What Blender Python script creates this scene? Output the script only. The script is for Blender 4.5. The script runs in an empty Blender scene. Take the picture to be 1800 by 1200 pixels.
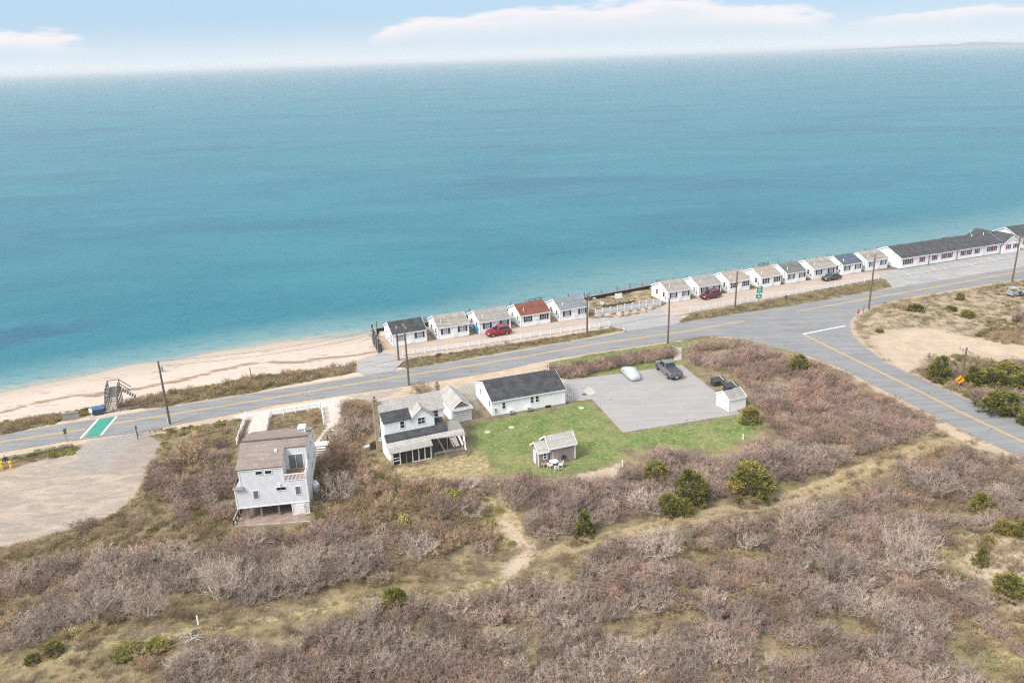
import bpy, bmesh, math, random
import numpy as np
from mathutils import Vector, Matrix, noise as mnoise

random.seed(11)
rng = np.random.default_rng(11)
SC = bpy.context.scene
COL = SC.collection
R = math.radians

# ------------------------------------------------------------------ camera
F_PX, CX, CY = 1400.0, 900.0, 600.0          # the lens, in pixels of the 1800 px wide photograph
CAM_H = 46.0                                 # drone height above the road
ROLL = math.atan(60 / 1800)
PITCH = math.atan(500 * math.cos(ROLL) / F_PX)
FW = Vector((0, math.cos(PITCH), -math.sin(PITCH)))
_r0 = Vector((1, 0, 0)); _u0 = _r0.cross(FW)
RT = math.cos(ROLL) * _r0 - math.sin(ROLL) * _u0
UP = math.sin(ROLL) * _r0 + math.cos(ROLL) * _u0
cam_data = bpy.data.cameras.new('camera')
cam = bpy.data.objects.new('camera', cam_data)
COL.objects.link(cam)
cam.matrix_world = Matrix(((RT.x, UP.x, -FW.x, 0), (RT.y, UP.y, -FW.y, 0), (RT.z, UP.z, -FW.z, CAM_H), (0, 0, 0, 1)))
cam_data.sensor_width = 36.0
cam_data.lens = 36.0 * F_PX / 1800.0
cam_data.clip_start = 0.5
cam_data.clip_end = 90000
SC.camera = cam

# ------------------------------------------------------------------ sky, sun, exposure
TO_SUN = Vector((-0.66, -0.52, 0.92)).normalized()
SUN_EL = math.asin(TO_SUN.z)
SUN_AZ = math.atan2(TO_SUN.x, TO_SUN.y)
world = bpy.data.worlds.new('World'); SC.world = world
world.use_nodes = True
wn = world.node_tree.nodes; wl = world.node_tree.links
wn.clear()
w_out = wn.new('ShaderNodeOutputWorld'); w_bg = wn.new('ShaderNodeBackground')
w_sky = wn.new('ShaderNodeTexSky'); w_sky.sky_type = 'NISHITA'; w_sky.sun_disc = False
w_sky.sun_elevation = SUN_EL; w_sky.sun_rotation = SUN_AZ
w_sky.altitude = 0; w_sky.air_density = 1.0; w_sky.dust_density = 1.2; w_sky.ozone_density = 1.5
w_bg.inputs['Strength'].default_value = 0.11
wl.new(w_bg.outputs[0], w_out.inputs[0])


def wnode(t, **kw):
    n = wn.new(t)
    for k, v in kw.items():
        setattr(n, k, v)
    return n


def wmath(op, a, b=None, clamp=False):
    n = wnode('ShaderNodeMath', operation=op); n.use_clamp = clamp
    for i, x in enumerate((a, b)):
        if x is None: continue
        if isinstance(x, (int, float)): n.inputs[i].default_value = x
        else: wl.new(x, n.inputs[i])
    return n.outputs[0]


def wrange(v, a, b, c=0.0, d=1.0):
    n = wnode('ShaderNodeMapRange', interpolation_type='SMOOTHSTEP')
    wl.new(v, n.inputs[0])
    for i, x in enumerate((a, b, c, d)): n.inputs[1 + i].default_value = x
    return n.outputs[0]


def wmix(f, a, b):
    n = wnode('ShaderNodeMix', data_type='RGBA')
    for s, x in ((n.inputs[0], f), (n.inputs[6], a), (n.inputs[7], b)):
        if isinstance(x, (tuple, list)): s.default_value = (*x, 1)
        elif isinstance(x, (int, float)): s.default_value = x
        else: wl.new(x, s)
    return n.outputs[2]


w_tc = wnode('ShaderNodeTexCoord')
w_sep = wnode('ShaderNodeSeparateXYZ'); wl.new(w_tc.outputs['Generated'], w_sep.inputs[0])
el = w_sep.outputs[2]
# thin high haze veil and hazy horizon, the same all the way round
horizon = wrange(el, -0.01, 0.055, 1.0, 0.0)
sky_blue = wmix(0.75, w_sky.outputs[0], (2.7, 4.0, 5.5))
sky_col = wmix(horizon, sky_blue, (4.9, 5.35, 5.6))
veil = wrange(el, 0.08, 0.45, 0.0, 0.75)
sky_col = wmix(veil, sky_col, (7.4, 7.5, 7.6))
# a low bank of fair-weather cloud round the horizon: crisp lumpy tops, bases lost in haze
w_map = wnode('ShaderNodeMapping'); wl.new(w_tc.outputs['Generated'], w_map.inputs[0])
w_map.inputs['Scale'].default_value = (5.0, 5.0, 22.0)
w_map.inputs['Location'].default_value = (2.6, 0.6, 1.0)
w_nz = wnode('ShaderNodeTexNoise'); wl.new(w_map.outputs[0], w_nz.inputs[0])
w_nz.inputs['Scale'].default_value = 1.0; w_nz.inputs['Detail'].default_value = 8.0; w_nz.inputs['Roughness'].default_value = 0.6
w_map2 = wnode('ShaderNodeMapping'); wl.new(w_tc.outputs['Generated'], w_map2.inputs[0])
w_map2.inputs['Scale'].default_value = (1.7, 1.7, 1.0); w_map2.inputs['Location'].default_value = (5.15, 0.0, 0.0)
w_nz2 = wnode('ShaderNodeTexNoise'); wl.new(w_map2.outputs[0], w_nz2.inputs[0])
w_nz2.inputs['Scale'].default_value = 1.0; w_nz2.inputs['Detail'].default_value = 1.5
bank = wrange(w_nz2.outputs[0], 0.40, 0.60, -0.034, 0.022)
top = wmath('ADD', wmath('ADD', wmath('MULTIPLY', w_nz.outputs[0], 0.095), -0.006), bank)
cloud = wrange(wmath('SUBTRACT', top, el), -0.002, 0.010)
cl_lo = wrange(el, 0.012, 0.034, 0.0, 1.0)
cloud = wmath('MULTIPLY', cloud, cl_lo)
cl_shade = wrange(wmath('SUBTRACT', top, el), 0.002, 0.03, 1.0, 0.0)
cl_col = wmix(cl_shade, (4.7, 5.0, 5.4), (5.9, 5.55, 5.6))
final = wmix(wmath('MULTIPLY', cloud, 0.92), sky_col, cl_col)
wl.new(final, w_bg.inputs['Color'])

sun_d = bpy.data.lights.new('sun', 'SUN'); sun = bpy.data.objects.new('sun', sun_d); COL.objects.link(sun)
sun_d.energy = 2.9; sun_d.angle = R(20); sun_d.color = (1.0, 0.955, 0.90)
sun.rotation_euler = (-TO_SUN).to_track_quat('-Z', 'Y').to_euler()
sun.location = (-60, -30, 120)

SC.view_settings.view_transform = 'Standard'
SC.view_settings.look = 'None'
SC.view_settings.gamma = 1.0
SC.view_settings.use_curve_mapping = False
SC.view_settings.exposure = 0.64
SC.cycles.max_bounces = 6
SC.cycles.diffuse_bounces = 3
SC.cycles.transparent_max_bounces = 6
SC.cycles.use_denoising = False
SC.cycles.filter_width = 1.15
SC.cycles.sample_clamp_indirect = 4.0


# ------------------------------------------------------------------ helpers
def ray(px, py):
    return FW * F_PX + RT * (px - CX) + UP * (CY - py)


def G(px, py, z=0.0):
    """the place on the level z that the photograph shows at this pixel"""
    d = ray(px, py)
    t = (z - CAM_H) / d.z
    return Vector((d.x * t, d.y * t, z))


def height_at(base, py):
    """how high a vertical standing at base must be to reach pixel row py"""
    lo, hi = -6.0, 25.0
    for _ in range(50):
        m = (lo + hi) / 2
        v = Vector((base.x, base.y, m - CAM_H))
        y = CY - F_PX * v.dot(UP) / v.dot(FW)
        if y > py: lo = m
        else: hi = m
    return lo


class Frame:
    """a local frame on the ground: x along a building front, y away from the camera"""
    def __init__(self, a, b):
        self.o = Vector((a.x, a.y, 0)); d = (b - a); d.z = 0
        self.w = d.length; self.d = d.normalized(); self.n = Vector((-self.d.y, self.d.x, 0))
        self.ang = math.atan2(self.d.y, self.d.x)

    def on_y(self, px, py, y=0.0):
        r = ray(px, py); c = Vector((0, 0, CAM_H)) - self.o
        t = (y - c.dot(self.n)) / r.dot(self.n); p = c + r * t
        return p.dot(self.d), p.z

    def on_x(self, px, py, x=0.0):
        r = ray(px, py); c = Vector((0, 0, CAM_H)) - self.o
        t = (x - c.dot(self.d)) / r.dot(self.d); p = c + r * t
        return p.dot(self.n), p.z

    def on_z(self, px, py, z=0.0):
        p = G(px, py, z) - self.o
        return p.dot(self.d), p.dot(self.n)


class MB:
    """collects faces; build() links them as ONE mesh object"""
    def __init__(self):
        self.v = []; self.f = []; self.mi = []

    def add(self, verts, faces, mi=0):
        o = len(self.v)
        self.v += [tuple(x) for x in verts]
        self.f += [tuple(i + o for i in f) for f in faces]
        self.mi += [mi] * len(faces)
        return self

    def box(self, x0, x1, y0, y1, z0, z1, mi=0):
        v = [(x0, y0, z0), (x1, y0, z0), (x1, y1, z0), (x0, y1, z0), (x0, y0, z1), (x1, y0, z1), (x1, y1, z1), (x0, y1, z1)]
        return self.add(v, [(0, 3, 2, 1), (4, 5, 6, 7), (0, 1, 5, 4), (1, 2, 6, 5), (2, 3, 7, 6), (3, 0, 4, 7)], mi)

    def bar(self, p, q, w, h, mi=0, up=(0, 0, 1)):
        p = Vector(p); q = Vector(q); d = (q - p).normalized(); u = Vector(up)
        s = d.cross(u)
        if s.length < 1e-4: s = d.cross(Vector((0, 1, 0)))
        s.normalize(); u = s.cross(d)
        c = [(-1, -1), (1, -1), (1, 1), (-1, 1)]
        v = [p + s * (a * w / 2) + u * (b * h / 2) for a, b in c] + [q + s * (a * w / 2) + u * (b * h / 2) for a, b in c]
        return self.add(v, [(0, 1, 2, 3), (7, 6, 5, 4), (0, 4, 5, 1), (1, 5, 6, 2), (2, 6, 7, 3), (3, 7, 4, 0)], mi)

    def tube(self, pts, rad, n=8, mi=0, cap=True):
        pts = [Vector(p) for p in pts]
        if not isinstance(rad, (list, tuple)): rad = [rad] * len(pts)
        o = []
        for i, p in enumerate(pts):
            d = (pts[min(i + 1, len(pts) - 1)] - pts[max(i - 1, 0)]).normalized()
            a = Vector((0, 0, 1)) if abs(d.z) < 0.9 else Vector((1, 0, 0))
            s = d.cross(a).normalized(); u = s.cross(d)
            o += [p + (s * math.cos(2 * math.pi * k / n) + u * math.sin(2 * math.pi * k / n)) * rad[i] for k in range(n)]
        f = []
        for i in range(len(pts) - 1):
            for k in range(n):
                f.append((i * n + k, i * n + (k + 1) % n, (i + 1) * n + (k + 1) % n, (i + 1) * n + k))
        if cap:
            f.append(tuple(range(n - 1, -1, -1))); f.append(tuple((len(pts) - 1) * n + k for k in range(n)))
        return self.add(o, f, mi)

    def prism(self, poly, axis, a, b, mi=0):
        """polygon in the plane across `axis`, drawn out from a to b"""
        def P3(u, v, w):
            return {'x': (w, u, v), 'y': (u, w, v), 'z': (u, v, w)}[axis]
        n = len(poly)
        v = [P3(u, w, a) for u, w in poly] + [P3(u, w, b) for u, w in poly]
        f = [tuple(range(n - 1, -1, -1)), tuple(range(n, 2 * n))] + [(i, (i + 1) % n, n + (i + 1) % n, n + i) for i in range(n)]
        return self.add(v, f, mi)

    def slab(self, a, b, c, d, t, mi=0):
        """a flat board on the four corners a b c d with thickness t downwards"""
        q = [Vector(x) for x in (a, b, c, d)]
        nrm = (q[1] - q[0]).cross(q[2] - q[0]).normalized()
        if nrm.z < 0: nrm = -nrm
        v = q + [x - nrm * t for x in q]
        return self.add(v, [(0, 1, 2, 3), (7, 6, 5, 4), (0, 4, 5, 1), (1, 5, 6, 2), (2, 6, 7, 3), (3, 7, 4, 0)], mi)

    def mesh(self, name, mats, smooth=False):
        me = bpy.data.meshes.new(name)
        me.from_pydata(self.v, [], self.f)
        for m in (mats if isinstance(mats, (list, tuple)) else [mats]): me.materials.append(m)
        if any(self.mi): me.polygons.foreach_set('material_index', self.mi)
        bm = bmesh.new(); bm.from_mesh(me); bmesh.ops.recalc_face_normals(bm, faces=bm.faces); bm.to_mesh(me); bm.free()
        if smooth: me.polygons.foreach_set('use_smooth', [True] * len(me.polygons))
        me.update()
        return me

    def build(self, name, mats, parent=None, smooth=False, loc=None, rz=None):
        return link(name, self.mesh(name, mats, smooth), parent, loc, rz)


def link(name, mesh, parent=None, loc=None, rz=None, scale=None):
    o = bpy.data.objects.new(name, mesh); COL.objects.link(o)
    if parent is not None: o.parent = parent
    if loc is not None: o.location = loc
    if rz is not None: o.rotation_euler = (0, 0, rz)
    if scale is not None: o.scale = scale
    return o


def tag(o, label, cat=None, group=None, kind=None):
    if label: o['label'] = label
    if cat: o['category'] = cat
    if group: o['group'] = group
    if kind: o['kind'] = kind
    return o


def thing(name, label, cat, loc=(0, 0, 0), rz=0.0, group=None):
    return tag(link(name, None, None, loc, rz), label, cat, group)


def copy_tree(o, parent=None):
    c = o.copy(); COL.objects.link(c)
    if parent is not None: c.parent = parent
    for ch in list(o.children): copy_tree(ch, c)
    return c


# ------------------------------------------------------------------ materials
MATS = {}


def mat(name, col, rough=0.75, vary=0.10, scale=1.5, col2=None, mixs=0.45, bump=0.0, bscale=20.0, metal=0.0, spec=0.4, stretch=None, detail=5.0, coat=0.0):
    """a surface with an uneven base colour: large stains, fine speckle and fine relief"""
    if name in MATS: return MATS[name]
    m = bpy.data.materials.new(name); MATS[name] = m
    m.use_nodes = True
    nt = m.node_tree; N = nt.nodes; L = nt.links
    b = N['Principled BSDF']
    b.inputs['Roughness'].default_value = rough; b.inputs['Metallic'].default_value = metal
    b.inputs['Specular IOR Level'].default_value = spec
    b.inputs['Coat Weight'].default_value = coat
    tc = N.new('ShaderNodeTexCoord'); mp = N.new('ShaderNodeMapping')
    L.new(tc.outputs['Object'], mp.inputs[0])
    if stretch: mp.inputs['Scale'].default_value = stretch
    n1 = N.new('ShaderNodeTexNoise'); L.new(mp.outputs[0], n1.inputs[0])
    n1.inputs['Scale'].default_value = scale; n1.inputs['Detail'].default_value = detail; n1.inputs['Roughness'].default_value = 0.65
    n2 = N.new('ShaderNodeTexNoise'); L.new(mp.outputs[0], n2.inputs[0])
    n2.inputs['Scale'].default_value = scale * 9; n2.inputs['Detail'].default_value = 3
    c2 = col2 or tuple(c * 0.6 for c in col)
    mr = N.new('ShaderNodeMapRange'); mr.interpolation_type = 'SMOOTHSTEP'
    L.new(n1.outputs[0], mr.inputs[0]); mr.inputs[1].default_value = mixs - 0.06; mr.inputs[2].default_value = mixs + 0.22
    mr.inputs[3].default_value = 1.0 if col2 else vary * 4; mr.inputs[4].default_value = 0.0
    mx = N.new('ShaderNodeMix'); mx.data_type = 'RGBA'
    L.new(mr.outputs[0], mx.inputs[0]); mx.inputs[6].default_value = (*col, 1); mx.inputs[7].default_value = (*c2, 1)
    hs = N.new('ShaderNodeHueSaturation'); L.new(mx.outputs[2], hs.inputs['Color'])
    mv = N.new('ShaderNodeMapRange'); L.new(n2.outputs[0], mv.inputs[0])
    mv.inputs[1].default_value = 0.25; mv.inputs[2].default_value = 0.75
    mv.inputs[3].default_value = 1 - vary * 1.6; mv.inputs[4].default_value = 1 + vary * 1.6
    L.new(mv.outputs[0], hs.inputs['Value'])
    L.new(hs.outputs[0], b.inputs['Base Color'])
    if bump:
        n3 = N.new('ShaderNodeTexNoise'); L.new(mp.outputs[0], n3.inputs[0]); n3.inputs['Scale'].default_value = bscale; n3.inputs['Detail'].default_value = 4
        bp = N.new('ShaderNodeBump'); bp.inputs['Strength'].default_value = bump; bp.inputs['Distance'].default_value = 0.05
        L.new(n3.outputs[0], bp.inputs['Height']); L.new(bp.outputs[0], b.inputs['Normal'])
    return m


def siding(name, col, pitch=0.13, rough=0.55):
    """painted clapboards: fine horizontal laps and a little dirt"""
    if name in MATS: return MATS[name]
    m = mat(name, col, rough, 0.05, 0.8)
    nt = m.node_tree; N = nt.nodes; L = nt.links; b = N['Principled BSDF']
    tc = N.new('ShaderNodeTexCoord'); sp = N.new('ShaderNodeSeparateXYZ'); L.new(tc.outputs['Object'], sp.inputs[0])
    dv = N.new('ShaderNodeMath'); dv.operation = 'DIVIDE'; L.new(sp.outputs[2], dv.inputs[0]); dv.inputs[1].default_value = pitch
    fr = N.new('ShaderNodeMath'); fr.operation = 'FRACT'; L.new(dv.outputs[0], fr.inputs[0])
    bp = N.new('ShaderNodeBump'); bp.inputs['Strength'].default_value = 0.6; bp.inputs['Distance'].default_value = 0.02; bp.invert = True
    L.new(fr.outputs[0], bp.inputs['Height']); L.new(bp.outputs[0], b.inputs['Normal'])
    return m


def shingle(name, col, col2):
    """asphalt shingles: courses of tabs that differ a little in tone"""
    if name in MATS: return MATS[name]
    m = mat(name, col, 0.9, 0.16, 0.9, col2=col2, mixs=0.42, spec=0.2)
    nt = m.node_tree; N = nt.nodes; L = nt.links; b = N['Principled BSDF']
    uv = N.new('ShaderNodeTexCoord'); br = N.new('ShaderNodeTexBrick')
    mp = N.new('ShaderNodeMapping'); L.new(uv.outputs['Object'], mp.inputs[0]); mp.inputs['Rotation'].default_value = (R(62), 0, 0)
    L.new(mp.outputs[0], br.inputs[0]); br.inputs['Scale'].default_value = 1.0
    br.inputs['Brick Width'].default_value = 0.33; br.inputs['Row Height'].default_value = 0.15; br.inputs['Mortar Size'].default_value = 0.012
    br.inputs['Color1'].default_value = (0.86, 0.86, 0.86, 1); br.inputs['Color2'].default_value = (1.1, 1.08, 1.06, 1); br.inputs['Mortar'].default_value = (0.6, 0.6, 0.6, 1)
    src = b.inputs['Base Color'].links[0].from_socket
    mu = N.new('ShaderNodeMix'); mu.data_type = 'RGBA'; mu.blend_type = 'MULTIPLY'; mu.inputs[0].default_value = 0.45
    L.new(src, mu.inputs[6]); L.new(br.outputs[0], mu.inputs[7]); L.new(mu.outputs[2], b.inputs['Base Color'])
    return m


def plain(name, col, rough=0.5, metal=0.0, spec=0.5, coat=0.0, vary=0.04):
    return mat(name, col, rough, vary, 3.0, metal=metal, spec=spec, coat=coat)


WHITE = siding('white_clapboard', (0.87, 0.87, 0.875))
TRIM = plain('white_trim', (0.82, 0.82, 0.82), 0.5)
VINYL = plain('white_vinyl', (0.83, 0.83, 0.83), 0.45)
GLASS = plain('window_glass', (0.03, 0.035, 0.04), 0.1, spec=0.35)
CURTAIN = plain('curtained_glass', (0.26, 0.27, 0.29), 0.2, spec=0.7)
NAVY = plain('navy_paint', (0.022, 0.03, 0.062), 0.5)
MAROON = plain('maroon_paint', (0.26, 0.04, 0.06), 0.5)
WOOD_GREY = mat('weathered_wood', (0.27, 0.24, 0.21), 0.85, 0.14, 2.0, stretch=(1, 1, 0.3))
WOOD_DARK = mat('creosoted_timber', (0.055, 0.048, 0.045), 0.85, 0.2, 2.0)
WOOD_BROWN = mat('brown_wood', (0.19, 0.125, 0.085), 0.8, 0.15, 2.0)
WOOD_NEW = mat('new_deck_wood', (0.36, 0.17, 0.085), 0.7, 0.1, 2.0)
POLE_WOOD = mat('pole_wood', (0.17, 0.13, 0.105), 0.85, 0.16, 2.0, stretch=(3, 3, 0.3))
GALV = plain('galvanised_steel', (0.36, 0.37, 0.38), 0.45, 0.6)
BLACK = plain('black_rubber', (0.018, 0.018, 0.019), 0.8)
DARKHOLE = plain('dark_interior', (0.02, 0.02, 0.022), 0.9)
YELLOWP = mat('yellow_line_paint', (0.56, 0.36, 0.085), 0.7, 0.16, 1.2, col2=(0.42, 0.31, 0.17), mixs=0.36)
WHITEP = mat('white_line_paint', (0.68, 0.68, 0.66), 0.7, 0.12, 1.2)
WHITEP_OLD = mat('worn_white_paint', (0.56, 0.55, 0.52), 0.8, 0.2, 1.5, col2=(0.36, 0.35, 0.33), mixs=0.40)
GREENP = mat('green_crossing_paint', (0.022, 0.225, 0.160), 0.7, 0.14, 1.0, col2=(0.045, 0.26, 0.19))
HAZE = 1.3e-4
K = CAM_H / 42.0
# ------------------------------------------------------------------ lie of the land
AX = R(21.0)
US = Vector((math.cos(AX), math.sin(AX), 0)); VN = Vector((-math.sin(AX), math.cos(AX), 0))
SEA_Z = -2.5


def sn(p):
    return (p[0] * US.x + p[1] * US.y, p[0] * VN.x + p[1] * VN.y)


def xy(s, n, z=0.0):
    return Vector((US.x * s + VN.x * n, US.y * s + VN.y * n, z))


def poly_px(pts, z=0.0):
    return [G(x, y, z) for x, y in pts]


road_up_px = [(0, 765), (100, 747), (172, 736), (205, 731), (285, 717), (450, 691), (620, 664), (720, 648), (848, 628), (940, 612), (969, 606), (1058, 591), (1102, 582), (1182, 570), (1280, 554), (1390, 538), (1500, 519), (1570, 506), (1690, 487), (1800, 468)]
road_lo_px = [(0, 795), (115, 775), (225, 762), (295, 749), (425, 724), (473, 713), (604, 694), (688, 682), (781, 668), (877, 652), (960, 633), (1040, 620), (1173, 601), (1236, 591), (1275, 591), (1312, 597), (1350, 607), (1406, 620), (1480, 647), (1545, 681), (1621, 720), (1675, 748), (1800, 806)]
road_side_px = [(1800, 742), (1697, 701), (1610, 662), (1556, 636), (1512, 603), (1498, 588), (1493, 576), (1495, 563), (1506, 550), (1524, 541), (1536, 536), (1590, 523), (1700, 505), (1800, 488)]


def extend(p, q, d):
    v = (q - p).normalized()
    return q + v * d


up = poly_px(road_up_px); lo = poly_px(road_lo_px); side = poly_px(road_side_px)
up_l = extend(up[1], up[0], 90); lo_l = extend(lo[1], lo[0], 90)
up_r = extend(up[-2], up[-1], 160); sd_r = extend(side[-2], side[-1], 160)
lo_e = extend(lo[-3], lo[-1], 110); sd_s = extend(side[1], side[0], 110)
ROAD_POLY = [up_l] + up + [up_r, sd_r] + side[::-1] + [sd_s, lo_e] + lo[::-1] + [lo_l]

# the waterline on the beach, then the timber bulkhead behind the cottages
shore_px = [(0, 687), (150, 658), (300, 635), (450, 607), (560, 592), (655, 583)]
shore = [G(x, y, SEA_Z) for x, y in shore_px]
shore_sn = [sn(p) for p in shore]
bulk_px = [(662, 582), (684, 579), (753, 571), (828, 558), (898, 547), (975, 535), (1035, 526), (1158, 503), (1462, 459), (1690, 425), (1800, 408)]
bulk = [G(x, y, 0) for x, y in bulk_px]
bulk.append(extend(bulk[-2], bulk[-1], 220))
bulk_sn = [sn(p) for p in bulk]
S_GROYNE = bulk_sn[0][0]
road_edge_sn = [sn(p) for p in [up_l] + up[:12]]
sx = np.array([-600, -250] + [a for a, b in shore_sn]); sy = np.array([shore_sn[0][1] - 22, shore_sn[0][1] - 8] + [b for a, b in shore_sn])
bx = np.array([a for a, b in bulk_sn] + [900.0]); by = np.array([b for a, b in bulk_sn] + [bulk_sn[-1][1] + 10])
rx = np.array([-600.0] + [a for a, b in road_edge_sn]); ry = np.array([road_edge_sn[0][1] - 60] + [b for a, b in road_edge_sn])


def shore_n(s):
    return np.where(s < S_GROYNE, np.interp(s, sx, sy), np.interp(s, bx, by))


def inside(poly, X, Y):
    c = np.zeros(X.shape, bool); n = len(poly)
    for i in range(n):
        x0, y0 = poly[i][0], poly[i][1]; x1, y1 = poly[(i + 1) % n][0], poly[(i + 1) % n][1]
        if y0 == y1: continue
        hit = ((y0 > Y) != (y1 > Y)) & (X < (x1 - x0) * (Y - y0) / (y1 - y0) + x0)
        c ^= hit
    return c


def seg_dist(poly, X, Y, closed=True):
    d = np.full(X.shape, 1e9); n = len(poly)
    for i in range(n if closed else n - 1):
        a = poly[i]; b = poly[(i + 1) % n]
        vx, vy = b[0] - a[0], b[1] - a[1]; L2 = vx * vx + vy * vy + 1e-9
        t = np.clip(((X - a[0]) * vx + (Y - a[1]) * vy) / L2, 0, 1)
        d = np.minimum(d, np.hypot(X - a[0] - t * vx, Y - a[1] - t * vy))
    return d


def soft(poly, X, Y, w=1.0):
    """1 well inside the outline, 0 well outside, 0.5 on it"""
    d = seg_dist(poly, X, Y); d = np.where(inside(poly, X, Y), d, -d)
    return np.clip(0.5 + d / (2 * w), 0, 1)


# open ground of different kinds, outlined where the photograph shows them
Z = {
 'lot': [(-60, 845), (0, 828), (140, 788), (150, 782), (215, 762), (250, 757), (285, 778), (268, 815), (240, 870), (200, 905), (90, 938), (0, 962), (-80, 985)],
 'shell_l': [(420, 786), (443, 735), (447, 730), (474, 727), (466, 760), (455, 790)],
 'shell_t': [(405, 733), (425, 727), (604, 696), (628, 701), (600, 709), (566, 713), (476, 729), (440, 737)],
 'shell_r': [(564, 712), (600, 706), (601, 745), (579, 751), (571, 744)],
 'pad': [(610, 697), (690, 681), (781, 668), (877, 652), (962, 634), (975, 655), (1000, 664), (1000, 690), (850, 700), (840, 690), (780, 692), (745, 715), (660, 705), (640, 703)],
 'lawn': [(826, 745), (870, 738), (1000, 713), (1032, 704), (1095, 762), (1300, 729), (1350, 738), (1328, 764), (1262, 790), (1180, 782), (1100, 792), (1062, 822), (1010, 832), (930, 842), (880, 832), (850, 802), (830, 780)],
 'lawn_n': [(962, 638), (1040, 622), (1173, 603), (1236, 593), (1310, 599), (1400, 622), (1500, 665), (1490, 668), (1390, 628), (1300, 610), (1225, 608), (1200, 622), (1206, 640), (1260, 690), (1250, 690), (1197, 643), (1000, 667), (978, 656)],
 'yard': [(640, 790), (690, 822), (760, 812), (830, 790), (850, 820), (840, 850), (760, 850), (690, 850), (640, 830)],
 'sand_e': [(1497, 590), (1494, 565), (1515, 546), (1590, 526), (1700, 508), (1860, 480), (1860, 640), (1740, 632), (1640, 632), (1600, 668), (1556, 638)],
 'sand_e2': [(1516, 590), (1560, 578), (1640, 574), (1720, 588), (1860, 592), (1860, 628), (1740, 630), (1640, 634), (1600, 666), (1556, 640)],
 'verge_s': [(1616, 722), (1680, 754), (1860, 838), (1860, 866), (1760, 818), (1690, 778), (1640, 748)],
 'sand_se': [(1690, 965), (1740, 945), (1830, 925), (1850, 1080), (1780, 1075), (1730, 1040), (1695, 1000)],
 'straw_se': [(1640, 960), (1690, 940), (1760, 920), (1900, 900), (1900, 1260), (1800, 1220), (1740, 1120), (1690, 1060)],
 'track_sand': [(866, 908), (892, 898), (935, 935), (955, 962), (925, 1000), (885, 1012), (875, 985), (900, 960)],
 'bare_patch': [(1040, 825), (1098, 808), (1090, 835), (1040, 848), (985, 850), (1000, 838)],
 'cottage_verge_a': [(686, 642), (720, 627), (900, 600), (1080, 574), (1102, 580), (1000, 600), (840, 628), (720, 648)],
 'cottage_verge_b': [(1190, 564), (1215, 551), (1545, 490), (1572, 503), (1400, 536), (1200, 567)],
 'yard_a': [(640, 600), (690, 570), (1035, 524), (1160, 500), (1180, 530), (1046, 560), (700, 620), (672, 618)],
 'pav_a': [(131, 806), (150, 776), (225, 763), (262, 757), (232, 778), (205, 800), (180, 822), (135, 826)],
 'pav_b': [(618, 698), (690, 682), (725, 678), (700, 690), (672, 702), (640, 705)],
 'pav_c': [(790, 684), (845, 669), (930, 654), (920, 664), (846, 678), (838, 700), (852, 722), (830, 724), (818, 697)],
 'dune_a': [(-40, 742), (0, 728), (120, 712), (178, 706), (182, 722), (120, 737), (0, 766), (-40, 775)],
 'dune_b': [(205, 718), (225, 695), (300, 676), (420, 655), (520, 643), (622, 632), (628, 652), (450, 688), (285, 716)],
}
ZW = {k: poly_px(v) for k, v in Z.items()}
tracks = {
 'track': [(1760, 790), (1680, 775), (1560, 815), (1400, 866), (1200, 921), (1060, 948), (940, 968), (880, 1010), (800, 1035), (640, 1050), (540, 1080), (420, 1100), (240, 1135), (100, 1165), (-40, 1185)],
}
TW = {k: poly_px(v) for k, v in tracks.items()}
FLAT_PX = [[(400, 690), (640, 690), (1000, 600), (1240, 590), (1370, 740), (1180, 800), (1060, 850), (860, 860), (690, 830), (560, 790), (560, 940), (390, 940)], Z['lot']]
FLAT = [poly_px(p) for p in FLAT_PX]

_ng = rng.random((64, 64))


def vnoise(X, Y, sc):
    x = X / sc; y = Y / sc
    i = np.floor(x).astype(int); j = np.floor(y).astype(int); fx = x - i; fy = y - j
    fx = fx * fx * (3 - 2 * fx); fy = fy * fy * (3 - 2 * fy)
    a = _ng[i % 64, j % 64]; b = _ng[(i + 1) % 64, j % 64]; c = _ng[i % 64, (j + 1) % 64]; d = _ng[(i + 1) % 64, (j + 1) % 64]
    return (a * (1 - fx) + b * fx) * (1 - fy) + (c * (1 - fx) + d * fx) * fy


def ground_z(X, Y):
    X = np.asarray(X, float); Y = np.asarray(Y, float)
    S = X * US.x + Y * US.y; N = X * VN.x + Y * VN.y
    ns = shore_n(S); d = ns - N                                  # + is land
    nr = np.interp(S, rx, ry); w = np.maximum(ns - nr, 4.0)
    t = np.clip(d / w, 0, 1)
    prof = np.interp(t, [0, 0.35, 0.62, 0.80, 0.93, 1.0], [SEA_Z, -1.75, -1.35, -0.75, -0.12, -0.01])
    beach = np.where(d > 0, prof, SEA_Z + np.clip(d, -30, 0) * 0.10)
    z = np.where((S < S_GROYNE), beach, np.where(d > 0.15, 0.0, -5.0))
    wild = np.ones(X.shape)
    for p in FLAT: wild *= 1 - soft(p, X, Y, 4.0)
    wild *= np.clip((seg_dist(ROAD_POLY, X, Y) - 2.0) / 6.0, 0, 1) * (~inside(ROAD_POLY, X, Y))
    wild *= np.where(N > nr - 1, 0.25, 1.0) * np.where((S > S_GROYNE) & (N > nr - 1), 0.0, 1.0)
    hills = (vnoise(X, Y, 17.0) - 0.5) * 1.5 + (vnoise(X, Y, 6.0) - 0.5) * 0.5
    return z - 0.012 + hills * wild


def gz(p):
    return float(ground_z(np.array([p[0]]), np.array([p[1]]))[0])


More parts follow.
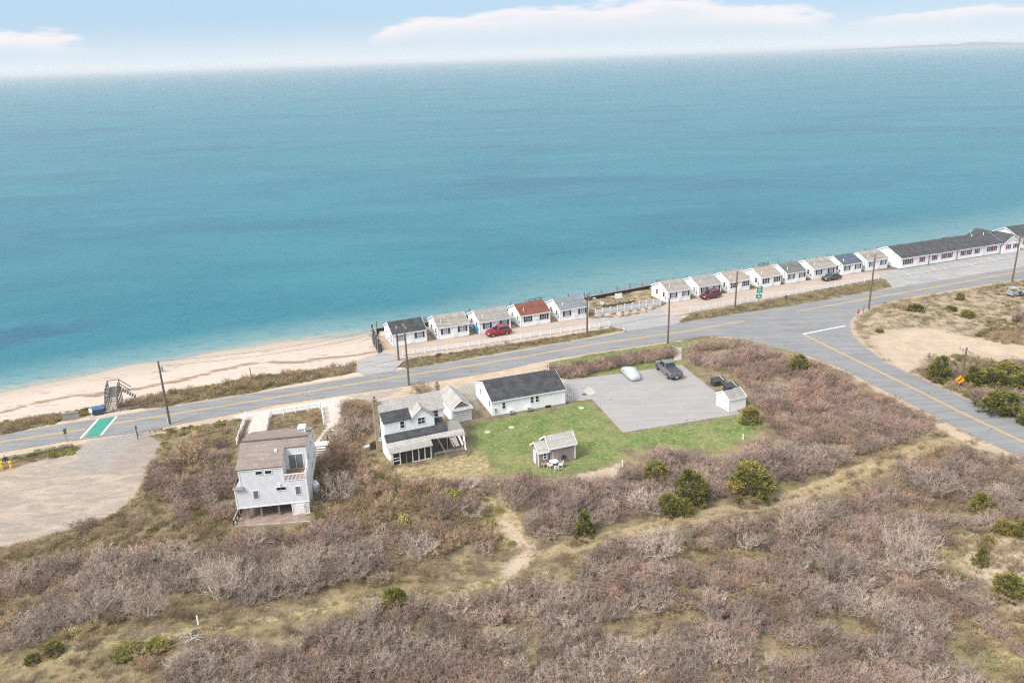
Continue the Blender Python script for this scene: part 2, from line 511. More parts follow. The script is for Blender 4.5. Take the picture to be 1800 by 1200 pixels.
# ------------------------------------------------------------------ ground sheet
def grid_axis(a, b, step, ext):
    c = list(np.arange(a, b + 1e-6, step)); g = step; lo_, hi_ = a, b
    L_, H_ = [], []
    while lo_ > -ext: g *= 1.5; lo_ -= g; L_.append(lo_)
    g = step
    while hi_ < ext: g *= 1.5; hi_ += g; H_.append(hi_)
    return np.array(L_[::-1] + c + H_)


gs = grid_axis(-62, 172, 0.62, 1500); 
gn = grid_axis(24, 152, 0.62, 1500); gn = gn[gn < 185]
SS, NN = np.meshgrid(gs, gn, indexing='ij')
GX = US.x * SS + VN.x * NN; GY = US.y * SS + VN.y * NN
GZ = ground_z(GX, GY)
nsg = shore_n(SS)
GZ = np.where(NN > nsg + 25, -6.0, GZ)


def mask(name, w=0.9): return soft(ZW[name], GX, GY, w)


wet = np.clip(1 - (GZ - SEA_Z) / 0.55, 0, 1) * (SS < S_GROYNE)
m_beach = np.clip((NN - np.interp(SS, rx, ry)) / 1.6, 0, 1) * (SS < S_GROYNE + 1.5)
m_beach = np.maximum(m_beach, mask('yard_a', 0.6) * 0.0)
road_d = np.where(inside(ROAD_POLY, GX, GY), 0, seg_dist(ROAD_POLY, GX, GY))
m_verge = np.clip(1.25 - road_d / 2.5, 0, 1) * (1 - mask('lawn_n', 0.8)) * (1 - 0.45 * (SS > sn(G(1240, 620))[0]))
m_sand = np.maximum.reduce([m_verge, m_beach, mask('pad', 1.2), mask('sand_e', 2.6) * 0.47, mask('sand_e2', 3.0) * 0.85, mask('verge_s', 1.2) * 0.9, mask('sand_se', 2.2) * 0.95, mask('track_sand', 1.6) * 0.72, mask('bare_patch', 1.0) * 0.8])
m_dune = np.maximum.reduce([mask('dune_a', 1.0), mask('dune_b', 1.0), mask('cottage_verge_a', 0.5), mask('cottage_verge_b', 0.5)])
m_sand = m_sand * (1 - 0.85 * m_dune)
m_sand = np.maximum(m_sand, mask('yard_a', 1.0) * 0.45)
m_shell = np.maximum.reduce([mask('shell_l', 0.35), mask('shell_t', 0.5), mask('shell_r', 0.35)])
m_lot = mask('lot', 1.3)
m_pav = np.maximum.reduce([mask('pav_a', 1.3), mask('pav_b', 1.0) * 0.8, mask('pav_c', 1.0) * 0.85])
band = (nsg - NN) / np.maximum(nsg - np.interp(SS, rx, ry), 4.0)
m_wrack = np.clip(1 - np.abs(band - 0.47 - (vnoise(GX, GY, 9.0) - .5) * .22) / 0.075, 0, 1) + np.clip(1 - np.abs(band - 0.16 - (vnoise(GX, GY, 5.0) - .5) * .12) / 0.03, 0, 1) * .75
m_wrack = np.clip(m_wrack, 0, 1) * (SS < S_GROYNE)
m_lawn = np.maximum(mask('lawn', 2.6), mask('lawn_n', 0.9) * 0.72)
m_straw = np.maximum(np.clip(1.15 - seg_dist(TW['track'], GX, GY, False) / 1.7, 0, 1) * np.clip((SS - sn(G(880, 1000))[0]) / 8, 0.55, 1), mask('straw_se', 3.0) * 0.9)
m_straw = np.maximum(m_straw, mask('yard', 1.5) * 0.8)
trk = seg_dist(TW['track'], GX, GY, False)
m_rut = np.clip(1.3 - np.abs(trk - 0.8) / 0.75, 0, 1) * np.clip((SS - sn(G(880, 1000))[0]) / 6, 0.25, 1)
m_straw = np.maximum(m_straw, np.clip(1.2 - seg_dist(poly_px([(835, 800), (848, 840), (872, 890), (900, 930)]), GX, GY, False) / 2.2, 0, 1))

nv = GX.size; ni, nj = GX.shape
verts = np.stack([GX.ravel(), GY.ravel(), GZ.ravel()], 1)
idx = np.arange(nv).reshape(ni, nj)
quads = np.stack([idx[:-1, :-1].ravel(), idx[1:, :-1].ravel(), idx[1:, 1:].ravel(), idx[:-1, 1:].ravel()], 1)
keep = (GZ.ravel()[quads].max(1) > -5.9)
quads = quads[keep]
gm = bpy.data.meshes.new('ground')
gm.vertices.add(nv); gm.vertices.foreach_set('co', verts.ravel())
gm.loops.add(quads.size); gm.loops.foreach_set('vertex_index', quads.ravel())
gm.polygons.add(len(quads)); gm.polygons.foreach_set('loop_start', np.arange(len(quads)) * 4); gm.polygons.foreach_set('loop_total', np.full(len(quads), 4))
gm.update(calc_edges=True); gm.polygons.foreach_set('use_smooth', [True] * len(quads))
for nm, a in (('sand', m_sand), ('shell', m_shell), ('lot', m_lot), ('lawn', m_lawn), ('straw', m_straw), ('rut', m_rut), ('beach', m_beach), ('wet', wet), ('dune', m_dune), ('paved', m_pav), ('wrack', m_wrack)):
    at = gm.attributes.new(nm, 'FLOAT', 'POINT'); at.data.foreach_set('value', a.ravel().astype(np.float32))


class NT:
    def __init__(self, name):
        self.m = bpy.data.materials.new(name); self.m.use_nodes = True
        self.N = self.m.node_tree.nodes; self.L = self.m.node_tree.links; self.b = self.N['Principled BSDF']

    def put(self, sock, x):
        if isinstance(x, (int, float)): sock.default_value = x
        elif isinstance(x, (tuple, list)): sock.default_value = (*x, 1) if len(sock.default_value) == 4 else x
        else: self.L.new(x, sock)

    def math(self, op, a, b=0.0, clamp=False):
        n = self.N.new('ShaderNodeMath'); n.operation = op; n.use_clamp = clamp
        self.put(n.inputs[0], a); self.put(n.inputs[1], b); return n.outputs[0]

    def attr(self, a):
        n = self.N.new('ShaderNodeAttribute'); n.attribute_name = a; return n.outputs['Fac']

    def noise(self, vec, scale, detail=5, rough=0.6, dist=0.0):
        n = self.N.new('ShaderNodeTexNoise'); self.L.new(vec, n.inputs[0])
        n.inputs['Scale'].default_value = scale; n.inputs['Detail'].default_value = detail; n.inputs['Roughness'].default_value = rough; n.inputs['Distortion'].default_value = dist
        return n.outputs[0]

    def rng(self, v, a, b, c=0.0, d=1.0):
        n = self.N.new('ShaderNodeMapRange'); n.interpolation_type = 'SMOOTHSTEP'; self.L.new(v, n.inputs[0])
        for i, x in enumerate((a, b, c, d)): n.inputs[1 + i].default_value = x
        return n.outputs[0]

    def mix(self, f, a, b, mode='MIX'):
        n = self.N.new('ShaderNodeMix'); n.data_type = 'RGBA'; n.blend_type = mode
        self.put(n.inputs[0], f); self.put(n.inputs[6], a); self.put(n.inputs[7], b); return n.outputs[2]

    def coords(self, kind='Object', scale=None, rot=None):
        t = self.N.new('ShaderNodeTexCoord'); o = t.outputs[kind]
        if scale or rot:
            m = self.N.new('ShaderNodeMapping'); self.L.new(o, m.inputs[0])
            if scale: m.inputs['Scale'].default_value = scale
            if rot: m.inputs['Rotation'].default_value = rot
            o = m.outputs[0]
        return o

    def bump(self, h, strength, dist=0.05):
        n = self.N.new('ShaderNodeBump'); n.inputs['Strength'].default_value = strength; n.inputs['Distance'].default_value = dist
        self.L.new(h, n.inputs['Height']); self.L.new(n.outputs[0], self.b.inputs['Normal'])


t = NT('ground_cover')
co = t.coords(); cs = t.coords(scale=(0.35, 1.6, 1), rot=(0, 0, -AX))
nA = t.noise(co, 0.09, 4); nB = t.noise(co, 0.45, 5); nC = t.noise(co, 2.2, 5, 0.7); nD = t.noise(co, 9.0, 3)
nS = t.noise(cs, 0.8, 5, 0.65)
nW = t.noise(t.coords(scale=(0.5, 1.3, 1), rot=(0, 0, -R(14))), 0.5, 6, 0.68, 1.2)


def edge(a, w=0.55, sharp=0.12, n=nB, n2=nC):
    """an outline broken up by the noise"""
    v = t.math('ADD', a, t.math('MULTIPLY', t.math('SUBTRACT', n, 0.5), w))
    v = t.math('ADD', v, t.math('MULTIPLY', t.math('SUBTRACT', n2, 0.5), w * 0.8))
    return t.rng(v, 0.5 - sharp, 0.5 + sharp)


heath = t.mix(t.rng(nB, 0.36, 0.66), (0.155, 0.115, 0.078), (0.275, 0.215, 0.125))
heath = t.mix(t.rng(nA, 0.50, 0.66, 0, 0.55), heath, (0.155, 0.155, 0.06))
heath = t.mix(t.rng(nC, 0.55, 0.75, 0, 0.6), heath, (0.36, 0.30, 0.20))
straw = t.mix(t.rng(nC, 0.35, 0.68), (0.24, 0.19, 0.095), (0.46, 0.37, 0.215))
straw = t.mix(t.rng(nB, 0.52, 0.68, 0, 0.6), straw, (0.20, 0.21, 0.075))
straw = t.mix(t.math('MULTIPLY', edge(t.attr('rut'), 0.5), 0.6), straw, (0.315, 0.24, 0.155))
lawn = t.mix(t.rng(nB, 0.30, 0.62), (0.082, 0.155, 0.036), (0.165, 0.195, 0.070))
lawn = t.mix(t.rng(nC, 0.48, 0.68, 0, 0.8), lawn, (0.34, 0.29, 0.155))
lawn = t.mix(t.rng(nA, 0.50, 0.66, 0, 0.7), lawn, (0.27, 0.245, 0.11))
sand = t.mix(t.rng(nB, 0.34, 0.66), (0.49, 0.385, 0.285), (0.41, 0.325, 0.245))
sand = t.mix(t.rng(nC, 0.52, 0.72, 0, 0.6), sand, (0.29, 0.225, 0.16))
sand = t.mix(t.rng(nW, 0.50, 0.68, 0, 0.5), sand, (0.33, 0.265, 0.20))
beach = t.mix(t.rng(nB, 0.35, 0.65), (0.53, 0.44, 0.365), (0.49, 0.41, 0.35))
beach = t.mix(t.rng(nS, 0.57, 0.66, 0, 0.7), beach, (0.27, 0.20, 0.145))
beach = t.mix(t.rng(t.math('ADD', t.attr('wrack'), t.math('MULTIPLY', t.math('SUBTRACT', nS, 0.5), 2.2)), 0.55, 0.85, 0, 0.85), beach, (0.25, 0.165, 0.105))
beach = t.mix(t.attr('wet'), beach, (0.40, 0.33, 0.265))
lot = t.mix(t.rng(nW, 0.36, 0.66), (0.295, 0.24, 0.20), (0.42, 0.345, 0.275))
lot = t.mix(t.rng(nA, 0.47, 0.62, 0, 0.55), lot, (0.25, 0.215, 0.20))
lot = t.mix(t.rng(nC, 0.56, 0.72, 0, 0.5), lot, (0.23, 0.195, 0.17))
paved = t.mix(t.rng(nC, 0.4, 0.65), (0.255, 0.245, 0.235), (0.33, 0.305, 0.275))
shell = t.mix(t.rng(nC, 0.35, 0.6), (0.64, 0.58, 0.53), (0.50, 0.42, 0.36))
dune = t.mix(t.rng(nB, 0.40, 0.62), (0.135, 0.105, 0.07), (0.23, 0.20, 0.105))
c = t.mix(edge(t.attr('straw')), heath, straw)
c = t.mix(edge(t.attr('lawn'), 0.95, 0.2), c, lawn)
c = t.mix(edge(t.attr('dune'), 0.7), c, dune)
c = t.mix(edge(t.attr('sand'), 0.75, 0.14), c, sand)
c = t.mix(t.math('MULTIPLY', edge(t.attr('beach'), 0.1), t.math('SUBTRACT', 1.0, edge(t.attr('dune'), 0.8))), c, beach)
c = t.mix(edge(t.attr('lot'), 0.6), c, lot)
c = t.mix(t.math('MULTIPLY', edge(t.attr('paved'), 1.3, 0.22), 0.75), c, paved)
c = t.mix(edge(t.attr('shell'), 0.35, 0.2), c, shell)
c = t.mix(1.0, c, t.mix(t.rng(nD, 0.3, 0.7), (0.80, 0.80, 0.80), (1.18, 1.18, 1.18)), 'MULTIPLY')
t.L.new(c, t.b.inputs['Base Color']); t.b.inputs['Roughness'].default_value = 0.95; t.b.inputs['Specular IOR Level'].default_value = 0.15
t.bump(t.math('ADD', nC, t.math('MULTIPLY', nD, 0.4)), 0.55, 0.10)
gm.materials.append(t.m)
ground = link('ground', gm); tag(ground, 'sandy heath, beach and lawn running down to the sea', 'ground', kind='structure')

# ------------------------------------------------------------------ sea
offs = np.array([-14, -6, -2.5, 0, 1, 2, 3.5, 5, 7, 10, 14, 19, 25, 33, 43, 56, 75, 100, 140, 200, 300, 450, 700, 1100, 1800, 3000, 5000, 9000, 16000, 30000, 52000])
ss = np.concatenate([-np.array([60000, 30000, 15000, 8000, 4000, 2000, 1000, 500, 320, 200, 140]), np.arange(-110, 330, 4.0), np.array([400, 600, 1000, 2000, 4000, 8000, 15000, 30000, 60000])])
ss = np.sort(np.concatenate([ss, [S_GROYNE - 0.01, S_GROYNE + 0.01]]))
sea_v = []; sea_d = []; sea_w = []
for s in ss:
    f_ = min(max((s - S_GROYNE) / 45.0, 0), 1); f_ = f_ * f_ * (3 - 2 * f_)
    base = float(np.interp(s, sx, sy)) * (1 - f_) + float(np.interp(s, bx, by)) * f_      # the water runs on under the bulkhead
    for o in offs:
        p = xy(s, base + o, SEA_Z); sea_v.append(p); sea_d.append(o); sea_w.append(o * (2.3 - 1.45 * f_))
nO = len(offs)
sea_f = [(i * nO + j, (i + 1) * nO + j, (i + 1) * nO + j + 1, i * nO + j + 1) for i in range(len(ss) - 1) for j in range(nO - 1)]
sm = bpy.data.meshes.new('sea'); sm.from_pydata([tuple(p) for p in sea_v], [], sea_f); sm.update()
at = sm.attributes.new('off', 'FLOAT', 'POINT'); at.data.foreach_set('value', np.array(sea_d, np.float32))
at = sm.attributes.new('shallow', 'FLOAT', 'POINT'); at.data.foreach_set('value', np.array(sea_w, np.float32))
t = NT('sea_water')
co = t.coords(); cw = t.coords(scale=(0.55, 1.0, 1), rot=(0, 0, -AX + R(8)))
off = t.attr('off')
big = t.noise(t.coords(scale=(0.62, 1.0, 1), rot=(0, 0, -AX)), 0.011, 6, 0.62, 0.6)
mid = t.noise(cw, 0.09, 4, 0.6)
cur = t.noise(t.coords(scale=(0.35, 1.0, 1), rot=(0, 0, -AX + R(4))), 0.035, 6, 0.68, 0.5)
w0 = t.noise(t.coords(scale=(0.5, 1.0, 1), rot=(0, 0, -AX + R(14))), 0.13, 3, 0.6, 0.4); w1 = t.noise(cw, 0.42, 3, 0.6); w2 = t.noise(cw, 1.9, 3, 0.6)
shal = t.rng(t.math('ADD', t.attr('shallow'), t.math('MULTIPLY', t.math('SUBTRACT', mid, 0.5), 9.0)), 0.0, 40.0)
c = t.mix(shal, (0.150, 0.258, 0.265), (0.022, 0.152, 0.194))
c = t.mix(t.rng(off, -0.5, 4.0, 0.75, 0.0), c, (0.33, 0.31, 0.26))
c = t.mix(t.math('MULTIPLY', t.rng(big, 0.50, 0.66), t.rng(off, 6, 45, 0.0, 0.62)), c, (0.018, 0.088, 0.145))
c = t.mix(t.math('MULTIPLY', t.rng(cur, 0.42, 0.66), t.rng(off, 4, 40, 0.0, 0.42)), c, (0.012, 0.105, 0.150))
c = t.mix(t.math('MULTIPLY', t.rng(cur, 0.50, 0.30), t.rng(off, 4, 40, 0.0, 0.35)), c, (0.045, 0.195, 0.230))
wd = G(45, 588, SEA_Z); vd = t.N.new('ShaderNodeVectorMath'); vd.operation = 'SUBTRACT'; t.L.new(co, vd.inputs[0]); vd.inputs[1].default_value = wd
vm = t.N.new('ShaderNodeMapping'); t.L.new(vd.outputs[0], vm.inputs[0]); vm.vector_type = 'POINT'; vm.inputs['Rotation'].default_value = (0, 0, -AX - R(6)); 
vs = t.N.new('ShaderNodeVectorMath'); vs.operation = 'MULTIPLY'; t.L.new(vm.outputs[0], vs.inputs[0]); vs.inputs[1].default_value = (1 / 17.0, 1 / 7.5, 0)
vl = t.N.new('ShaderNodeVectorMath'); vl.operation = 'LENGTH'; t.L.new(vs.outputs[0], vl.inputs[0])
weed = t.rng(t.math('ADD', vl.outputs['Value'], t.math('MULTIPLY', t.math('SUBTRACT', mid, 0.5), 2.2)), 1.15, 0.35, 0.0, 0.65)
c = t.mix(weed, c, (0.020, 0.075, 0.145))
c = t.mix(t.math('MULTIPLY', t.rng(w1, 0.50, 0.68), 0.28), c, (0.012, 0.105, 0.150))
t.L.new(c, t.b.inputs['Base Color'])
t.b.inputs['Roughness'].default_value = 0.30; t.b.inputs['IOR'].default_value = 1.333; t.b.inputs['Specular IOR Level'].default_value = 0.13
t.bump(t.math('ADD', t.math('MULTIPLY', w0, 2.4), t.math('ADD', w1, t.math('MULTIPLY', w2, 0.45))), 0.9, 0.42)
sm.materials.append(t.m)
sea = link('sea', sm); tag(sea, 'turquoise sea reaching to the hazy horizon', 'sea', kind='structure')

# far shore on the right of the horizon
mb = MB(); far = []
for i in range(61):
    az = i / 60
    d = G(1420 + az * 760, 110); dirv = Vector((d.x, d.y, 0)).normalized()
    p = dirv * (9000 + 900 * math.sin(az * 5))
    h = (26 + 26 * mnoise.noise(Vector((az * 9, 0, 3))) + 14 * mnoise.noise(Vector((az * 37, 1, 3)))) * min(1, az * 3.2) + 2
    far.append((p, dirv, max(h, 3)))
for i in range(60):
    (p, a, h), (q, b, g) = far[i], far[i + 1]
    z0 = SEA_Z - 1
    mb.add([(p.x, p.y, z0), (q.x, q.y, z0), (*(q + b * 250).xy, g), (*(p + a * 250).xy, h), (*(q + b * 900).xy, z0), (*(p + a * 900).xy, z0)], [(0, 1, 2, 3), (3, 2, 4, 5)])
tag(mb.build('far_shore', mat('far_woods', (0.05, 0.07, 0.05), 0.9, 0.1, 0.01)), 'low dark far shore on the right horizon', 'shore', kind='structure')


# ------------------------------------------------------------------ roads, lots and painted lines
def sheet(name, pts, z, material, label=None, cat=None, thick=0.0, kind='structure'):
    bm = bmesh.new(); vs = [bm.verts.new((p[0], p[1], z)) for p in pts]
    f = bm.faces.new(vs); bmesh.ops.triangulate(bm, faces=[f])
    bmesh.ops.recalc_face_normals(bm, faces=bm.faces)
    if bm.faces[:][0].normal.z < 0: bmesh.ops.reverse_faces(bm, faces=bm.faces)
    if thick:
        r = bmesh.ops.extrude_face_region(bm, geom=bm.faces[:])
        for v in r['geom']:
            if isinstance(v, bmesh.types.BMVert): v.co.z -= thick
    me = bpy.data.meshes.new(name); bm.to_mesh(me); bm.free(); me.materials.append(material)
    o = link(name, me)
    if kind: o['kind'] = kind
    if label: o['label'] = label
    return o


def asphalt(name, c1, c2, c3, streak=0.6):
    t = NT(name); MATS[name] = t.m
    co = t.coords(); cs = t.coords(scale=(0.12, 1.7, 1), rot=(0, 0, -AX))
    a = t.noise(co, 0.25, 5, 0.65); b_ = t.noise(co, 3.0, 5, 0.7); s_ = t.noise(cs, 0.7, 4, 0.6); d_ = t.noise(co, 14, 2)
    c = t.mix(t.rng(a, 0.36, 0.64), c1, c2)
    if streak: c = t.mix(t.rng(s_, 0.42, 0.62, 0.0, streak), c, c3)
    c = t.mix(t.rng(b_, 0.56, 0.74, 0, 0.5), c, c3)
    vo = t.N.new('ShaderNodeTexVoronoi'); vo.feature = 'DISTANCE_TO_EDGE'; vo.inputs['Scale'].default_value = 0.16
    wv = t.N.new('ShaderNodeVectorMath'); wv.operation = 'ADD'; t.L.new(co, wv.inputs[0])
    nn = t.N.new('ShaderNodeTexNoise'); t.L.new(co, nn.inputs[0]); nn.inputs['Scale'].default_value = 0.5; nn.inputs['Detail'].default_value = 4
    sc_ = t.N.new('ShaderNodeVectorMath'); sc_.operation = 'SCALE'; t.L.new(nn.outputs['Color'], sc_.inputs[0]); sc_.inputs['Scale'].default_value = 3.0
    t.L.new(sc_.outputs[0], wv.inputs[1]); t.L.new(wv.outputs[0], vo.inputs[0])
    crack = t.math('MULTIPLY', t.rng(vo.outputs[0], 0.0, 0.012, 1.0, 0.0), t.rng(a, 0.45, 0.6, 0, 0.55))
    c = t.mix(crack, c, (0.05, 0.05, 0.05))
    c = t.mix(1.0, c, t.mix(t.rng(d_, 0.3, 0.7), (0.9, 0.9, 0.9), (1.1, 1.1, 1.1)), 'MULTIPLY')
    t.L.new(c, t.b.inputs['Base Color']); t.b.inputs['Roughness'].default_value = 0.85; t.b.inputs['Specular IOR Level'].default_value = 0.3
    t.bump(b_, 0.25, 0.02)
    return t.m


ROADM = asphalt('road_asphalt', (0.185, 0.185, 0.192), (0.22, 0.218, 0.22), (0.265, 0.26, 0.255))
LOTM = asphalt('lot_asphalt', (0.285, 0.270, 0.258), (0.315, 0.298, 0.285), (0.40, 0.378, 0.355), 0.2)
DRIVEM = asphalt('tan_drive', (0.41, 0.325, 0.265), (0.375, 0.30, 0.25), (0.46, 0.385, 0.32))
OLDM = asphalt('old_asphalt', (0.27, 0.262, 0.255), (0.32, 0.31, 0.30), (0.38, 0.36, 0.34))
PATCHM = asphalt('patched_asphalt', (0.30, 0.285, 0.27), (0.36, 0.335, 0.305), (0.42, 0.38, 0.335))

sheet('road', ROAD_POLY, 0.012, ROADM, 'grey two lane shore road with a side road branching off')
# aprons and lots
sheet('parking_lot', poly_px([(1095, 760), (1302, 727), (1262, 692), (1198, 641), (1100, 655), (1000, 667), (990, 674), (997, 690), (1006, 704), (1022, 704), (1040, 701)]), 0.008, LOTM, 'open grey parking lot beside the lawn')
sheet('motel_forecourt', poly_px([(1570, 506), (1558, 492), (1530, 482), (1500, 480), (1578, 473), (1690, 456), (1800, 437)]) + [extend(G(1690, 456), G(1800, 437), 150), extend(G(1690, 487), G(1800, 468), 150)] + poly_px([(1800, 468), (1690, 487)]), 0.0055, OLDM, 'wide grey forecourt before the long motel')
sheet('cottage_drive', poly_px([(673, 618), (691, 611), (752, 600), (826, 590), (898, 577), (967, 567), (1035, 558), (1053, 575), (1071, 573), (1071, 577), (900, 604), (712, 632), (696, 626)]), 0.008, DRIVEM, 'tan drive in front of the left cottages')
sheet('cottage_drive', poly_px([(1158, 541), (1174, 533), (1265, 517), (1366, 502), (1414, 494), (1467, 485), (1513, 480), (1545, 476), (1540, 490), (1400, 517), (1213, 550), (1178, 557)]), 0.008, DRIVEM, 'tan drive in front of the right cottages')
sheet('apron', poly_px([(1046, 560), (1160, 540), (1180, 557), (1212, 552), (1195, 567), (1182, 570), (1102, 582), (1074, 573), (1053, 575), (1036, 559)]), 0.004, OLDM, 'grey paved apron behind the row of boulders')
sheet('apron', poly_px([(627, 633), (665, 622), (674, 617), (697, 627), (712, 632), (692, 652), (640, 660), (628, 650)]), 0.004, OLDM, 'grey paved apron at the left end of the cottage drive')
sheet('rubble_strip', poly_px([(664, 603), (668, 590), (684, 586), (689, 600), (693, 612), (673, 618)]), 0.006, mat('brick_rubble', (0.30, 0.17, 0.125), 0.9, 0.25, 2.5, col2=(0.40, 0.30, 0.23), mixs=0.5), 'reddish rubble strip between the groyne and the black-roofed cottage')
sheet('path', poly_px([(1184, 634), (1187, 611), (1198, 610), (1198, 632)]), 0.006, mat('path_concrete', (0.44, 0.39, 0.34), 0.9, 0.1, 1.0), 'short pale path from the lot to the road')
sheet('concrete_pad', poly_px([(1024, 686), (1036, 679), (1048, 690), (1036, 695)]), 0.012, mat('pad_concrete', (0.46, 0.43, 0.38), 0.9, 0.1, 1.0), 'small concrete pad in the corner of the lot')


def strip(mb, pts, w, z):
    pts = [Vector((p[0], p[1], 0)) for p in pts]
    for a, b in zip(pts, pts[1:]):
        d = (b - a).normalized(); s = Vector((-d.y, d.x, 0)) * (w / 2)
        mb.add([(*(a - s).xy, z), (*(b - s).xy, z), (*(b + s).xy, z), (*(a + s).xy, z)], [(0, 1, 2, 3)])


def offset_line(pts, o):
    r = []
    for i, p in enumerate(pts):
        d = (pts[min(i + 1, len(pts) - 1)] - pts[max(i - 1, 0)]).normalized()
        r.append(p + Vector((-d.y, d.x, 0)) * o)
    return r


lines = {
 'left of the green crossing': [(0, 777), (75, 765), (150, 754)],
 'past the cottages up to the junction': [(197, 744.5), (450, 704), (620, 675), (719, 659), (800, 647), (920, 627), (1040, 605.5), (1200, 583), (1308, 564)],
 'from the junction to the right edge': [(1400, 547.6), (1500, 529.5), (1590, 514), (1680, 498), (1800, 476)],
 'on the side road': [(1413, 588), (1478, 620), (1550, 655), (1621, 690), (1684, 722), (1800, 777)],
}
for k_, v_ in lines.items():
    pts = poly_px(v_)
    if v_[0][0] == 0: pts = [extend(pts[1], pts[0], 70)] + pts
    if v_[-1][0] == 1800: pts = pts + [extend(pts[-2], pts[-1], 90)]
    mb = MB()
    for o_ in (-0.13, 0.13): strip(mb, offset_line(pts, o_), 0.15, 0.017)
    tag(mb.build('centre_line', YELLOWP), 'double yellow centre line ' + k_, kind='structure')
mb = MB(); strip(mb, poly_px([(1411, 587), (1486, 572.5)]), 0.42, 0.017)
tag(mb.build('stop_line', WHITEP), 'white stop line across the side road', kind='structure')
tag(sheet('crossing', poly_px([(150, 769), (173.5, 736.5), (201, 732.5), (178, 764.5)]), 0.017, GREENP), 'green painted crossing on the shore road', kind='structure')
mb = MB(); strip(mb, poly_px([(141.5, 770.5), (173, 736)]), 0.32, 0.0215); strip(mb, poly_px([(177.5, 764.5), (205, 731.5)]), 0.32, 0.0215)
tag(mb.build('crossing_border', WHITEP), 'two white border lines of the green crossing', kind='structure')
mb = MB(); strip(mb, poly_px([(203, 768), (290, 752), (300, 749)]), 0.13, 0.017)
tag(mb.build('edge_line', WHITEP_OLD), 'worn white edge line by the sandy lot', kind='structure')
bays = [((725, 525), (820, 580)), ((835, 515), (925, 558)), ((890, 500), (990, 548)), ((960, 490), (1050, 535)), ((985, 488), (1075, 530)), ((1075, 495), (1135, 520)), ((1160, 470), (1235, 503)), ((1215, 462), (1300, 495)), ((1275, 450), (1360, 485)), ((1385, 425), (1470, 465)), ((1460, 412), (1550, 448)), ((1490, 408), (1565, 440)), ((1560, 395), (1625, 425)), ((1640, 380), (1710, 412))]
mb = MB()
for a_, b_ in bays: strip(mb, [G(1440 + a_[0] / 5, 370 + a_[1] / 5), G(1440 + b_[0] / 5, 370 + b_[1] / 5)], 0.16, 0.0125)
tag(mb.build('bay_lines', WHITEP_OLD), 'faded white parking bay lines before the motel', kind='structure')
for pts_, lb in (([(640, 644), (700, 632), (770, 624)], 'beside the left apron'), ([(1075, 573), (1120, 563), (1180, 553)], 'across the apron by the boulders'), ([(1560, 491), (1600, 484), (1690, 470), (1790, 452)], 'along the motel forecourt')):
    mb = MB(); strip(mb, poly_px(pts_), 0.10, 0.0145)
    tag(mb.build('tar_seam', plain('tar', (0.05, 0.05, 0.052), 0.6)), 'dark tar seam ' + lb, kind='structure')
# ------------------------------------------------------------------ building kit
FACE = {'front': 0.0, 'left': -math.pi / 2, 'right': math.pi / 2, 'back': math.pi}
WIN_CACHE = {}


def win_meshes(w, h, cols, rows, glass, frame, t):
    key = (round(w, 2), round(h, 2), cols, rows, glass.name, frame.name, t)
    if key not in WIN_CACHE:
        f = MB(); d = 0.04
        f.box(-w / 2 - t, -w / 2, -d, 0, -t, h + t); f.box(w / 2, w / 2 + t, -d, 0, -t, h + t)
        f.box(-w / 2, w / 2, -d, 0, h, h + t); f.box(-w / 2, w / 2, -d - 0.01, 0, -t, 0)
        for i in range(1, cols): x = -w / 2 + w * i / cols; f.box(x - 0.018, x + 0.018, -0.035, 0, 0, h)
        for i in range(1, rows): z = h * i / rows; f.box(-w / 2, w / 2, -0.033, 0, z - 0.022, z + 0.022)
        p = MB(); p.box(-w / 2, w / 2, -0.018, -0.002, 0, h)
        WIN_CACHE[key] = (f.mesh('window', frame), p.mesh('pane', glass))
    return WIN_CACHE[key]


def window(parent, face, x, y, z, w, h, cols=1, rows=2, glass=GLASS, frame=None, t=0.07):
    """z is the sill; x, y a point on the wall in the building's frame"""
    fm, pm = win_meshes(w, h, cols, rows, glass, frame or TRIM, t)
    o = link('window', fm, parent, (x, y, z), FACE[face])
    link('pane', pm, o)
    return o


def shutters(parent, face, x, y, z, w, h, m, sw=0.34):
    key = ('sh', round(sw, 2), round(h, 2), m.name)
    if key not in WIN_CACHE:
        b = MB(); b.box(-sw / 2, sw / 2, -0.045, -0.002, 0, h)
        for i in range(1, 6): b.box(-sw / 2 + 0.04, sw / 2 - 0.04, -0.06, -0.045, h * i / 6 - 0.05, h * i / 6 + 0.03)
        WIN_CACHE[key] = b.mesh('shutter', m)
    a = FACE[face]
    for s in (-1, 1):
        dx = s * (w / 2 + 0.09 + sw / 2)
        link('shutter', WIN_CACHE[key], parent, (x + math.cos(a) * dx, y + math.sin(a) * dx, z), a)


def door(parent, face, x, y, z, w=0.85, h=1.95, m=None, frame=None):
    key = ('door', round(w, 2), round(h, 2), (m or TRIM).name)
    if key not in WIN_CACHE:
        b = MB(); b.box(-w / 2, w / 2, -0.05, -0.002, 0, h)
        for z0, z1 in ((0.15, 0.85), (1.0, h - 0.15)): b.box(-w / 2 + 0.12, w / 2 - 0.12, -0.07, -0.05, z0, z1)
        k = MB(); k.box(w / 2 - 0.12, w / 2 - 0.07, -0.11, -0.05, 0.92, 1.0)
        WIN_CACHE[key] = (b.mesh('door', m or TRIM), k.mesh('door_handle', GALV))
    o = link('door', WIN_CACHE[key][0], parent, (x, y, z), FACE[face])
    link('door_handle', WIN_CACHE[key][1], o)
    return o


def gable_body(w, d, eave, ridge, x0=0.0, y0=0.0, ry=None, z0=0.0, back=None):
    """walls of a block whose ridge runs along x"""
    ry = d / 2 if ry is None else ry; back = eave if back is None else back
    b = MB()
    b.prism([(y0, z0), (y0 + d, z0), (y0 + d, back), (y0 + ry, ridge), (y0, eave)], 'x', x0, x0 + w)
    return b


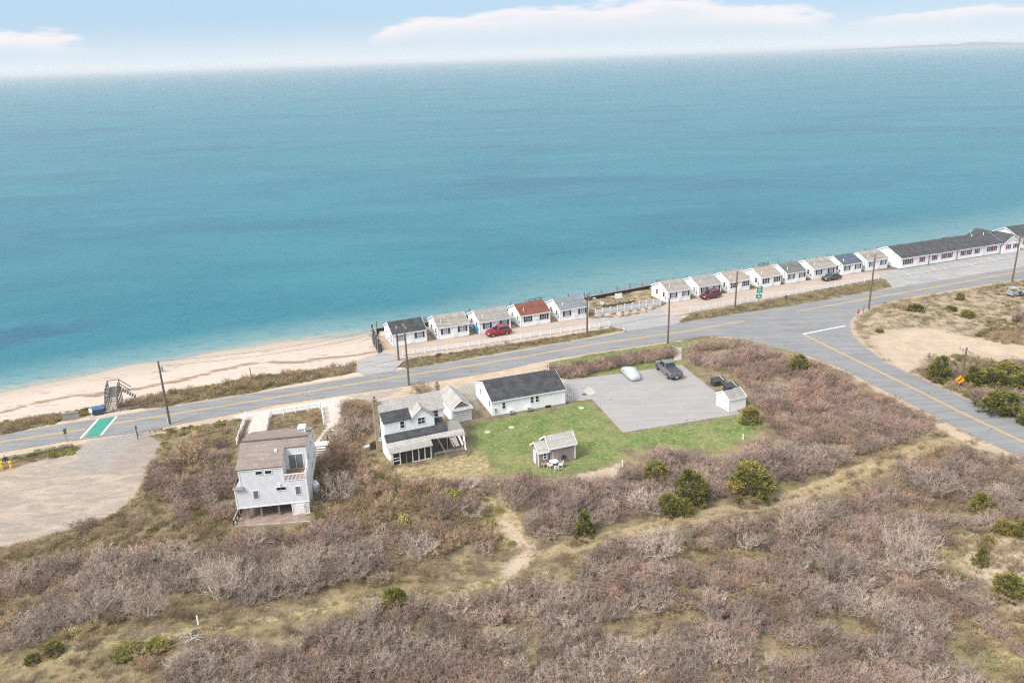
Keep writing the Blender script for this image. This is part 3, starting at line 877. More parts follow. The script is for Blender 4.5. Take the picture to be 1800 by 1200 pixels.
def gable_roof(w, d, eave, ridge, over=0.18, side=0.12, t=0.13, x0=0.0, y0=0.0, ry=None, back=None):
    """two roof slabs whose ridge runs along x"""
    ry = d / 2 if ry is None else ry; back = eave if back is None else back
    b = MB(); xa, xb = x0 - side, x0 + w + side; up_ = t
    sf = (ridge - eave) / ry; sb = (ridge - back) / (d - ry)
    yf, zf = y0 - over, eave - over * sf; yb, zb = y0 + d + over, back - over * sb
    b.prism([(yf, zf), (yf, zf + up_), (y0 + ry, ridge + up_ * 1.15), (yb, zb + up_), (yb, zb), (y0 + ry, ridge + 0.004)], 'x', xa, xb)
    return b


def fascia(parent, w, d, eave, ridge, over=0.18, side=0.12, ry=None, back=None, x0=0.0, y0=0.0, m=None):
    ry = d / 2 if ry is None else ry; back = eave if back is None else back
    sf = (ridge - eave) / ry; sb = (ridge - back) / (d - ry)
    b = MB()
    for x in (x0 - side - 0.02, x0 + w + side + 0.02):
        b.bar((x, y0 - over, eave - over * sf + 0.04), (x, y0 + ry, ridge + 0.04), 0.035, 0.19)
        b.bar((x, y0 + d + over, back - over * sb + 0.04), (x, y0 + ry, ridge + 0.04), 0.035, 0.19)
    b.bar((x0 - side, y0 - over - 0.02, eave - over * sf + 0.05), (x0 + w + side, y0 - over - 0.02, eave - over * sf + 0.05), 0.035, 0.14)
    return b.build('fascia', m or TRIM, parent)


ROOFS = {
 'black': shingle('black_shingles', (0.048, 0.049, 0.053), (0.075, 0.076, 0.08)),
 'tan': shingle('tan_grey_shingles', (0.33, 0.30, 0.265), (0.26, 0.24, 0.215)),
 'grey': shingle('grey_shingles', (0.25, 0.24, 0.225), (0.30, 0.285, 0.26)),
 'red': shingle('red_brown_shingles', (0.205, 0.078, 0.052), (0.165, 0.068, 0.05)),
 'bluegrey': shingle('blue_grey_shingles', (0.175, 0.19, 0.215), (0.215, 0.225, 0.24)),
 'darkgrey': shingle('dark_grey_shingles', (0.165, 0.17, 0.16), (0.13, 0.13, 0.125)),
 'blue': shingle('slate_blue_shingles', (0.085, 0.10, 0.14), (0.11, 0.125, 0.155)),
 'brown': shingle('brown_shingles', (0.30, 0.25, 0.21), (0.35, 0.30, 0.25)),
 'motel': shingle('charcoal_shingles', (0.062, 0.066, 0.07), (0.09, 0.092, 0.096)),
 'mauve': shingle('mauve_brown_shingles', (0.285, 0.23, 0.205), (0.235, 0.19, 0.17)),
 'pale': shingle('pale_grey_shingles', (0.36, 0.345, 0.32), (0.43, 0.41, 0.375)),
}

# ------------------------------------------------------------------ the row of cottages
COTT = [
 (((692, 610), (751, 600)), 'black', 'small white cottage with a black roof at the left end of the row'),
 (((771, 598), (825, 590)), 'tan', 'small white cottage with a tan roof just left of the red car'),
 (((844, 588), (897, 578.5)), 'grey', 'small white cottage with a grey roof right behind the bright red car'),
 (((916, 576), (966.5, 567.5)), 'red', 'small white cottage with the only red-brown roof in the row'),
 (((985, 566), (1033.5, 558)), 'bluegrey', 'small white cottage with a blue-grey roof beside the boulder apron'),
 (((1174, 533), (1212, 526.5)), 'tan', 'small white cottage with a tan roof right of the white panel fence'),
 (((1228, 523.5), (1266, 517)), 'grey', 'small white cottage with a grey roof behind the dark red car'),
 (((1281, 515), (1316, 509)), 'brown', 'small white cottage with a mottled brown-grey roof, third in the right row'),
 (((1337, 507), (1366.5, 501.5)), 'brown', 'small white cottage with a warm tan roof behind the green road sign'),
 (((1382, 499.4), (1414.5, 493.5)), 'darkgrey', 'small white cottage with a dark grey weathered roof in the right row'),
 (((1429, 491.6), (1467, 485)), 'tan', 'small white cottage with a tan-grey roof behind the dark sedan'),
 (((1480, 484), (1513, 478.5)), 'blue', 'small white cottage with a slate blue roof, second from the motel'),
 (((1523, 477), (1558, 471)), 'tan', 'small white cottage with a tan roof standing next to the motel'),
]
for i, ((a_, b_), roof, label) in enumerate(COTT):
    A, B = G(*a_), G(*b_)
    fr = Frame(A, B)
    ang = fr.ang * 0.3 + R(22.0) * 0.7
    w = max(5.0, min(fr.w * 1.0, 5.9)); d = 5.9; ev, rd = 2.22, 3.52
    t_ = thing('cottage', label, 'cottage', A, ang, 'white cottages along the beach')
    gable_body(w, d, ev, rd).build('wall', WHITE, t_)
    base = MB(); base.box(-0.03, w + 0.03, -0.03, d + 0.03, -0.3, 0.12); base.build('foundation', plain('painted_block', (0.55, 0.54, 0.52)), t_)
    gable_roof(w, d, ev, rd).build('roof', ROOFS[roof], t_)
    fascia(t_, w, d, ev, rd)
    for x in (0.0, w): cb = MB(); cb.box(x - 0.06, x + 0.06, -0.04, 0.08, 0.12, ev - 0.05); cb.build('corner_board', TRIM, t_)
    gl = GLASS if roof in ('red', 'brown') else CURTAIN
    for j, x in enumerate((w * 0.24, w * 0.80)):
        ww = 0.78 if j == 0 else 0.84
        window(t_, 'front', x, 0, 0.98, ww, 0.94, 2, 2, gl)
        shutters(t_, 'front', x, 0, 0.94, ww, 1.02, NAVY)
    door(t_, 'front', w * 0.56, 0, 0.13, 0.8, 1.85)
    for y in (1.5, 3.9): window(t_, 'left', 0, y, 0.95, 0.62, 0.9, 1, 2, GLASS if i % 3 else CURTAIN)
    for y in (2.0, 4.2): window(t_, 'right', w, y, 0.95, 0.62, 0.9, 1, 2, GLASS)
    v = MB(); v.tube([(w * 0.16, 0.9, 2.4), (w * 0.16, 0.9, 3.35)], 0.07, 8); v.build('vent_pipe', TRIM, t_)
    mt = MB(); mt.box(-0.14, 0.0, 0.55, 0.85, 0.7, 1.1); mt.tube([(-0.07, 0.7, 1.1), (-0.07, 0.7, 2.3)], 0.03, 6); mt.build('electric_meter', GALV, t_)
    lp = MB(); lp.box(w * 0.56 + 0.5, w * 0.56 + 0.6, -0.1, 0, 1.55, 1.75); lp.build('porch_lamp', plain('lamp_metal', (0.06, 0.06, 0.06)), t_)
    if i in (0, 2, 3, 7):
        ac = MB(); ac.box(-0.45, 0.0, 3.0, 3.6, 0.8, 1.15); ac.build('air_conditioner', TRIM, t_)

# blue tarpaulin leaning on the third cottage
p = G(836, 583); tb = MB()
tb.prism([(-0.1, 0), (0.5, 0), (0.3, 0.9), (0.05, 1.2), (-0.1, 1.1)], 'y', -1.0, 1.0)
tag(tb.build('tarpaulin', plain('blue_tarp', (0.03, 0.34, 0.58), 0.4), None, loc=p, rz=R(22)), 'bright blue covered board against the grey-roofed cottage', 'tarpaulin')

# ------------------------------------------------------------------ the long motel and its neighbour
A, B = G(1582, 473.4), G(1759, 445.5)
fr = Frame(A, B)
t_ = thing('motel', 'long low white motel with a charcoal roof and maroon shutters', 'motel', A, fr.ang)
W = fr.w; D = 8.2; EV, RD = 2.45, 4.15
gable_body(W, D, EV, RD).build('wall', WHITE, t_)
gable_roof(W, D, EV, RD, 0.3, 0.15).build('roof', ROOFS['motel'], t_); fascia(t_, W, D, EV, RD, 0.3, 0.15)
bs = MB(); bs.box(-0.03, W + 0.03, -0.03, D, -0.3, 0.15); bs.build('foundation', plain('dark_block', (0.16, 0.15, 0.14)), t_)
for zx in (760, 800, 905, 1015, 1098, 1150, 1265, 1318, 1388, 1495, 1540):
    yy = 455 - (zx - 760) * (455 - 333) / (1540 - 760)
    x, z = fr.on_y(1440 + zx / 5, 370 + yy / 5)
    window(t_, 'front', x, 0, 0.98, 0.62, 0.98, 1, 2, GLASS); shutters(t_, 'front', x, 0, 0.94, 0.62, 1.06, MAROON, 0.36)
for zx in (862, 965, 1183, 1212, 1440, 1593):
    yy = 455 - (zx - 760) * (455 - 333) / (1540 - 760)
    x, z = fr.on_y(1440 + zx / 5, 370 + yy / 5)
    if zx in (862, 1183, 1440): door(t_, 'front', x, 0, 0.16, 0.85, 1.95)
    else:
        dp = MB(); dp.box(x - 0.07, x + 0.07, -0.12, 0, 0.05, EV - 0.05); dp.build('downpipe', plain('green_grey_pipe', (0.13, 0.17, 0.16)), t_)
# cross wing at the far end
wx0, wx1 = W + 0.002, W + fr.on_y(1790, 440.5)[0] - W
wing_w = max(4.6, fr.on_y(1790, 440.5)[0] - W); wr = 4.05
wb = MB(); wb.prism([(W, 0), (W + wing_w, 0), (W + wing_w, EV), (W + wing_w / 2, wr), (W, EV)], 'y', -0.35, D * 0.5)
wb.build('wing_wall', WHITE, t_)
rb = MB(); sl = (wr - EV) / (wing_w / 2); o_ = 0.25
rb.prism([(W - o_, EV - o_ * sl), (W - o_, EV - o_ * sl + 0.13), (W + wing_w / 2, wr + 0.16), (W + wing_w + o_, EV - o_ * sl + 0.13), (W + wing_w + o_, EV - o_ * sl), (W + wing_w / 2, wr + 0.01)], 'y', -0.55, D * 0.52)
rb.build('wing_roof', ROOFS['motel'], t_)
fb = MB()
for s in (-1, 1): fb.bar((W + wing_w / 2 + s * (wing_w / 2 + o_), -0.57, EV - o_ * sl + 0.03), (W + wing_w / 2, -0.57, wr + 0.05), 0.035, 0.2)
fb.build('wing_fascia', TRIM, t_)
for k_ in (0.3, 0.7):
    x = W + wing_w * k_
    window(t_, 'front', x, -0.35, 0.98, 0.62, 0.98, 1, 2, GLASS); shutters(t_, 'front', x, -0.35, 0.94, 0.62, 1.06, MAROON, 0.36)
sat = MB(); sat.tube([(W - 4, D * 0.5 + 1.2, RD - 0.3), (W - 4, D * 0.5 + 1.2, RD + 0.5)], 0.05, 6); sat.tube([(W - 4.0, D * 0.5 + 1.0, RD + 0.45), (W - 4.0, D * 0.5 + 1.25, RD + 0.55)], [0.38, 0.1], 12)
sat.build('satellite_dish', TRIM, t_)
for x in (W - 6, W - 2.4):
    v = MB(); v.tube([(x, D * 0.4, RD - 0.4), (x, D * 0.4, RD + 0.35)], 0.08, 8); v.build('vent_pipe', TRIM, t_)
# rear gable seen over the roof
gx, gp = fr.on_y(1733, 405.5, D * 0.85); gp = min(max(gp, 3.9), 4.9)
rg = MB(); rg.prism([(gx - 3.0, 2.4), (gx + 3.0, 2.4), (gx, gp)], 'y', D * 0.5 + 0.8, D + 1.5); rg.build('rear_gable_roof', ROOFS['motel'], t_)

p = G(1790, 437.5); q = G(1850, 428)
fr2 = Frame(p, q)
t_ = thing('motel', 'white dark-roofed building cut off by the right edge', 'motel', p, fr.ang)
gable_body(22, 8, 2.5, 4.4).build('wall', WHITE, t_); gable_roof(22, 8, 2.5, 4.4, 0.3, 0.2).build('roof', ROOFS['motel'], t_); fascia(t_, 22, 8, 2.5, 4.4, 0.3, 0.2)
for x in (2, 5.5, 9, 12.5, 16): window(t_, 'front', x, 0, 1.0, 0.7, 0.95, 1, 2); shutters(t_, 'front', x, 0, 0.96, 0.7, 1.03, MAROON, 0.36)
door(t_, 'front', 3.7, 0, 0.1)

# ------------------------------------------------------------------ white building by the lot
A, B = G(866, 734), G(994, 711)
fr = Frame(A, B); W = fr.w; D = 7.6; EV, RD = 2.3, 3.72
t_ = thing('white_house', 'long white building with a charcoal roof between garage and parking lot', 'house', A, fr.ang)
gable_body(W, D, EV, RD).build('wall', WHITE, t_)
bs = MB(); bs.box(-0.025, W + 0.025, -0.025, D + 0.025, -0.3, 0.28); bs.build('foundation', plain('grey_concrete', (0.34, 0.32, 0.29)), t_)
gable_roof(W, D, EV, RD, 0.14, 0.1).build('roof', ROOFS['black'], t_); fascia(t_, W, D, EV, RD, 0.14, 0.1)
for zx, zy in ((328, 462), (576, 412), (621, 404)):
    x, z = fr.on_y(820 + zx / 5, 620 + zy / 5); window(t_, 'front', x, 0, z - 0.42, 0.42, 0.85, 1, 2)
for zx, zy in ((381, 508), (537, 480)):
    x, z = fr.on_y(820 + zx / 5, 620 + zy / 5)
    ac = MB(); ac.box(x - 0.34, x + 0.34, -0.4, 0, z - 0.2, z + 0.2); o = ac.build('air_conditioner', TRIM, t_)
    gr = MB(); gr.box(x - 0.12, x + 0.24, -0.42, -0.4, z - 0.13, z + 0.13); gr.build('grille', plain('grille', (0.25, 0.25, 0.25)), o)
x, z = fr.on_y(820 + 716 / 5, 620 + 478 / 5); vb = MB(); vb.box(x - 0.4, x + 0.4, -0.05, 0, 0.06, 0.4); vb.build('basement_vent', DARKHOLE, t_)
x, z = fr.on_y(820 + 255 / 5, 620 + 522 / 5); mt = MB(); mt.box(x - 0.1, x + 0.1, -0.14, 0, 0.9, 1.3); mt.tube([(x, -0.07, 0.3), (x, -0.07, 0.9)], 0.03, 6); mt.build('electric_meter', GALV, t_)
for zx, zy in ((127, 342), (206, 447)):
    y, z = fr.on_x(820 + zx / 5, 620 + zy / 5); window(t_, 'left', 0, y, z - 0.42, 0.4, 0.85, 1, 2)
v = MB(); v.tube([(W - 0.8, D * 0.55, RD - 0.2), (W - 0.8, D * 0.55, RD + 0.55)], 0.06, 8); v.build('vent_pipe', TRIM, t_)
door(t_, 'right', W, 1.2, 0.7)
st = MB()
for i in range(4): st.box(W + 0.03 + i * 0.3, W + 0.33 + i * 0.3, 0.6, 1.8, 0, 0.7 - i * 0.17)
st.build('steps', plain('step_wood', (0.45, 0.43, 0.4)), t_)
for y in (0.6, 1.8):
    rl = MB()
    for i in range(5): x = W + 0.1 + i * 0.3; zz = 0.7 - i * 0.15; rl.box(x - 0.03, x + 0.03, y - 0.03, y + 0.03, max(zz - 0.1, 0), zz + 0.9)
    rl.bar((W + 0.05, y, 1.6), (W + 1.35, y, 1.0), 0.06, 0.09); rl.build('handrail', TRIM, t_)

# ------------------------------------------------------------------ storage shed and two bin sheds
A, B = G(1281, 724), G(1309.5, 717)
fr = Frame(A, B); W = fr.w; D = 2.75
t_ = thing('storage_shed', 'small white storage shed at the right corner of the lot', 'shed', A, fr.ang)
gable_body(W, D, 1.72, 2.5).build('wall', WHITE, t_); gable_roof(W, D, 1.72, 2.5, 0.1, 0.06, 0.08).build('roof', ROOFS['grey'], t_); fascia(t_, W, D, 1.72, 2.5, 0.1, 0.06)
sk = MB(); sk.box(0.05, W - 0.05, 0.05, D - 0.05, -0.15, 0.0); sk.build('skid', WOOD_DARK, t_)
for x in (0, W): cb = MB(); cb.box(x - 0.05, x + 0.05, -0.03, 0.06, 0, 1.68); cb.build('corner_board', TRIM, t_)
dl = MB(); dl.box(-0.045, -0.004, 0.55, 2.15, 0.05, 1.62); d_ = dl.build('door', TRIM, t_)
hb = MB()
for z in (0.3, 1.35):
    for y in (0.56, 1.86): hb.box(-0.06, -0.045, y, y + 0.28, z, z + 0.06)
hb.build('hinge', plain('hinge_black', (0.05, 0.05, 0.05)), d_)
for (px, py), lab in (((1262, 676), 'dark green bin shed with a black lid at the lot edge'), ((1284, 686), 'black-lidded bin shed half hidden behind the white shed')):
    p = G(px, py); t_ = thing('bin_shed', lab, 'bin', p, fr.ang - R(4), 'bin sheds by the lot')
    b = MB(); b.box(-0.95, 0.95, -0.5, 0.5, 0, 0.8); b.build('box', mat('dark_green_board', (0.05, 0.06, 0.05), 0.8, 0.2), t_)
    l = MB(); l.slab((-1.02, -0.6, 0.78), (1.02, -0.6, 0.78), (1.02, 0.6, 1.05), (-1.02, 0.6, 1.05), 0.07); l.build('lid', plain('black_felt', (0.04, 0.043, 0.055), 0.7), t_)
    r_ = MB(); r_.bar((0.62, -0.6, 0.805), (0.62, 0.6, 1.075), 0.06, 0.03); r_.build('lid_strip', TRIM, t_)
    for x in (0.35, 0.85):
        n_ = MB(); n_.box(x - 0.16, x + 0.16, -0.52, -0.502, 0.45, 0.7); n_.build('notice', plain('notice_paper', (0.62, 0.56, 0.42)), t_)

# ------------------------------------------------------------------ old farmhouse with lean-to porch
A, B = G(690.6, 819.9), G(758.5, 805.2)
fr = Frame(A, B)
k = lambda *v: [x * K for x in v] if len(v) > 1 else v[0] * K
t_ = thing('farmhouse', 'old white farmhouse with cross gable, lean-to roofs and a collapsing porch', 'house', A, fr.ang)
X0, X1 = k(-0.15, 7.05); YF, YW, YR, YB = k(2.0, 3.0, 4.25, 6.9); ZE, ZR, ZD = k(4.55, 6.0, 4.4)
b = MB(); b.prism([(YW, 0), (YB, 0), (YB, k(3.6)), (YR, ZR), (YW, ZE)], 'x', X0, X1); b.build('wall', WHITE, t_)
b = MB(); s1 = (ZR - ZE) / (YR - YW); s2 = (ZR - k(3.6)) / (YB - YR)
b.prism([(YW - 0.2, ZE - 0.2 * s1), (YW - 0.2, ZE - 0.2 * s1 + 0.13), (YR, ZR + 0.15), (YB + 0.2, k(3.6) - 0.2 * s2 + 0.13), (YB + 0.2, k(3.6) - 0.2 * s2), (YR, ZR + 0.005)], 'x', X0 - 0.15, X1 + 0.15)
b.build('roof', ROOFS['pale'], t_)
# shed dormer on the left with a black roof, and the gabled bay
b = MB(); b.prism([(YF, 0), (YW + 0.3, 0), (YW + 0.3, ZD + 0.55), (YF, ZD)], 'x', X0 + 0.003, k(3.3)); b.build('dormer_wall', WHITE, t_)
b = MB(); b.slab((X0 - 0.1, YF - 0.15, ZD + 0.05), (k(3.0), YF - 0.15, ZD + 0.05), (k(3.0), YW + 0.55, ZD + 0.85), (X0 - 0.1, YW + 0.55, ZD + 0.85), 0.1); b.build('dormer_roof', ROOFS['black'], t_)
gx0, gx1, gp = k(2.9, 5.62, 4.2); gz_e, gz_p = k(4.15, 5.35)
b = MB(); b.prism([(gx0, 0), (gx1, 0), (gx1, gz_e), (gp, gz_p), (gx0, gz_e)], 'y', YF - 0.02, YR); b.build('bay_wall', WHITE, t_)
b = MB(); sl = (gz_p - gz_e) / (gp - gx0)
b.prism([(gx0 - 0.15, gz_e - 0.15 * sl), (gx0 - 0.15, gz_e - 0.15 * sl + 0.14), (gp, gz_p + 0.16), (gx1 + 0.15, gz_e - 0.15 * sl + 0.14), (gx1 + 0.15, gz_e - 0.15 * sl), (gp, gz_p + 0.01)], 'y', YF - 0.18, YR); b.build('bay_roof', ROOFS['pale'], t_)
s_ = 5.453
for (zx, zy), y, w, h, c_ in (((475, 687), YF, 0.5, 0.85, 1), ((658, 648), YF - 0.02, 0.85, 0.8, 2), ((795, 575), YW, 0.55, 1.0, 1)):
    x, z = fr.on_y(620 + zx / s_, 620 + zy / s_, y); window(t_, 'front', x, y, z - h / 2, w, h, c_, 2, GLASS)
for z in (k(1.4), k(3.3)): window(t_, 'left', X0, k(4.2), z, 0.6, 0.95, 1, 2)
# chimneys
for x, y, z1, nm in ((X0 - 0.42, YR - 0.1, ZR + 0.55, 'left'), (X1 - 0.1, YR + 0.45, ZR + 0.75, 'right')):
    c_ = MB(); c_.box(x - 0.25, x + 0.25, y - 0.28, y + 0.28, 0, z1); c_.box(x - 0.3, x + 0.3, y - 0.33, y + 0.33, z1, z1 + 0.12)
    o = c_.build('chimney', mat('chimney_brick', (0.27, 0.20, 0.13), 0.9, 0.2, 3.0, col2=(0.36, 0.30, 0.20)), t_)
    pt = MB(); pt.tube([(x, y, z1 + 0.12), (x, y, z1 + 0.42)], 0.13, 8); pt.build('chimney_pot', mat('terracotta', (0.36, 0.12, 0.07)), o)
# lean-to: dark upper roof, grey lower roof
PX1 = k(8.6)
b = MB(); b.prism([(0.05, 0), (YF, 0), (YF, k(2.85)), (k(0.9), k(2.35)), (0.05, k(1.75))], 'x', k(-0.1), k(-0.02)); b.build('porch_side_wall', WHITE, t_)
b = MB()
b.slab((k(-0.25), k(0.9), k(2.5)), (k(6.85), k(0.9), k(2.5)), (k(6.85), YF, k(3.0)), (k(-0.25), YF, k(3.0)), 0.1)
b.slab((gx1 + 0.02, YF, k(3.0)), (k(6.85), YF, k(3.0)), (k(6.85), YW, k(3.4)), (gx1 + 0.02, YW, k(3.4)), 0.1)
b.build('lean_to_roof', ROOFS['black'], t_)
b = MB()
b.slab((k(-0.3), k(-0.45), k(1.78)), (k(4.6), k(-0.45), k(1.78)), (k(4.6), k(0.9), k(2.47)), (k(-0.3), k(0.9), k(2.47)), 0.1)
b.slab((k(4.6), k(0.35), k(2.19)), (PX1, k(0.0), k(2.02)), (PX1, k(0.9), k(2.47)), (k(4.6), k(0.9), k(2.47)), 0.1)
b.build('porch_roof', ROOFS['pale'], t_)
b = MB(); b.slab((k(6.88), k(0.95), k(2.5)), (PX1, k(0.95), k(2.5)), (PX1, k(3.4), k(2.62)), (k(6.88), k(3.4), k(2.62)), 0.12); b.build('side_porch_roof', mat('felt_roof', (0.27, 0.245, 0.225), 0.9, 0.1, 1.0), t_)
b = MB()
b.box(k(7.0), k(8.45), k(1.2), k(3.3), 0, k(2.4)); b.box(k(0), k(6.9), k(1.7), k(1.95), 0, k(2.55)); b.build('inner_wall', mat('grey_boards', (0.20, 0.18, 0.165), 0.9, 0.15), t_)
# porch front: screen door, posts, screens
h = k(1.72)
b = MB(); w_ = 0.95
for x in (0.08, 0.98): b.box(x - 0.07, x + 0.07, -0.05, 0.05, 0, h)
for z in (0.05, 0.62, 1.0, h - 0.12): b.box(0.15, 0.91, -0.04, 0.04, z, z + 0.09)
b.build('screen_door', TRIM, t_)
for i, x in enumerate(np.linspace(1.75, k(4.43), 5)):
    b = MB(); b.box(x - 0.06, x + 0.06, -0.05, 0.06, 0, h); b.build('post', TRIM if i > 0 else WOOD_GREY, t_)
b = MB(); b.box(1.05, k(4.45), -0.03, 0.03, h - 0.12, h); b.box(2.45, k(4.45), -0.045, 0.02, 0.0, 0.12); b.build('porch_rail', TRIM, t_)
b = MB(); b.box(0.0, k(4.5), 0.25, 0.28, 0.1, h); b.build('screen', mat('insect_screen', (0.075, 0.07, 0.062), 0.8, 0.2, 1.0), t_)
b = MB(); b.box(0, PX1 - 0.1, 0.3, k(1.7), 0, 0.12); b.build('porch_floor', WOOD_GREY, t_)
# the open, collapsing end
for p_, q_ in (((k(4.6), 0.2, 0), (k(4.6), 0.2, k(2.1))), ((k(5.4), 0.3, k(2.1)), (k(6.1), -0.3, 0.4)), ((k(6.45), 0.2, 0), (k(6.45), 0.2, k(2.0))), ((k(4.75), -0.75, 0), (k(4.75), -0.75, 0.95)), ((k(6.45), -0.75, 0), (k(6.45), -0.75, 0.95)), ((k(4.75), -0.75, 0.95), (k(6.75), -0.75, 0.95)), ((k(8.3), -1.4, 0), (k(8.0), -0.6, k(1.8)))):
    b = MB(); b.bar(p_, q_, 0.1, 0.1); b.build('broken_post', WOOD_GREY, t_)
for i in range(9):
    x = k(6.75) + i * 0.22; 
    if i in (4, 7): continue
    b = MB(); lean = random.uniform(-0.12, 0.12) * (1 + 2 * (i > 5)); b.bar((x, k(0.1), k(2.0)), (x + lean, k(-1.35) + random.uniform(-0.2, 0.15), k(1.55) - 0.1 * i * (i > 5)), 0.19, 0.03)
    b.build('loose_board', [WOOD_GREY, mat('pinkish_board', (0.36, 0.29, 0.27), 0.9, 0.1), TRIM][(i * 7) % 3 if i > 4 else i % 2], t_)
b = MB(); b.tube([(X0 - 0.1, YF - 0.1, k(2.9)), (X0 - 0.75, YF - 0.2, k(2.8))], 0.05, 6); b.tube([(X0 - 0.1, YF + 1.2, k(2.0)), (X0 - 0.6, YF + 1.2, k(2.0))], 0.04, 6); b.build('gutter_pipe', TRIM, t_)
HOUSE2 = fr

# garage beside the farmhouse
A2 = HOUSE2.o + HOUSE2.d * k(9.45) + HOUSE2.n * k(7.5)
t_ = thing('garage', 'small white garage with a pale roof and brown gable beside the farmhouse', 'garage', A2, fr.ang)
W = k(2.5); D = k(5.2); EV, RD = k(1.9), k(2.85)
b = MB(); b.prism([(0, 0), (W, 0), (W, EV), (W / 2, RD), (0, EV)], 'y', 0, D); b.build('wall', WHITE, t_)
sl = (RD - EV) / (W / 2); o_ = 0.15
b = MB(); b.prism([(-o_, EV - o_ * sl), (-o_, EV - o_ * sl + 0.12), (W / 2, RD + 0.14), (W + o_, EV - o_ * sl + 0.12), (W + o_, EV - o_ * sl), (W / 2, RD + 0.005)], 'y', 0.25, D + 0.15); b.build('roof', ROOFS['pale'], t_)
b = MB(); b.slab((-o_, -0.5, EV - 0.2), (W + o_, -0.5, EV - 0.2), (W + o_, 0.3, EV + 0.06), (-o_, 0.3, EV + 0.06), 0.08); b.build('pent_roof', ROOFS['pale'], t_)
b = MB(); b.prism([(0.25, EV + 0.1), (W - 0.25, EV + 0.1), (W / 2, RD - 0.08)], 'y', -0.03, -0.003); b.build('gable_board', mat('brown_gable', (0.20, 0.155, 0.135), 0.9, 0.15), t_)
b = MB(); b.box(0.2, W - 0.2, -0.05, -0.003, 0.05, EV - 0.3); o = b.build('garage_door', TRIM, t_)
for i in range(1, 4): b = MB(); b.box(0.2, W - 0.2, -0.06, -0.05, 0.05 + i * 0.4, 0.07 + i * 0.4); b.build('panel_joint', plain('joint_grey', (0.4, 0.4, 0.4)), o)
# timber ramp between the two
tb = MB(); p0 = HOUSE2.o + HOUSE2.d * k(7.9) + HOUSE2.n * k(4.6)
t_ = thing('timber_landing', 'brown timber landing between farmhouse and garage', 'decking', p0, fr.ang)
for i in range(6): b = MB(); b.box(0, k(1.25), i * 0.48, i * 0.48 + 0.44, 0.18, 0.26); b.build('plank', WOOD_BROWN, t_)
for x in (0.02, k(1.2)): b = MB(); b.box(x, x + 0.08, 0, 2.9, 0, 0.18); b.build('joist', WOOD_DARK, t_)
# ------------------------------------------------------------------ grey house on posts
A, B = G(433, 914), G(546, 902)
fr = Frame(A, B); W = fr.w; H1 = fr
GREYS = siding('pale_grey_siding', (0.70, 0.705, 0.72))
t_ = thing('stilt_house', 'tall pale grey house on posts with brown roof and roof deck', 'house', A, fr.ang)
ZF, ZDK, ZE, ZLOW = k(1.35), 4.12, k(5.5), k(3.6)
RY, ZR = k(3.75), k(6.58); D = k(9.4); ZB = k(4.95)
RX = fr.on_y(503, 850)[0]; RX = W * 0.655; RD = 2.75
# lower storey
b = MB(); b.box(0, W, 0, D, ZF, ZDK); b.build('lower_wall', GREYS, t_)
# upper storey, cut back at the roof deck
zc = ZE + (ZR - ZE) * RD / RY
b = MB(); b.prism([(0.003, ZDK + 0.002), (D, ZDK + 0.002), (D, ZB), (RY, ZR), (0.003, ZE)], 'x', 0.003, RX); b.build('upper_wall', GREYS, t_)
b = MB(); b.prism([(RD, ZDK + 0.002), (D, ZDK + 0.002), (D, ZB), (RY, ZR), (RD, zc)], 'x', RX + 0.002, W - 0.003); b.build('upper_wall', GREYS, t_)
s1 = (ZR - ZE) / RY; s2 = (ZR - ZB) / (D - RY); o_ = 0.12
rm = ROOFS['mauve']
b = MB(); b.slab((-0.25, -o_, ZE - o_ * s1 + 0.13), (RX + 0.1, -o_, ZE - o_ * s1 + 0.13), (RX + 0.1, RY, ZR + 0.13), (-0.25, RY, ZR + 0.13), 0.125); b.build('roof', rm, t_)
b = MB(); b.slab((RX + 0.1, RD - 0.1, zc + 0.09), (W + 0.05, RD - 0.1, zc + 0.09), (W + 0.05, RY, ZR + 0.13), (RX + 0.1, RY, ZR + 0.13), 0.12); b.build('roof', rm, t_)
b = MB(); b.slab((-0.25, RY + 0.01, ZR + 0.13), (W + 0.1, RY + 0.01, ZR + 0.13), (W + 0.1, D + 0.2, ZB - 0.2 * s2 + 0.13), (-0.25, D + 0.2, ZB - 0.2 * s2 + 0.13), 0.125); b.build('roof', rm, t_)
b = MB(); b.bar((-0.25, RY, ZR + 0.16), (W + 0.1, RY, ZR + 0.16), 0.3, 0.07); b.build('ridge_cap', mat('dark_ridge', (0.13, 0.10, 0.095)), t_)
# low lean-to on the left side
LX = -k(0.62)
b = MB(); b.prism([(LX, ZF), (-0.003, ZF), (-0.003, ZLOW + 0.9), (LX, ZLOW - 0.05)], 'y', 0.002, D * 0.7); b.build('side_wall', GREYS, t_)
b = MB(); b.slab((LX - 0.15, -0.1, ZLOW + 0.06), (LX - 0.15, D * 0.7, ZLOW + 0.06), (-0.02, D * 0.7, ZE - 0.1), (-0.02, 1.0, ZE - 0.1), 0.1); b.build('side_roof', rm, t_)
b = MB(); b.slab((LX - 0.15, -0.35, ZLOW - 0.02), (k(0.25), -0.35, ZLOW - 0.02), (k(0.25), 0.0, ZLOW + 0.14), (LX - 0.15, 0.0, ZLOW + 0.14), 0.08); b.build('return_roof', rm, t_)
# corner boards and trim
tb = MB()
for x, z0, z1, y in ((0.0, ZDK, ZE, 0), (W, ZF, ZDK, 0), (LX, ZF, ZLOW - 0.1, 0), (RX, ZDK + 0.05, ZE, 0)): tb.box(x - 0.07, x + 0.07, y - 0.03, y + 0.07, z0, z1)
tb.bar((0, -0.02, ZE - 0.08), (RX, -0.02, ZE - 0.08), 0.05, 0.2); tb.bar((LX, -0.02, ZF + 0.05), (W, -0.02, ZF + 0.05), 0.04, 0.12)
tb.build('trim', TRIM, t_)
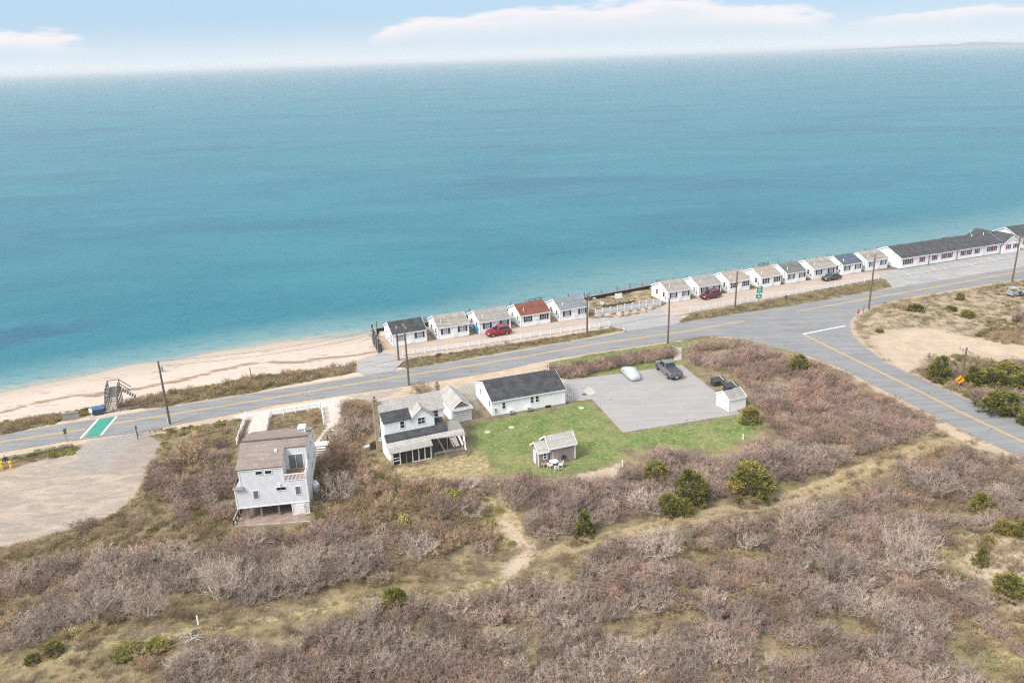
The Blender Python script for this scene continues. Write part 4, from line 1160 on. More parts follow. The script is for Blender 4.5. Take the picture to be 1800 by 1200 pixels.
# roof deck
b = MB(); b.box(RX + 0.05, W - 0.05, 0.05, RD - 0.02, ZDK + 0.003, ZDK + 0.05); dk = b.build('deck', WOOD_NEW, t_)
for i in range(1, 9):
    y = 0.05 + (RD - 0.1) * i / 9; g_ = MB(); g_.box(RX + 0.05, W - 0.05, y - 0.01, y + 0.01, ZDK + 0.05, ZDK + 0.054); g_.build('board_gap', WOOD_DARK, dk)
b = MB(); b.bar((RX, 0.04, ZDK + 0.85), (W, 0.04, ZDK + 0.85), 0.1, 0.08); b.bar((RX, 0.04, ZDK + 0.12), (W, 0.04, ZDK + 0.12), 0.06, 0.08)
b.bar((W - 0.04, 0.04, ZDK + 0.85), (W - 0.04, RD, ZDK + 0.85), 0.1, 0.08); b.bar((W - 0.04, 0.04, ZDK + 0.12), (W - 0.04, RD, ZDK + 0.12), 0.06, 0.08)
rl = b.build('railing', TRIM, t_)
bal = MB(); bal.box(-0.032, 0.032, -0.025, 0.025, 0.12, 0.85); bm_ = bal.mesh('baluster', TRIM)
for x in np.arange(RX + 0.14, W - 0.05, 0.14): link('baluster', bm_, rl, (x, 0.04, ZDK))
for y in np.arange(0.18, RD, 0.14): link('baluster', bm_, rl, (W - 0.04, y, ZDK))
b = MB()
for x, y in ((RX + 0.05, 0.04), (W - 0.04, 0.04), (W - 0.04, RD - 0.05)): b.box(x - 0.06, x + 0.06, y - 0.06, y + 0.06, ZDK, ZDK + 0.95)
b.build('newel_post', TRIM, rl)
# sliding door to the deck
o = link('sliding_door', win_meshes(1.5, 1.7, 2, 1, plain('door_glass', (0.16, 0.19, 0.19), 0.12, spec=0.7), TRIM, 0.07)[0], t_, (RX + (W - RX) * 0.48, RD - 0.003, ZDK + 0.08))
link('pane', win_meshes(1.5, 1.7, 2, 1, plain('door_glass', (0.16, 0.19, 0.19)), TRIM, 0.07)[1], o)
s_ = 6.32
for (zx, zy), w, h, c_ in (((283, 573), 0.66, 0.36, 1), ((388, 564), 0.66, 0.36, 1), ((533, 747), 0.98, 0.34, 1)):
    x, z = fr.on_y(410 + zx / s_, 740 + zy / s_); window(t_, 'front', x, 0, z - h / 2, w, h, c_, 1, GLASS)
for (zx, zy), w, h in (((253, 817), 0.5, 0.95), ((721, 767), 0.5, 0.95)):
    x, z = fr.on_y(410 + zx / s_, 740 + zy / s_); window(t_, 'front', x, 0, z - h / 2, w, h, 1, 1, plain('door_glass', (0.16, 0.19, 0.19)))
for y, z in ((k(3.4), ZDK + 0.4), (k(6.2), ZDK + 0.5), (k(8.2), ZDK + 0.5), (k(5.5), ZF + 0.8), (k(7.8), ZF + 0.8)): window(t_, 'right', W, y, z, 0.45, 0.9, 1, 1, GLASS)
# chimney chase at the far right
b = MB(); b.box(W - k(1.05), W - k(0.35), k(6.0), k(7.0), ZB, ZR - 0.12); o = b.build('chimney', siding('sea_green_siding', (0.42, 0.50, 0.50)), t_)
b = MB()
for x in (W - k(0.35),): b.box(x - 0.08, x + 0.04, k(6.0) - 0.04, k(6.0) + 0.1, ZB, ZR - 0.12); b.box(x - 0.08, x + 0.04, k(7.0) - 0.1, k(7.0) + 0.04, ZB, ZR - 0.12)
b.box(W - k(1.1), W - k(0.3), k(5.95), k(7.05), ZR - 0.12, ZR - 0.01); b.build('chimney_trim', TRIM, o)
for x, y in ((k(3.35), k(2.0)),): b = MB(); b.box(x - 0.14, x + 0.14, y - 0.12, y + 0.12, ZE + s1 * y, ZE + s1 * y + 0.3); b.build('roof_vent', TRIM, t_)
b = MB(); x, z = fr.on_y(410 + 515 / s_, 740 + 700 / s_); b.tube([(x, 0, z), (x, -0.25, z)], 0.09, 8); b.build('wall_vent', TRIM, t_)
# undercroft: posts, enclosed entry, slab
for zx, zy in ((185, 1080), (325, 1062), (520, 1042)):
    x, y = fr.on_z(410 + zx / s_, 740 + zy / s_); y = max(y, 0.15)
    b = MB(); b.box(x - 0.1, x + 0.1, y - 0.1, y + 0.1, 0, ZF); b.build('post', WOOD_GREY, t_)
    b = MB(); b.box(x - 0.1, x + 0.1, y + k(3.4), y + k(3.4) + 0.2, 0, ZF); b.build('post', WOOD_GREY, t_)
EX = fr.on_z(516, 904)[0]
b = MB(); b.box(EX, W - 0.02, 0.02, k(5), 0, ZF - 0.003); b.build('entry_wall', GREYS, t_)
door(t_, 'front', (EX + W) / 2, 0.02, 0.05, 0.9, ZF - 0.15)
b = MB(); b.bar((EX, 0.0, 0.06), (W, 0.0, 0.06), 0.06, 0.1); b.box(EX - 0.05, EX + 0.05, -0.02, 0.1, 0, ZF); b.build('entry_trim', TRIM, t_)
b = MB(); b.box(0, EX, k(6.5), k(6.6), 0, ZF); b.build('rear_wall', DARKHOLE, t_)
sl_ = [fr.on_z(410 + zx / s_, 740 + zy / s_) for zx, zy in ((15, 1180), (860, 1125), (870, 1010), (75, 930))]
b = MB(); b.prism([sl_[0], sl_[1], (W + 0.2, D * 0.6), (LX, D * 0.6)], 'z', 0.0, 0.05); b.build('slab', mat('brown_slab', (0.33, 0.245, 0.205), 0.9, 0.12, 0.8, col2=(0.24, 0.17, 0.14)), t_)
b = MB(); b.bar((*sl_[0], 0.1), (*sl_[1], 0.1), 0.15, 0.2); b.bar((*sl_[0], 0.1), (LX - 0.2, D * 0.5, 0.1), 0.15, 0.2); b.build('timber_edging', mat('pale_timber', (0.44, 0.39, 0.33), 0.9, 0.12), t_)
# railing on the left of the slab
q0 = Vector((*sl_[0], 0)); q1 = Vector((LX - 0.1, 2.6, 0))
for i in range(5):
    pp = q0.lerp(q1, i / 4); b = MB(); b.box(pp.x - 0.06, pp.x + 0.06, pp.y - 0.06, pp.y + 0.06, 0, 0.9); b.build('fence_post', WOOD_DARK, t_)
b = MB(); b.bar(q0 + Vector((0, 0, 0.9)), q1 + Vector((0, 0, 0.9)), 0.1, 0.06); b.build('fence_rail', mat('pale_timber', (0.44, 0.39, 0.33)), t_)
# white platform and steps on the right of the house
p0 = G(566, 792); t_ = thing('side_steps', 'white raised landing with steps on the right of the grey house', 'steps', p0, fr.ang)
b = MB(); b.box(-0.9, 0.9, -0.55, 0.55, 0.95, 1.05); b.build('landing', TRIM, t_)
for x in (-0.8, 0.8):
    for y in (-0.45, 0.45): b = MB(); b.box(x - 0.06, x + 0.06, y - 0.06, y + 0.06, 0, 0.95); b.build('leg', WOOD_GREY, t_)
for i in range(4): b = MB(); b.box(-0.6, 0.6, -0.6 - 0.28 * (i + 1), -0.6 - 0.28 * i, 0.78 - i * 0.2, 0.83 - i * 0.2); b.build('step', TRIM, t_)
b = MB(); b.bar((0.85, -0.5, 1.85), (0.85, 0.5, 1.85), 0.06, 0.06); b.bar((0.85, -0.5, 1.05), (0.85, -0.5, 1.85), 0.06, 0.06); b.bar((0.85, 0.5, 1.05), (0.85, 0.5, 1.85), 0.06, 0.06); b.build('handrail', WOOD_DARK, t_)
# propane tank
p0 = G(557, 866)
t_ = thing('propane_tank', 'upright white propane tank beside the grey house', 'gas tank', p0)
b = MB(); b.tube([(0, 0, 0.12), (0, 0, 0.25), (0, 0, 1.15), (0, 0, 1.32), (0, 0, 1.4)], [0.3, 0.4, 0.4, 0.3, 0.08], 18); b.build('tank', VINYL, t_, smooth=True)
b = MB(); b.tube([(0, 0, 1.36), (0, 0, 1.55)], 0.17, 12); b.build('valve_guard', VINYL, t_)
b = MB(); b.tube([(0, 0, 0), (0, 0, 0.14)], 0.34, 14); b.build('foot_ring', GALV, t_)

# ------------------------------------------------------------------ shingled cabin on the lawn
SHAKE = mat('cedar_shakes', (0.225, 0.185, 0.175), 0.9, 0.22, 1.2, col2=(0.30, 0.25, 0.235), bump=0.3)
A, B = G(949, 821), G(1011, 808)
fr = Frame(A, B); W = fr.w
t_ = thing('cabin', 'small brown shingled cabin with stepped pale roofs on the lawn', 'cabin', A, fr.ang)
XM = k(1.2); D = k(2.5)
gable_body(XM, k(2.1), k(1.75), k(2.5), k(-0.15), 0, k(1.05)).build('low_wall', SHAKE, t_)
gable_roof(XM, k(2.1), k(1.75), k(2.5), 0.15, 0.1, 0.09, k(-0.15), 0, k(1.05)).build('low_roof', ROOFS['pale'], t_)
gable_body(W - XM, D, k(2.05), k(3.0), XM, -0.02, k(1.05), back=k(2.0)).build('main_wall', SHAKE, t_)
gable_roof(W - XM, D, k(2.05), k(3.0), 0.15, 0.18, 0.09, XM, -0.02, k(1.05), back=k(2.0)).build('main_roof', ROOFS['pale'], t_)
fascia(t_, W - XM, D, k(2.05), k(3.0), 0.15, 0.18, k(1.05), k(2.0), XM, -0.02); fascia(t_, XM, k(2.1), k(1.75), k(2.5), 0.15, 0.1, k(1.05), None, k(-0.15), 0)
x, z = fr.on_y(820 + 690 / 5, 620 + 905 / 5); window(t_, 'front', x, 0, z - 0.32, 0.36, 0.66, 1, 2, GLASS, None, 0.09)
b = MB(); b.box(W - 0.09, W + 0.04, -0.06, 0.06, 0.25, k(2.0)); b.build('corner_board', TRIM, t_)
b = MB(); b.box(k(-0.15) - 0.05, k(-0.15) + 0.09, -0.05, 0.05, 0.1, k(1.7)); b.build('corner_board', TRIM, t_)
b = MB(); b.box(XM + 0.02, W - 0.02, 0.0, D - 0.1, -0.2, 0.02); b.build('plinth', mat('tan_block', (0.33, 0.28, 0.2)), t_)
window(t_, 'right', W, k(0.9), k(0.9), 0.7, 0.9, 2, 2, GLASS); door(t_, 'left', k(-0.15), k(1.0), 0.1, 0.75, 1.7)
b = MB(); b.tube([(XM + 0.35, -0.12, 0), (XM + 0.35, -0.12, 1.7)], 0.025, 6); b.build('standpipe', TRIM, t_)
CAB = fr


# garden table and chairs before the cabin
def local(fr, x, y): return fr.o + fr.d * x + fr.n * y


x, y = fr.on_z(820 + 770 / 5, 620 + 1000 / 5)
t_ = thing('garden_table', 'round white plastic garden table beside the cabin', 'table', local(fr, x, y + 0.1), 0)
b = MB(); b.tube([(0, 0, 0.68), (0, 0, 0.73)], 0.55, 20); b.build('tabletop', VINYL, t_)
for a in range(4):
    b = MB(); c_, s__ = math.cos(a * 1.571 + 0.5), math.sin(a * 1.571 + 0.5); b.tube([(c_ * 0.45, s__ * 0.45, 0), (c_ * 0.2, s__ * 0.2, 0.68)], 0.03, 6); b.build('leg', VINYL, t_)


def chair(loc, rz, m, label):
    t_ = thing('garden_chair', label, 'chair', loc, rz, 'garden chairs by the cabin')
    b = MB(); b.box(-0.24, 0.24, -0.23, 0.23, 0.4, 0.44); b.build('seat', m, t_)
    b = MB(); b.slab((-0.24, 0.23, 0.44), (0.24, 0.23, 0.44), (0.22, 0.36, 0.88), (-0.22, 0.36, 0.88), 0.03); b.build('backrest', m, t_)
    for x in (-0.22, 0.22):
        for y in (-0.2, 0.22): b = MB(); b.tube([(x * 1.1, y * 1.15, 0), (x, y, 0.41)], 0.025, 5); b.build('leg', m, t_)
        b = MB(); b.bar((x, -0.2, 0.63), (x, 0.28, 0.65), 0.05, 0.04); b.bar((x, -0.2, 0.42), (x, -0.2, 0.63), 0.04, 0.04); b.build('armrest', m, t_)
    return t_


TANW = plain('tan_wood_seat', (0.46, 0.33, 0.25), 0.6)
for (zx, zy), rz, m, lb in (((792, 1040), 2.9, VINYL, 'white garden chair nearest the camera, before the round table'), ((735, 1015), 2.0, VINYL, 'white garden chair on the left of the round table'), ((825, 1005), -2.0, VINYL, 'white garden chair on the right of the round table'), ((682, 1005), 0.4, TANW, 'tan wooden chair by the left corner of the cabin'), ((815, 965), 0.2, TANW, 'tan chair between the round table and the cabin wall')):
    x, y = fr.on_z(820 + zx / 5, 620 + zy / 5); chair(local(fr, x, y), fr.ang + rz, m, lb)
x, y = fr.on_z(820 + 860 / 5, 620 + 970 / 5)
t_ = thing('grill', 'dark low grill against the cabin wall', 'grill', local(fr, x, y + 0.25), fr.ang)
b = MB(); b.tube([(0, 0, 0.55), (0, 0, 0.7), (0, 0, 0.85)], [0.18, 0.32, 0.3], 12); b.build('bowl', BLACK, t_)
b = MB(); b.tube([(0, 0, 0.86), (0, 0, 1.0), (0, 0, 1.06)], [0.31, 0.22, 0.05], 12); b.build('lid', BLACK, t_)
for a in range(3): b = MB(); b.tube([(math.cos(a * 2.1) * 0.3, math.sin(a * 2.1) * 0.3, 0), (math.cos(a * 2.1) * 0.15, math.sin(a * 2.1) * 0.15, 0.6)], 0.02, 5); b.build('leg', GALV, t_)

# ------------------------------------------------------------------ fences
FM = {}


def rail_fence(px, label, step=1.9, h=0.85, rails=2, z=0.0):
    pts = poly_px(px); t_ = thing('rail_fence', label, 'fence', pts[0])
    if 'post' not in FM:
        b = MB(); b.box(-0.065, 0.065, -0.065, 0.065, 0, 1.0); b.prism([(-0.08, -0.08), (0.08, -0.08), (0.08, 0.08), (-0.08, 0.08)], 'z', 1.0, 1.04); FM['post'] = b.mesh('post', VINYL)
    tot = sum((b - a).length for a, b in zip(pts, pts[1:])); n = max(1, round(tot / step))
    P_ = []
    for i in range(n + 1):
        d = tot * i / n
        for a, b in zip(pts, pts[1:]):
            L_ = (b - a).length
            if d <= L_ + 1e-6: P_.append(a.lerp(b, d / L_)); break
            d -= L_
    for p_ in P_: link('post', FM['post'], t_, p_ - pts[0], None, (1, 1, h))
    for a, b in zip(P_, P_[1:]):
        for r_ in range(rails):
            zz = h * (0.82 - 0.42 * r_)
            m_ = MB(); m_.bar(a - pts[0] + Vector((0, 0, zz)), b - pts[0] + Vector((0, 0, zz)), 0.06, 0.17); m_.build('rail', VINYL, t_)


rail_fence([(708, 625), (800, 613), (900, 598), (1000, 583), (1071, 573)], 'low white rail fence before the left row of cottages')
rail_fence([(1213, 549), (1300, 533), (1400, 516), (1480, 503), (1544, 491.5)], 'low white rail fence before the right row of cottages', 1.95)
rail_fence([(417, 782), (433, 735)], 'white rail fence on the left of the shell drive', 2.0, 0.95)
rail_fence([(469, 756), (474, 731)], 'white rail fence on the right of the shell drive', 2.0, 0.95)
rail_fence([(477, 732.5), (563, 719)], 'white rail fence facing the road before the grey house', 1.9, 0.95)
rail_fence([(565, 718), (569.5, 745)], 'white rail fence left of the shell parking bay', 2.0, 0.95)
# panel fence
a, b = G(1046.5, 556), G(1161, 537); n = 9
t_ = thing('panel_fence', 'tall white panel fence behind the row of boulders', 'fence', a)
pm = MB(); pm.box(-0.07, 0.07, -0.07, 0.07, 0, 1.42); pm.add([(-0.09, -0.09, 1.42), (0.09, -0.09, 1.42), (0.09, 0.09, 1.42), (-0.09, 0.09, 1.42), (0, 0, 1.52)], [(0, 1, 4), (1, 2, 4), (2, 3, 4), (3, 0, 4)]); pmm = pm.mesh('post', VINYL)
dv = (b - a) / n; ang = math.atan2(dv.y, dv.x); L_ = dv.length
pn = MB(); pn.box(0.08, L_ - 0.08, -0.03, 0.03, 0.12, 0.22); pn.box(0.08, L_ - 0.08, -0.03, 0.03, 1.12, 1.24)
x = 0.1
while x < L_ - 0.15: pn.box(x, x + 0.145, -0.014, 0.014, 0.22, 1.12); x += 0.16
pnm = pn.mesh('panel', plain('pale_vinyl_panel', (0.70, 0.71, 0.74), 0.5))
for i in range(n + 1): link('post', pmm, t_, dv * i, ang)
for i in range(n): link('panel', pnm, t_, dv * i, ang)

# ------------------------------------------------------------------ bulkhead behind the cottages, groyne, railing
t_ = thing('bulkhead', 'dark timber bulkhead with pilings along the sea behind the cottages', 'sea wall', bulk[0])
wm = MB(); cm = MB()
for a, b in zip(bulk, bulk[1:]):
    a0 = a - bulk[0]; b0 = b - bulk[0]; d = (b0 - a0).normalized(); s = Vector((-d.y, d.x, 0))
    for q in range(max(1, int((b0 - a0).length / 6))):
        m_ = max(1, int((b0 - a0).length / 6)); u, v = a0.lerp(b0, q / m_), a0.lerp(b0, (q + 1) / m_)
        wm.bar(u + s * 0.1 + Vector((0, 0, -2.3)), v + s * 0.1 + Vector((0, 0, -2.3)), 0.22, 5.6)
        cm.bar(u + s * 0.1 + Vector((0, 0, 0.55)), v + s * 0.1 + Vector((0, 0, 0.55)), 0.5, 0.1)
wm.build('wall', WOOD_DARK, t_); cm.build('cap', WOOD_GREY, t_)
pb = MB(); pb.tube([(0, 0, -5), (0, 0, 0.9), (0.03, 0, 1.7)], [0.13, 0.12, 0.10], 7); pmesh = pb.mesh('piling', mat('grey_piling', (0.20, 0.185, 0.165), 0.85, 0.15))
i = 0
for a, b in zip(bulk[:-1], bulk[1:]):
    L_ = (b - a).length; d = (b - a).normalized(); s = Vector((-d.y, d.x, 0)); q = 0.0
    while q < L_:
        p_ = a + d * (q + random.uniform(-0.3, 0.3)) + s * 0.36 - bulk[0]
        link('piling', pmesh, t_, p_, random.uniform(0, 6), (1, 1, random.uniform(0.72, 1.05))); q += 3.4 if b is not bulk[-1] else 8
# groyne of jagged timbers at the left end
a, b = G(655, 586), G(670, 616)
t_ = thing('groyne', 'short jagged timber groyne at the left end of the cottages', 'groyne', a)
n = 15
for i in range(n):
    p_ = a.lerp(b, i / (n - 1)) - a; h = random.uniform(0.7, 1.5) * (1.15 - 0.3 * i / n)
    m_ = MB(); m_.tube([(p_.x, p_.y, -2.6), (p_.x + random.uniform(-.06, .06), p_.y, h)], [0.2, random.uniform(0.13, 0.18)], 7); m_.build('piling', WOOD_GREY if i % 4 == 1 else WOOD_DARK, t_)
m_ = MB(); m_.bar((0.2, 0, 0.35), b - a + Vector((0.2, 0, 0.35)), 0.12, 0.3); m_.bar((0.2, 0, -0.3), b - a + Vector((0.2, 0, -0.3)), 0.12, 0.3); m_.build('waler', WOOD_GREY, t_)
# steel railing in the gap between the rows
a, b = G(1036, 524), G(1156, 502.5)
t_ = thing('railing', 'grey steel railing on the bulkhead between the two cottage rows', 'railing', a)
d = b - a; n = 12
for i in range(n + 1):
    m_ = MB(); p_ = d * (i / n); m_.tube([(p_.x, p_.y, 0.5), (p_.x, p_.y, 1.65)], 0.03, 6); m_.build('post', GALV, t_)
for z in (0.85, 1.25, 1.65): m_ = MB(); m_.tube([(0, 0, z), (d.x, d.y, z)], 0.025, 6); m_.build('rail', GALV, t_)
# small beach decks over the bulkhead
for (px, py), lb in (((945, 542), 'small timber beach deck behind the red-roofed cottage'), ((1347, 477), 'small grey beach stair head behind the right cottages'), ((1668, 431), 'small brown beach deck behind the motel')):
    p_ = G(px, py); t_ = thing('beach_deck', lb, 'deck', p_, R(21))
    for q in range(6): m_ = MB(); m_.box(-1.3 + q * 0.44, -0.9 + q * 0.44, -0.9, 1.2, 0.62, 0.68); m_.build('plank', WOOD_BROWN, t_)
    for x in (-1.3, 0, 1.3): m_ = MB(); m_.box(x - 0.06, x + 0.06, 1.1, 1.22, -4, 1.7); m_.build('post', WOOD_BROWN, t_)
    for z in (1.0, 1.35, 1.7): m_ = MB(); m_.bar((-1.35, 1.16, z), (1.35, 1.16, z), 0.05, 0.12); m_.build('rail', WOOD_BROWN, t_)
# debris and notices in the gap
for (px, py), w, h, lb in (((1087, 527), 1.5, 1.0, 'larger white notice board in the sandy gap between cottages'), ((1058.5, 538), 0.75, 0.6, 'smaller white notice board in the sandy gap between cottages')):
    p_ = G(px, py); t_ = thing('notice_board', lb, 'sign', p_, R(14))
    m_ = MB(); m_.box(-w / 2, w / 2, -0.03, 0.03, 0.35, 0.35 + h); m_.build('board', VINYL, t_)
    for x in (-w / 2 + 0.1, w / 2 - 0.1): m_ = MB(); m_.box(x - 0.04, x + 0.04, 0.03, 0.11, 0, 0.35 + h); m_.build('post', WOOD_GREY, t_)
a, b = G(1143, 507), G(1158, 516)
t_ = thing('timber_pile', 'pale weathered timbers lying left of the tan-roofed cottage', 'timber', a)
for q in range(4): m_ = MB(); o_ = Vector((q * 0.35, q * 0.12, 0.15 + 0.16 * (q % 2))); m_.bar(o_, (b - a) * 0.9 + o_, 0.28, 0.25); m_.build('timber', mat('pale_timber', (0.44, 0.39, 0.33)), t_)
p_ = G(1085, 536); t_ = thing('driftwood_row', 'dark row of driftwood and brush in the sandy gap', 'driftwood', p_, R(21))
for q in range(7): m_ = MB(); x = -3.2 + q * 1.0; m_.tube([(x, random.uniform(-.3, .3), 0.12), (x + 0.8, random.uniform(-.3, .3), 0.3), (x + 1.5, random.uniform(-.3, .3), 0.1)], [0.12, 0.14, 0.06], 6); m_.build('branch', WOOD_DARK, t_)
# boulders
BOUL = mat('tan_granite', (0.47, 0.34, 0.25), 0.9, 0.14, 1.2, col2=(0.37, 0.29, 0.23), bump=0.4, bscale=6)
ords = ['leftmost', 'second from the left', 'third from the left', 'middle one', 'third from the right', 'second from the right', 'rightmost']


def boulder(p, r, seed, label):
    bm = bmesh.new(); bmesh.ops.create_icosphere(bm, subdivisions=3, radius=1)
    for v in bm.verts:
        n_ = v.co.normalized(); f_ = 1 + 0.28 * mnoise.noise(n_ * 1.3 + Vector((seed, 0, 0))) + 0.1 * mnoise.noise(n_ * 3.5 + Vector((0, seed, 0)))
        v.co = Vector((n_.x * f_ * 1.15, n_.y * f_ * 0.9, max(n_.z * f_ * 0.8, -0.4))) * r
    me = bpy.data.meshes.new('boulder'); bm.to_mesh(me); bm.free(); me.materials.append(BOUL); me.polygons.foreach_set('use_smooth', [True] * len(me.polygons))
    tag(link('boulder', me, None, p + Vector((0, 0, r * 0.33)), seed * 1.7), label, 'boulder', 'tan boulders along the apron')


for i, (px, py) in enumerate([(1052.7, 557), (1069, 556.5), (1089, 555), (1102, 553.5), (1117, 551), (1131, 548), (1143.7, 543)]): boulder(G(px, py), [0.62, 0.66, 0.68, 0.66, 0.6, 0.62, 0.7][i], i * 1.3 + 0.4, 'tan boulder before the panel fence, ' + ords[i] + ' of the row')
boulder(G(1202, 560), 0.55, 9.1, 'tan boulder on the verge at the right drive entrance')
# log on the verge end
a, b = G(1092, 576), G(1099, 583)
tag((lambda m_: m_.tube([(0, 0, 0.2), (b - a) * 0.5 + Vector((0, 0, 0.24)), (b - a) + Vector((0, 0, 0.18))], [0.2, 0.22, 0.16], 9))(MB()).build('log', mat('pale_timber', (0.44, 0.39, 0.33)), None, True, loc=a), 'pale log at the right end of the left verge', 'log')
# ------------------------------------------------------------------ stairs over the dune to the beach
A, B = G(186.5, 723.5, -0.05), G(198.5, 721.5, -0.05)
d0 = B - A; ang = math.atan2(d0.y, d0.x) * 0.35 + R(20) * 0.65
STW = mat('stair_timber', (0.185, 0.165, 0.15), 0.85, 0.14, 2.0)
t_ = thing('beach_stairs', 'grey timber stairs and bridge over the dune to the beach', 'stairs', A, ang)
W = 1.55; n = 7; RISE, RUN = 0.19, 0.30
for i in range(n): m_ = MB(); m_.box(0.05, W - 0.05, i * RUN, i * RUN + 0.28, (i + 1) * RISE - 0.05, (i + 1) * RISE); m_.build('step', STW if i > 3 else mat('sandy_tread', (0.40, 0.33, 0.26)), t_)
y0 = n * RUN; zt = n * RISE; L_ = 4.6
for i in range(int(L_ / 0.23)): m_ = MB(); m_.box(0.03, W - 0.03, y0 + i * 0.23, y0 + i * 0.23 + 0.2, zt - 0.05, zt); m_.build('plank', STW, t_)
y1 = y0 + L_
for i in range(7): m_ = MB(); m_.box(W + 0.02 + i * 0.28, W + 0.28 + i * 0.28, y1 - 1.35, y1 - 0.05, zt - (i + 1) * 0.27 - 0.05, zt - (i + 1) * 0.27); m_.build('step', STW, t_)
for x in (0, W):
    m_ = MB(); m_.bar((x, -0.1, 0.95), (x, y0, zt + 0.95), 0.12, 0.09); m_.bar((x, y0, zt + 0.95), (x, y1 - (1.4 if x else 0), zt + 0.95), 0.12, 0.09); m_.bar((x, y0, zt + 0.5), (x, y1 - (1.4 if x else 0), zt + 0.5), 0.05, 0.3); m_.bar((x, -0.1, 0.5), (x, y0, zt + 0.5), 0.05, 0.3); m_.build('handrail', STW, t_)
    m_ = MB(); m_.bar((x, 0, 0.05), (x, y0, zt - 0.1), 0.06, 0.24); m_.bar((x, y0, zt - 0.15), (x, y1, zt - 0.15), 0.06, 0.2); m_.build('stringer', STW, t_)
    for y, zb, zz in ((0, 0, 0.95), (y0, -1, zt + 0.95), (y0 + 1.55, -1.5, zt + 0.95), (y0 + 3.1, -2, zt + 0.95), (y1, -2.4, zt + 0.95)): m_ = MB(); m_.box(x - 0.06, x + 0.06, y - 0.06, y + 0.06, zb, zz); m_.build('post', STW, t_)
m_ = MB(); m_.bar((0, y1, zt + 0.95), (W, y1, zt + 0.95), 0.12, 0.09); m_.bar((W, y1, zt + 0.95), (W + 1.5, y1, zt - 0.6), 0.12, 0.09); m_.bar((W, y1 - 1.4, zt + 0.95), (W + 1.5, y1 - 1.4, zt - 0.6), 0.12, 0.09); m_.build('handrail', STW, t_)
# things on the verge beside the stairs
p_ = G(174, 726); t_ = thing('rubbish_bin', 'blue-lidded bin at the foot of the beach stairs', 'bin', p_, R(21))
m_ = MB(); m_.prism([(-0.7, 0), (0.7, 0), (0.8, 0.75), (-0.8, 0.75)], 'y', -0.45, 0.45); m_.build('body', plain('slate_blue_plastic', (0.03, 0.06, 0.11), 0.5), t_)
m_ = MB(); m_.slab((-0.85, -0.52, 0.77), (0.85, -0.52, 0.77), (0.85, 0.5, 1.0), (-0.85, 0.5, 1.0), 0.06); m_.build('lid', plain('blue_plastic', (0.05, 0.12, 0.23), 0.45), t_)
m_ = MB(); m_.bar((-0.85, -0.1, 0.9), (0.85, -0.1, 0.9), 0.08, 0.05); m_.build('lid_rib', plain('pale_blue', (0.14, 0.22, 0.33)), t_)
a, b = G(156, 732, -0.05), G(183, 724, -0.05)
t_ = thing('board_screen', 'grey board screen behind the blue bin', 'screen', a + Vector((0, 0.8, 0)))
for q in range(9): m_ = MB(); u = (b - a) * (q / 9); v = (b - a) * ((q + 0.92) / 9); m_.bar(u + Vector((0, 0, 0.45)), v + Vector((0, 0, 0.45)), 0.04, 1.05); m_.build('board', WOOD_GREY, t_)
p_ = G(161, 731); tag((lambda m_: m_.box(-0.22, 0.22, -0.02, 0.02, 0.5, 1.15).box(-0.03, 0.03, 0.02, 0.08, 0, 1.1))(MB()).build('notice_board', VINYL, None, loc=p_, rz=R(10)), 'small white notice standing left of the blue bin', 'sign')
a, b = G(111, 739, -0.05), G(140, 735, -0.05); dd = b - a
t_ = thing('concrete_barrier', 'low grey concrete slab wall left of the stairs', 'barrier', a, math.atan2(dd.y, dd.x))
CON = mat('old_concrete', (0.30, 0.275, 0.26), 0.9, 0.12, 1.0, bump=0.3)
m_ = MB(); m_.box(0, dd.length, 0, 0.2, 0, 0.95); m_.box(-0.03, dd.length + 0.03, -0.05, 0.25, 0.95, 1.03); m_.build('slab', CON, t_)
a, b = G(200, 723.5, -0.05), G(271, 711, -0.05); dd = b - a
t_ = thing('board_fence', 'low weathered board fence right of the beach stairs', 'fence', a, math.atan2(dd.y, dd.x))
for q in range(7): m_ = MB(); x = dd.length * q / 6; m_.box(x - 0.06, x + 0.06, -0.06, 0.06, -0.1, 0.62 + 0.05 * (q % 2)); m_.build('post', WOOD_DARK, t_)
for q in range(6):
    x = dd.length * q / 6
    for z in ((0.12, 0.32) if q < 4 else (0.12, 0.52)): m_ = MB(); m_.bar((x, -0.07, z), (x + dd.length / 6, -0.07, z + 0.02), 0.04, 0.13); m_.build('board', WOOD_GREY, t_)
# guide rails by the sandy lot
for (a, b), lb in ((((15, 809), (128, 787)), 'low wooden rail along the grassy island by the sandy lot'), (((243, 765), (285, 757.5)), 'low wooden rail on the right of the sandy lot mouth'), (((1620, 533), (1668, 521)), 'bent pale rail lying on the sandy verge at right'), (((1775, 502), (1800, 495)), 'low wooden rail at the far right verge'), (((1768, 726), (1806, 742)), 'low guard rail by the side road')):
    A, B = G(*a), G(*b); dd = B - A; t_ = thing('guide_rail', lb, 'rail', A, math.atan2(dd.y, dd.x))
    nn_ = max(2, int(dd.length / 3))
    for q in range(nn_ + 1): m_ = MB(); x = dd.length * q / nn_; m_.box(x - 0.07, x + 0.07, -0.07, 0.07, -0.1, 0.55); m_.build('post', WOOD_GREY, t_)
    m_ = MB(); m_.bar((0, -0.09, 0.48), (dd.length, -0.09, 0.48), 0.05, 0.14); m_.build('rail', mat('pale_timber', (0.44, 0.39, 0.33)), t_)

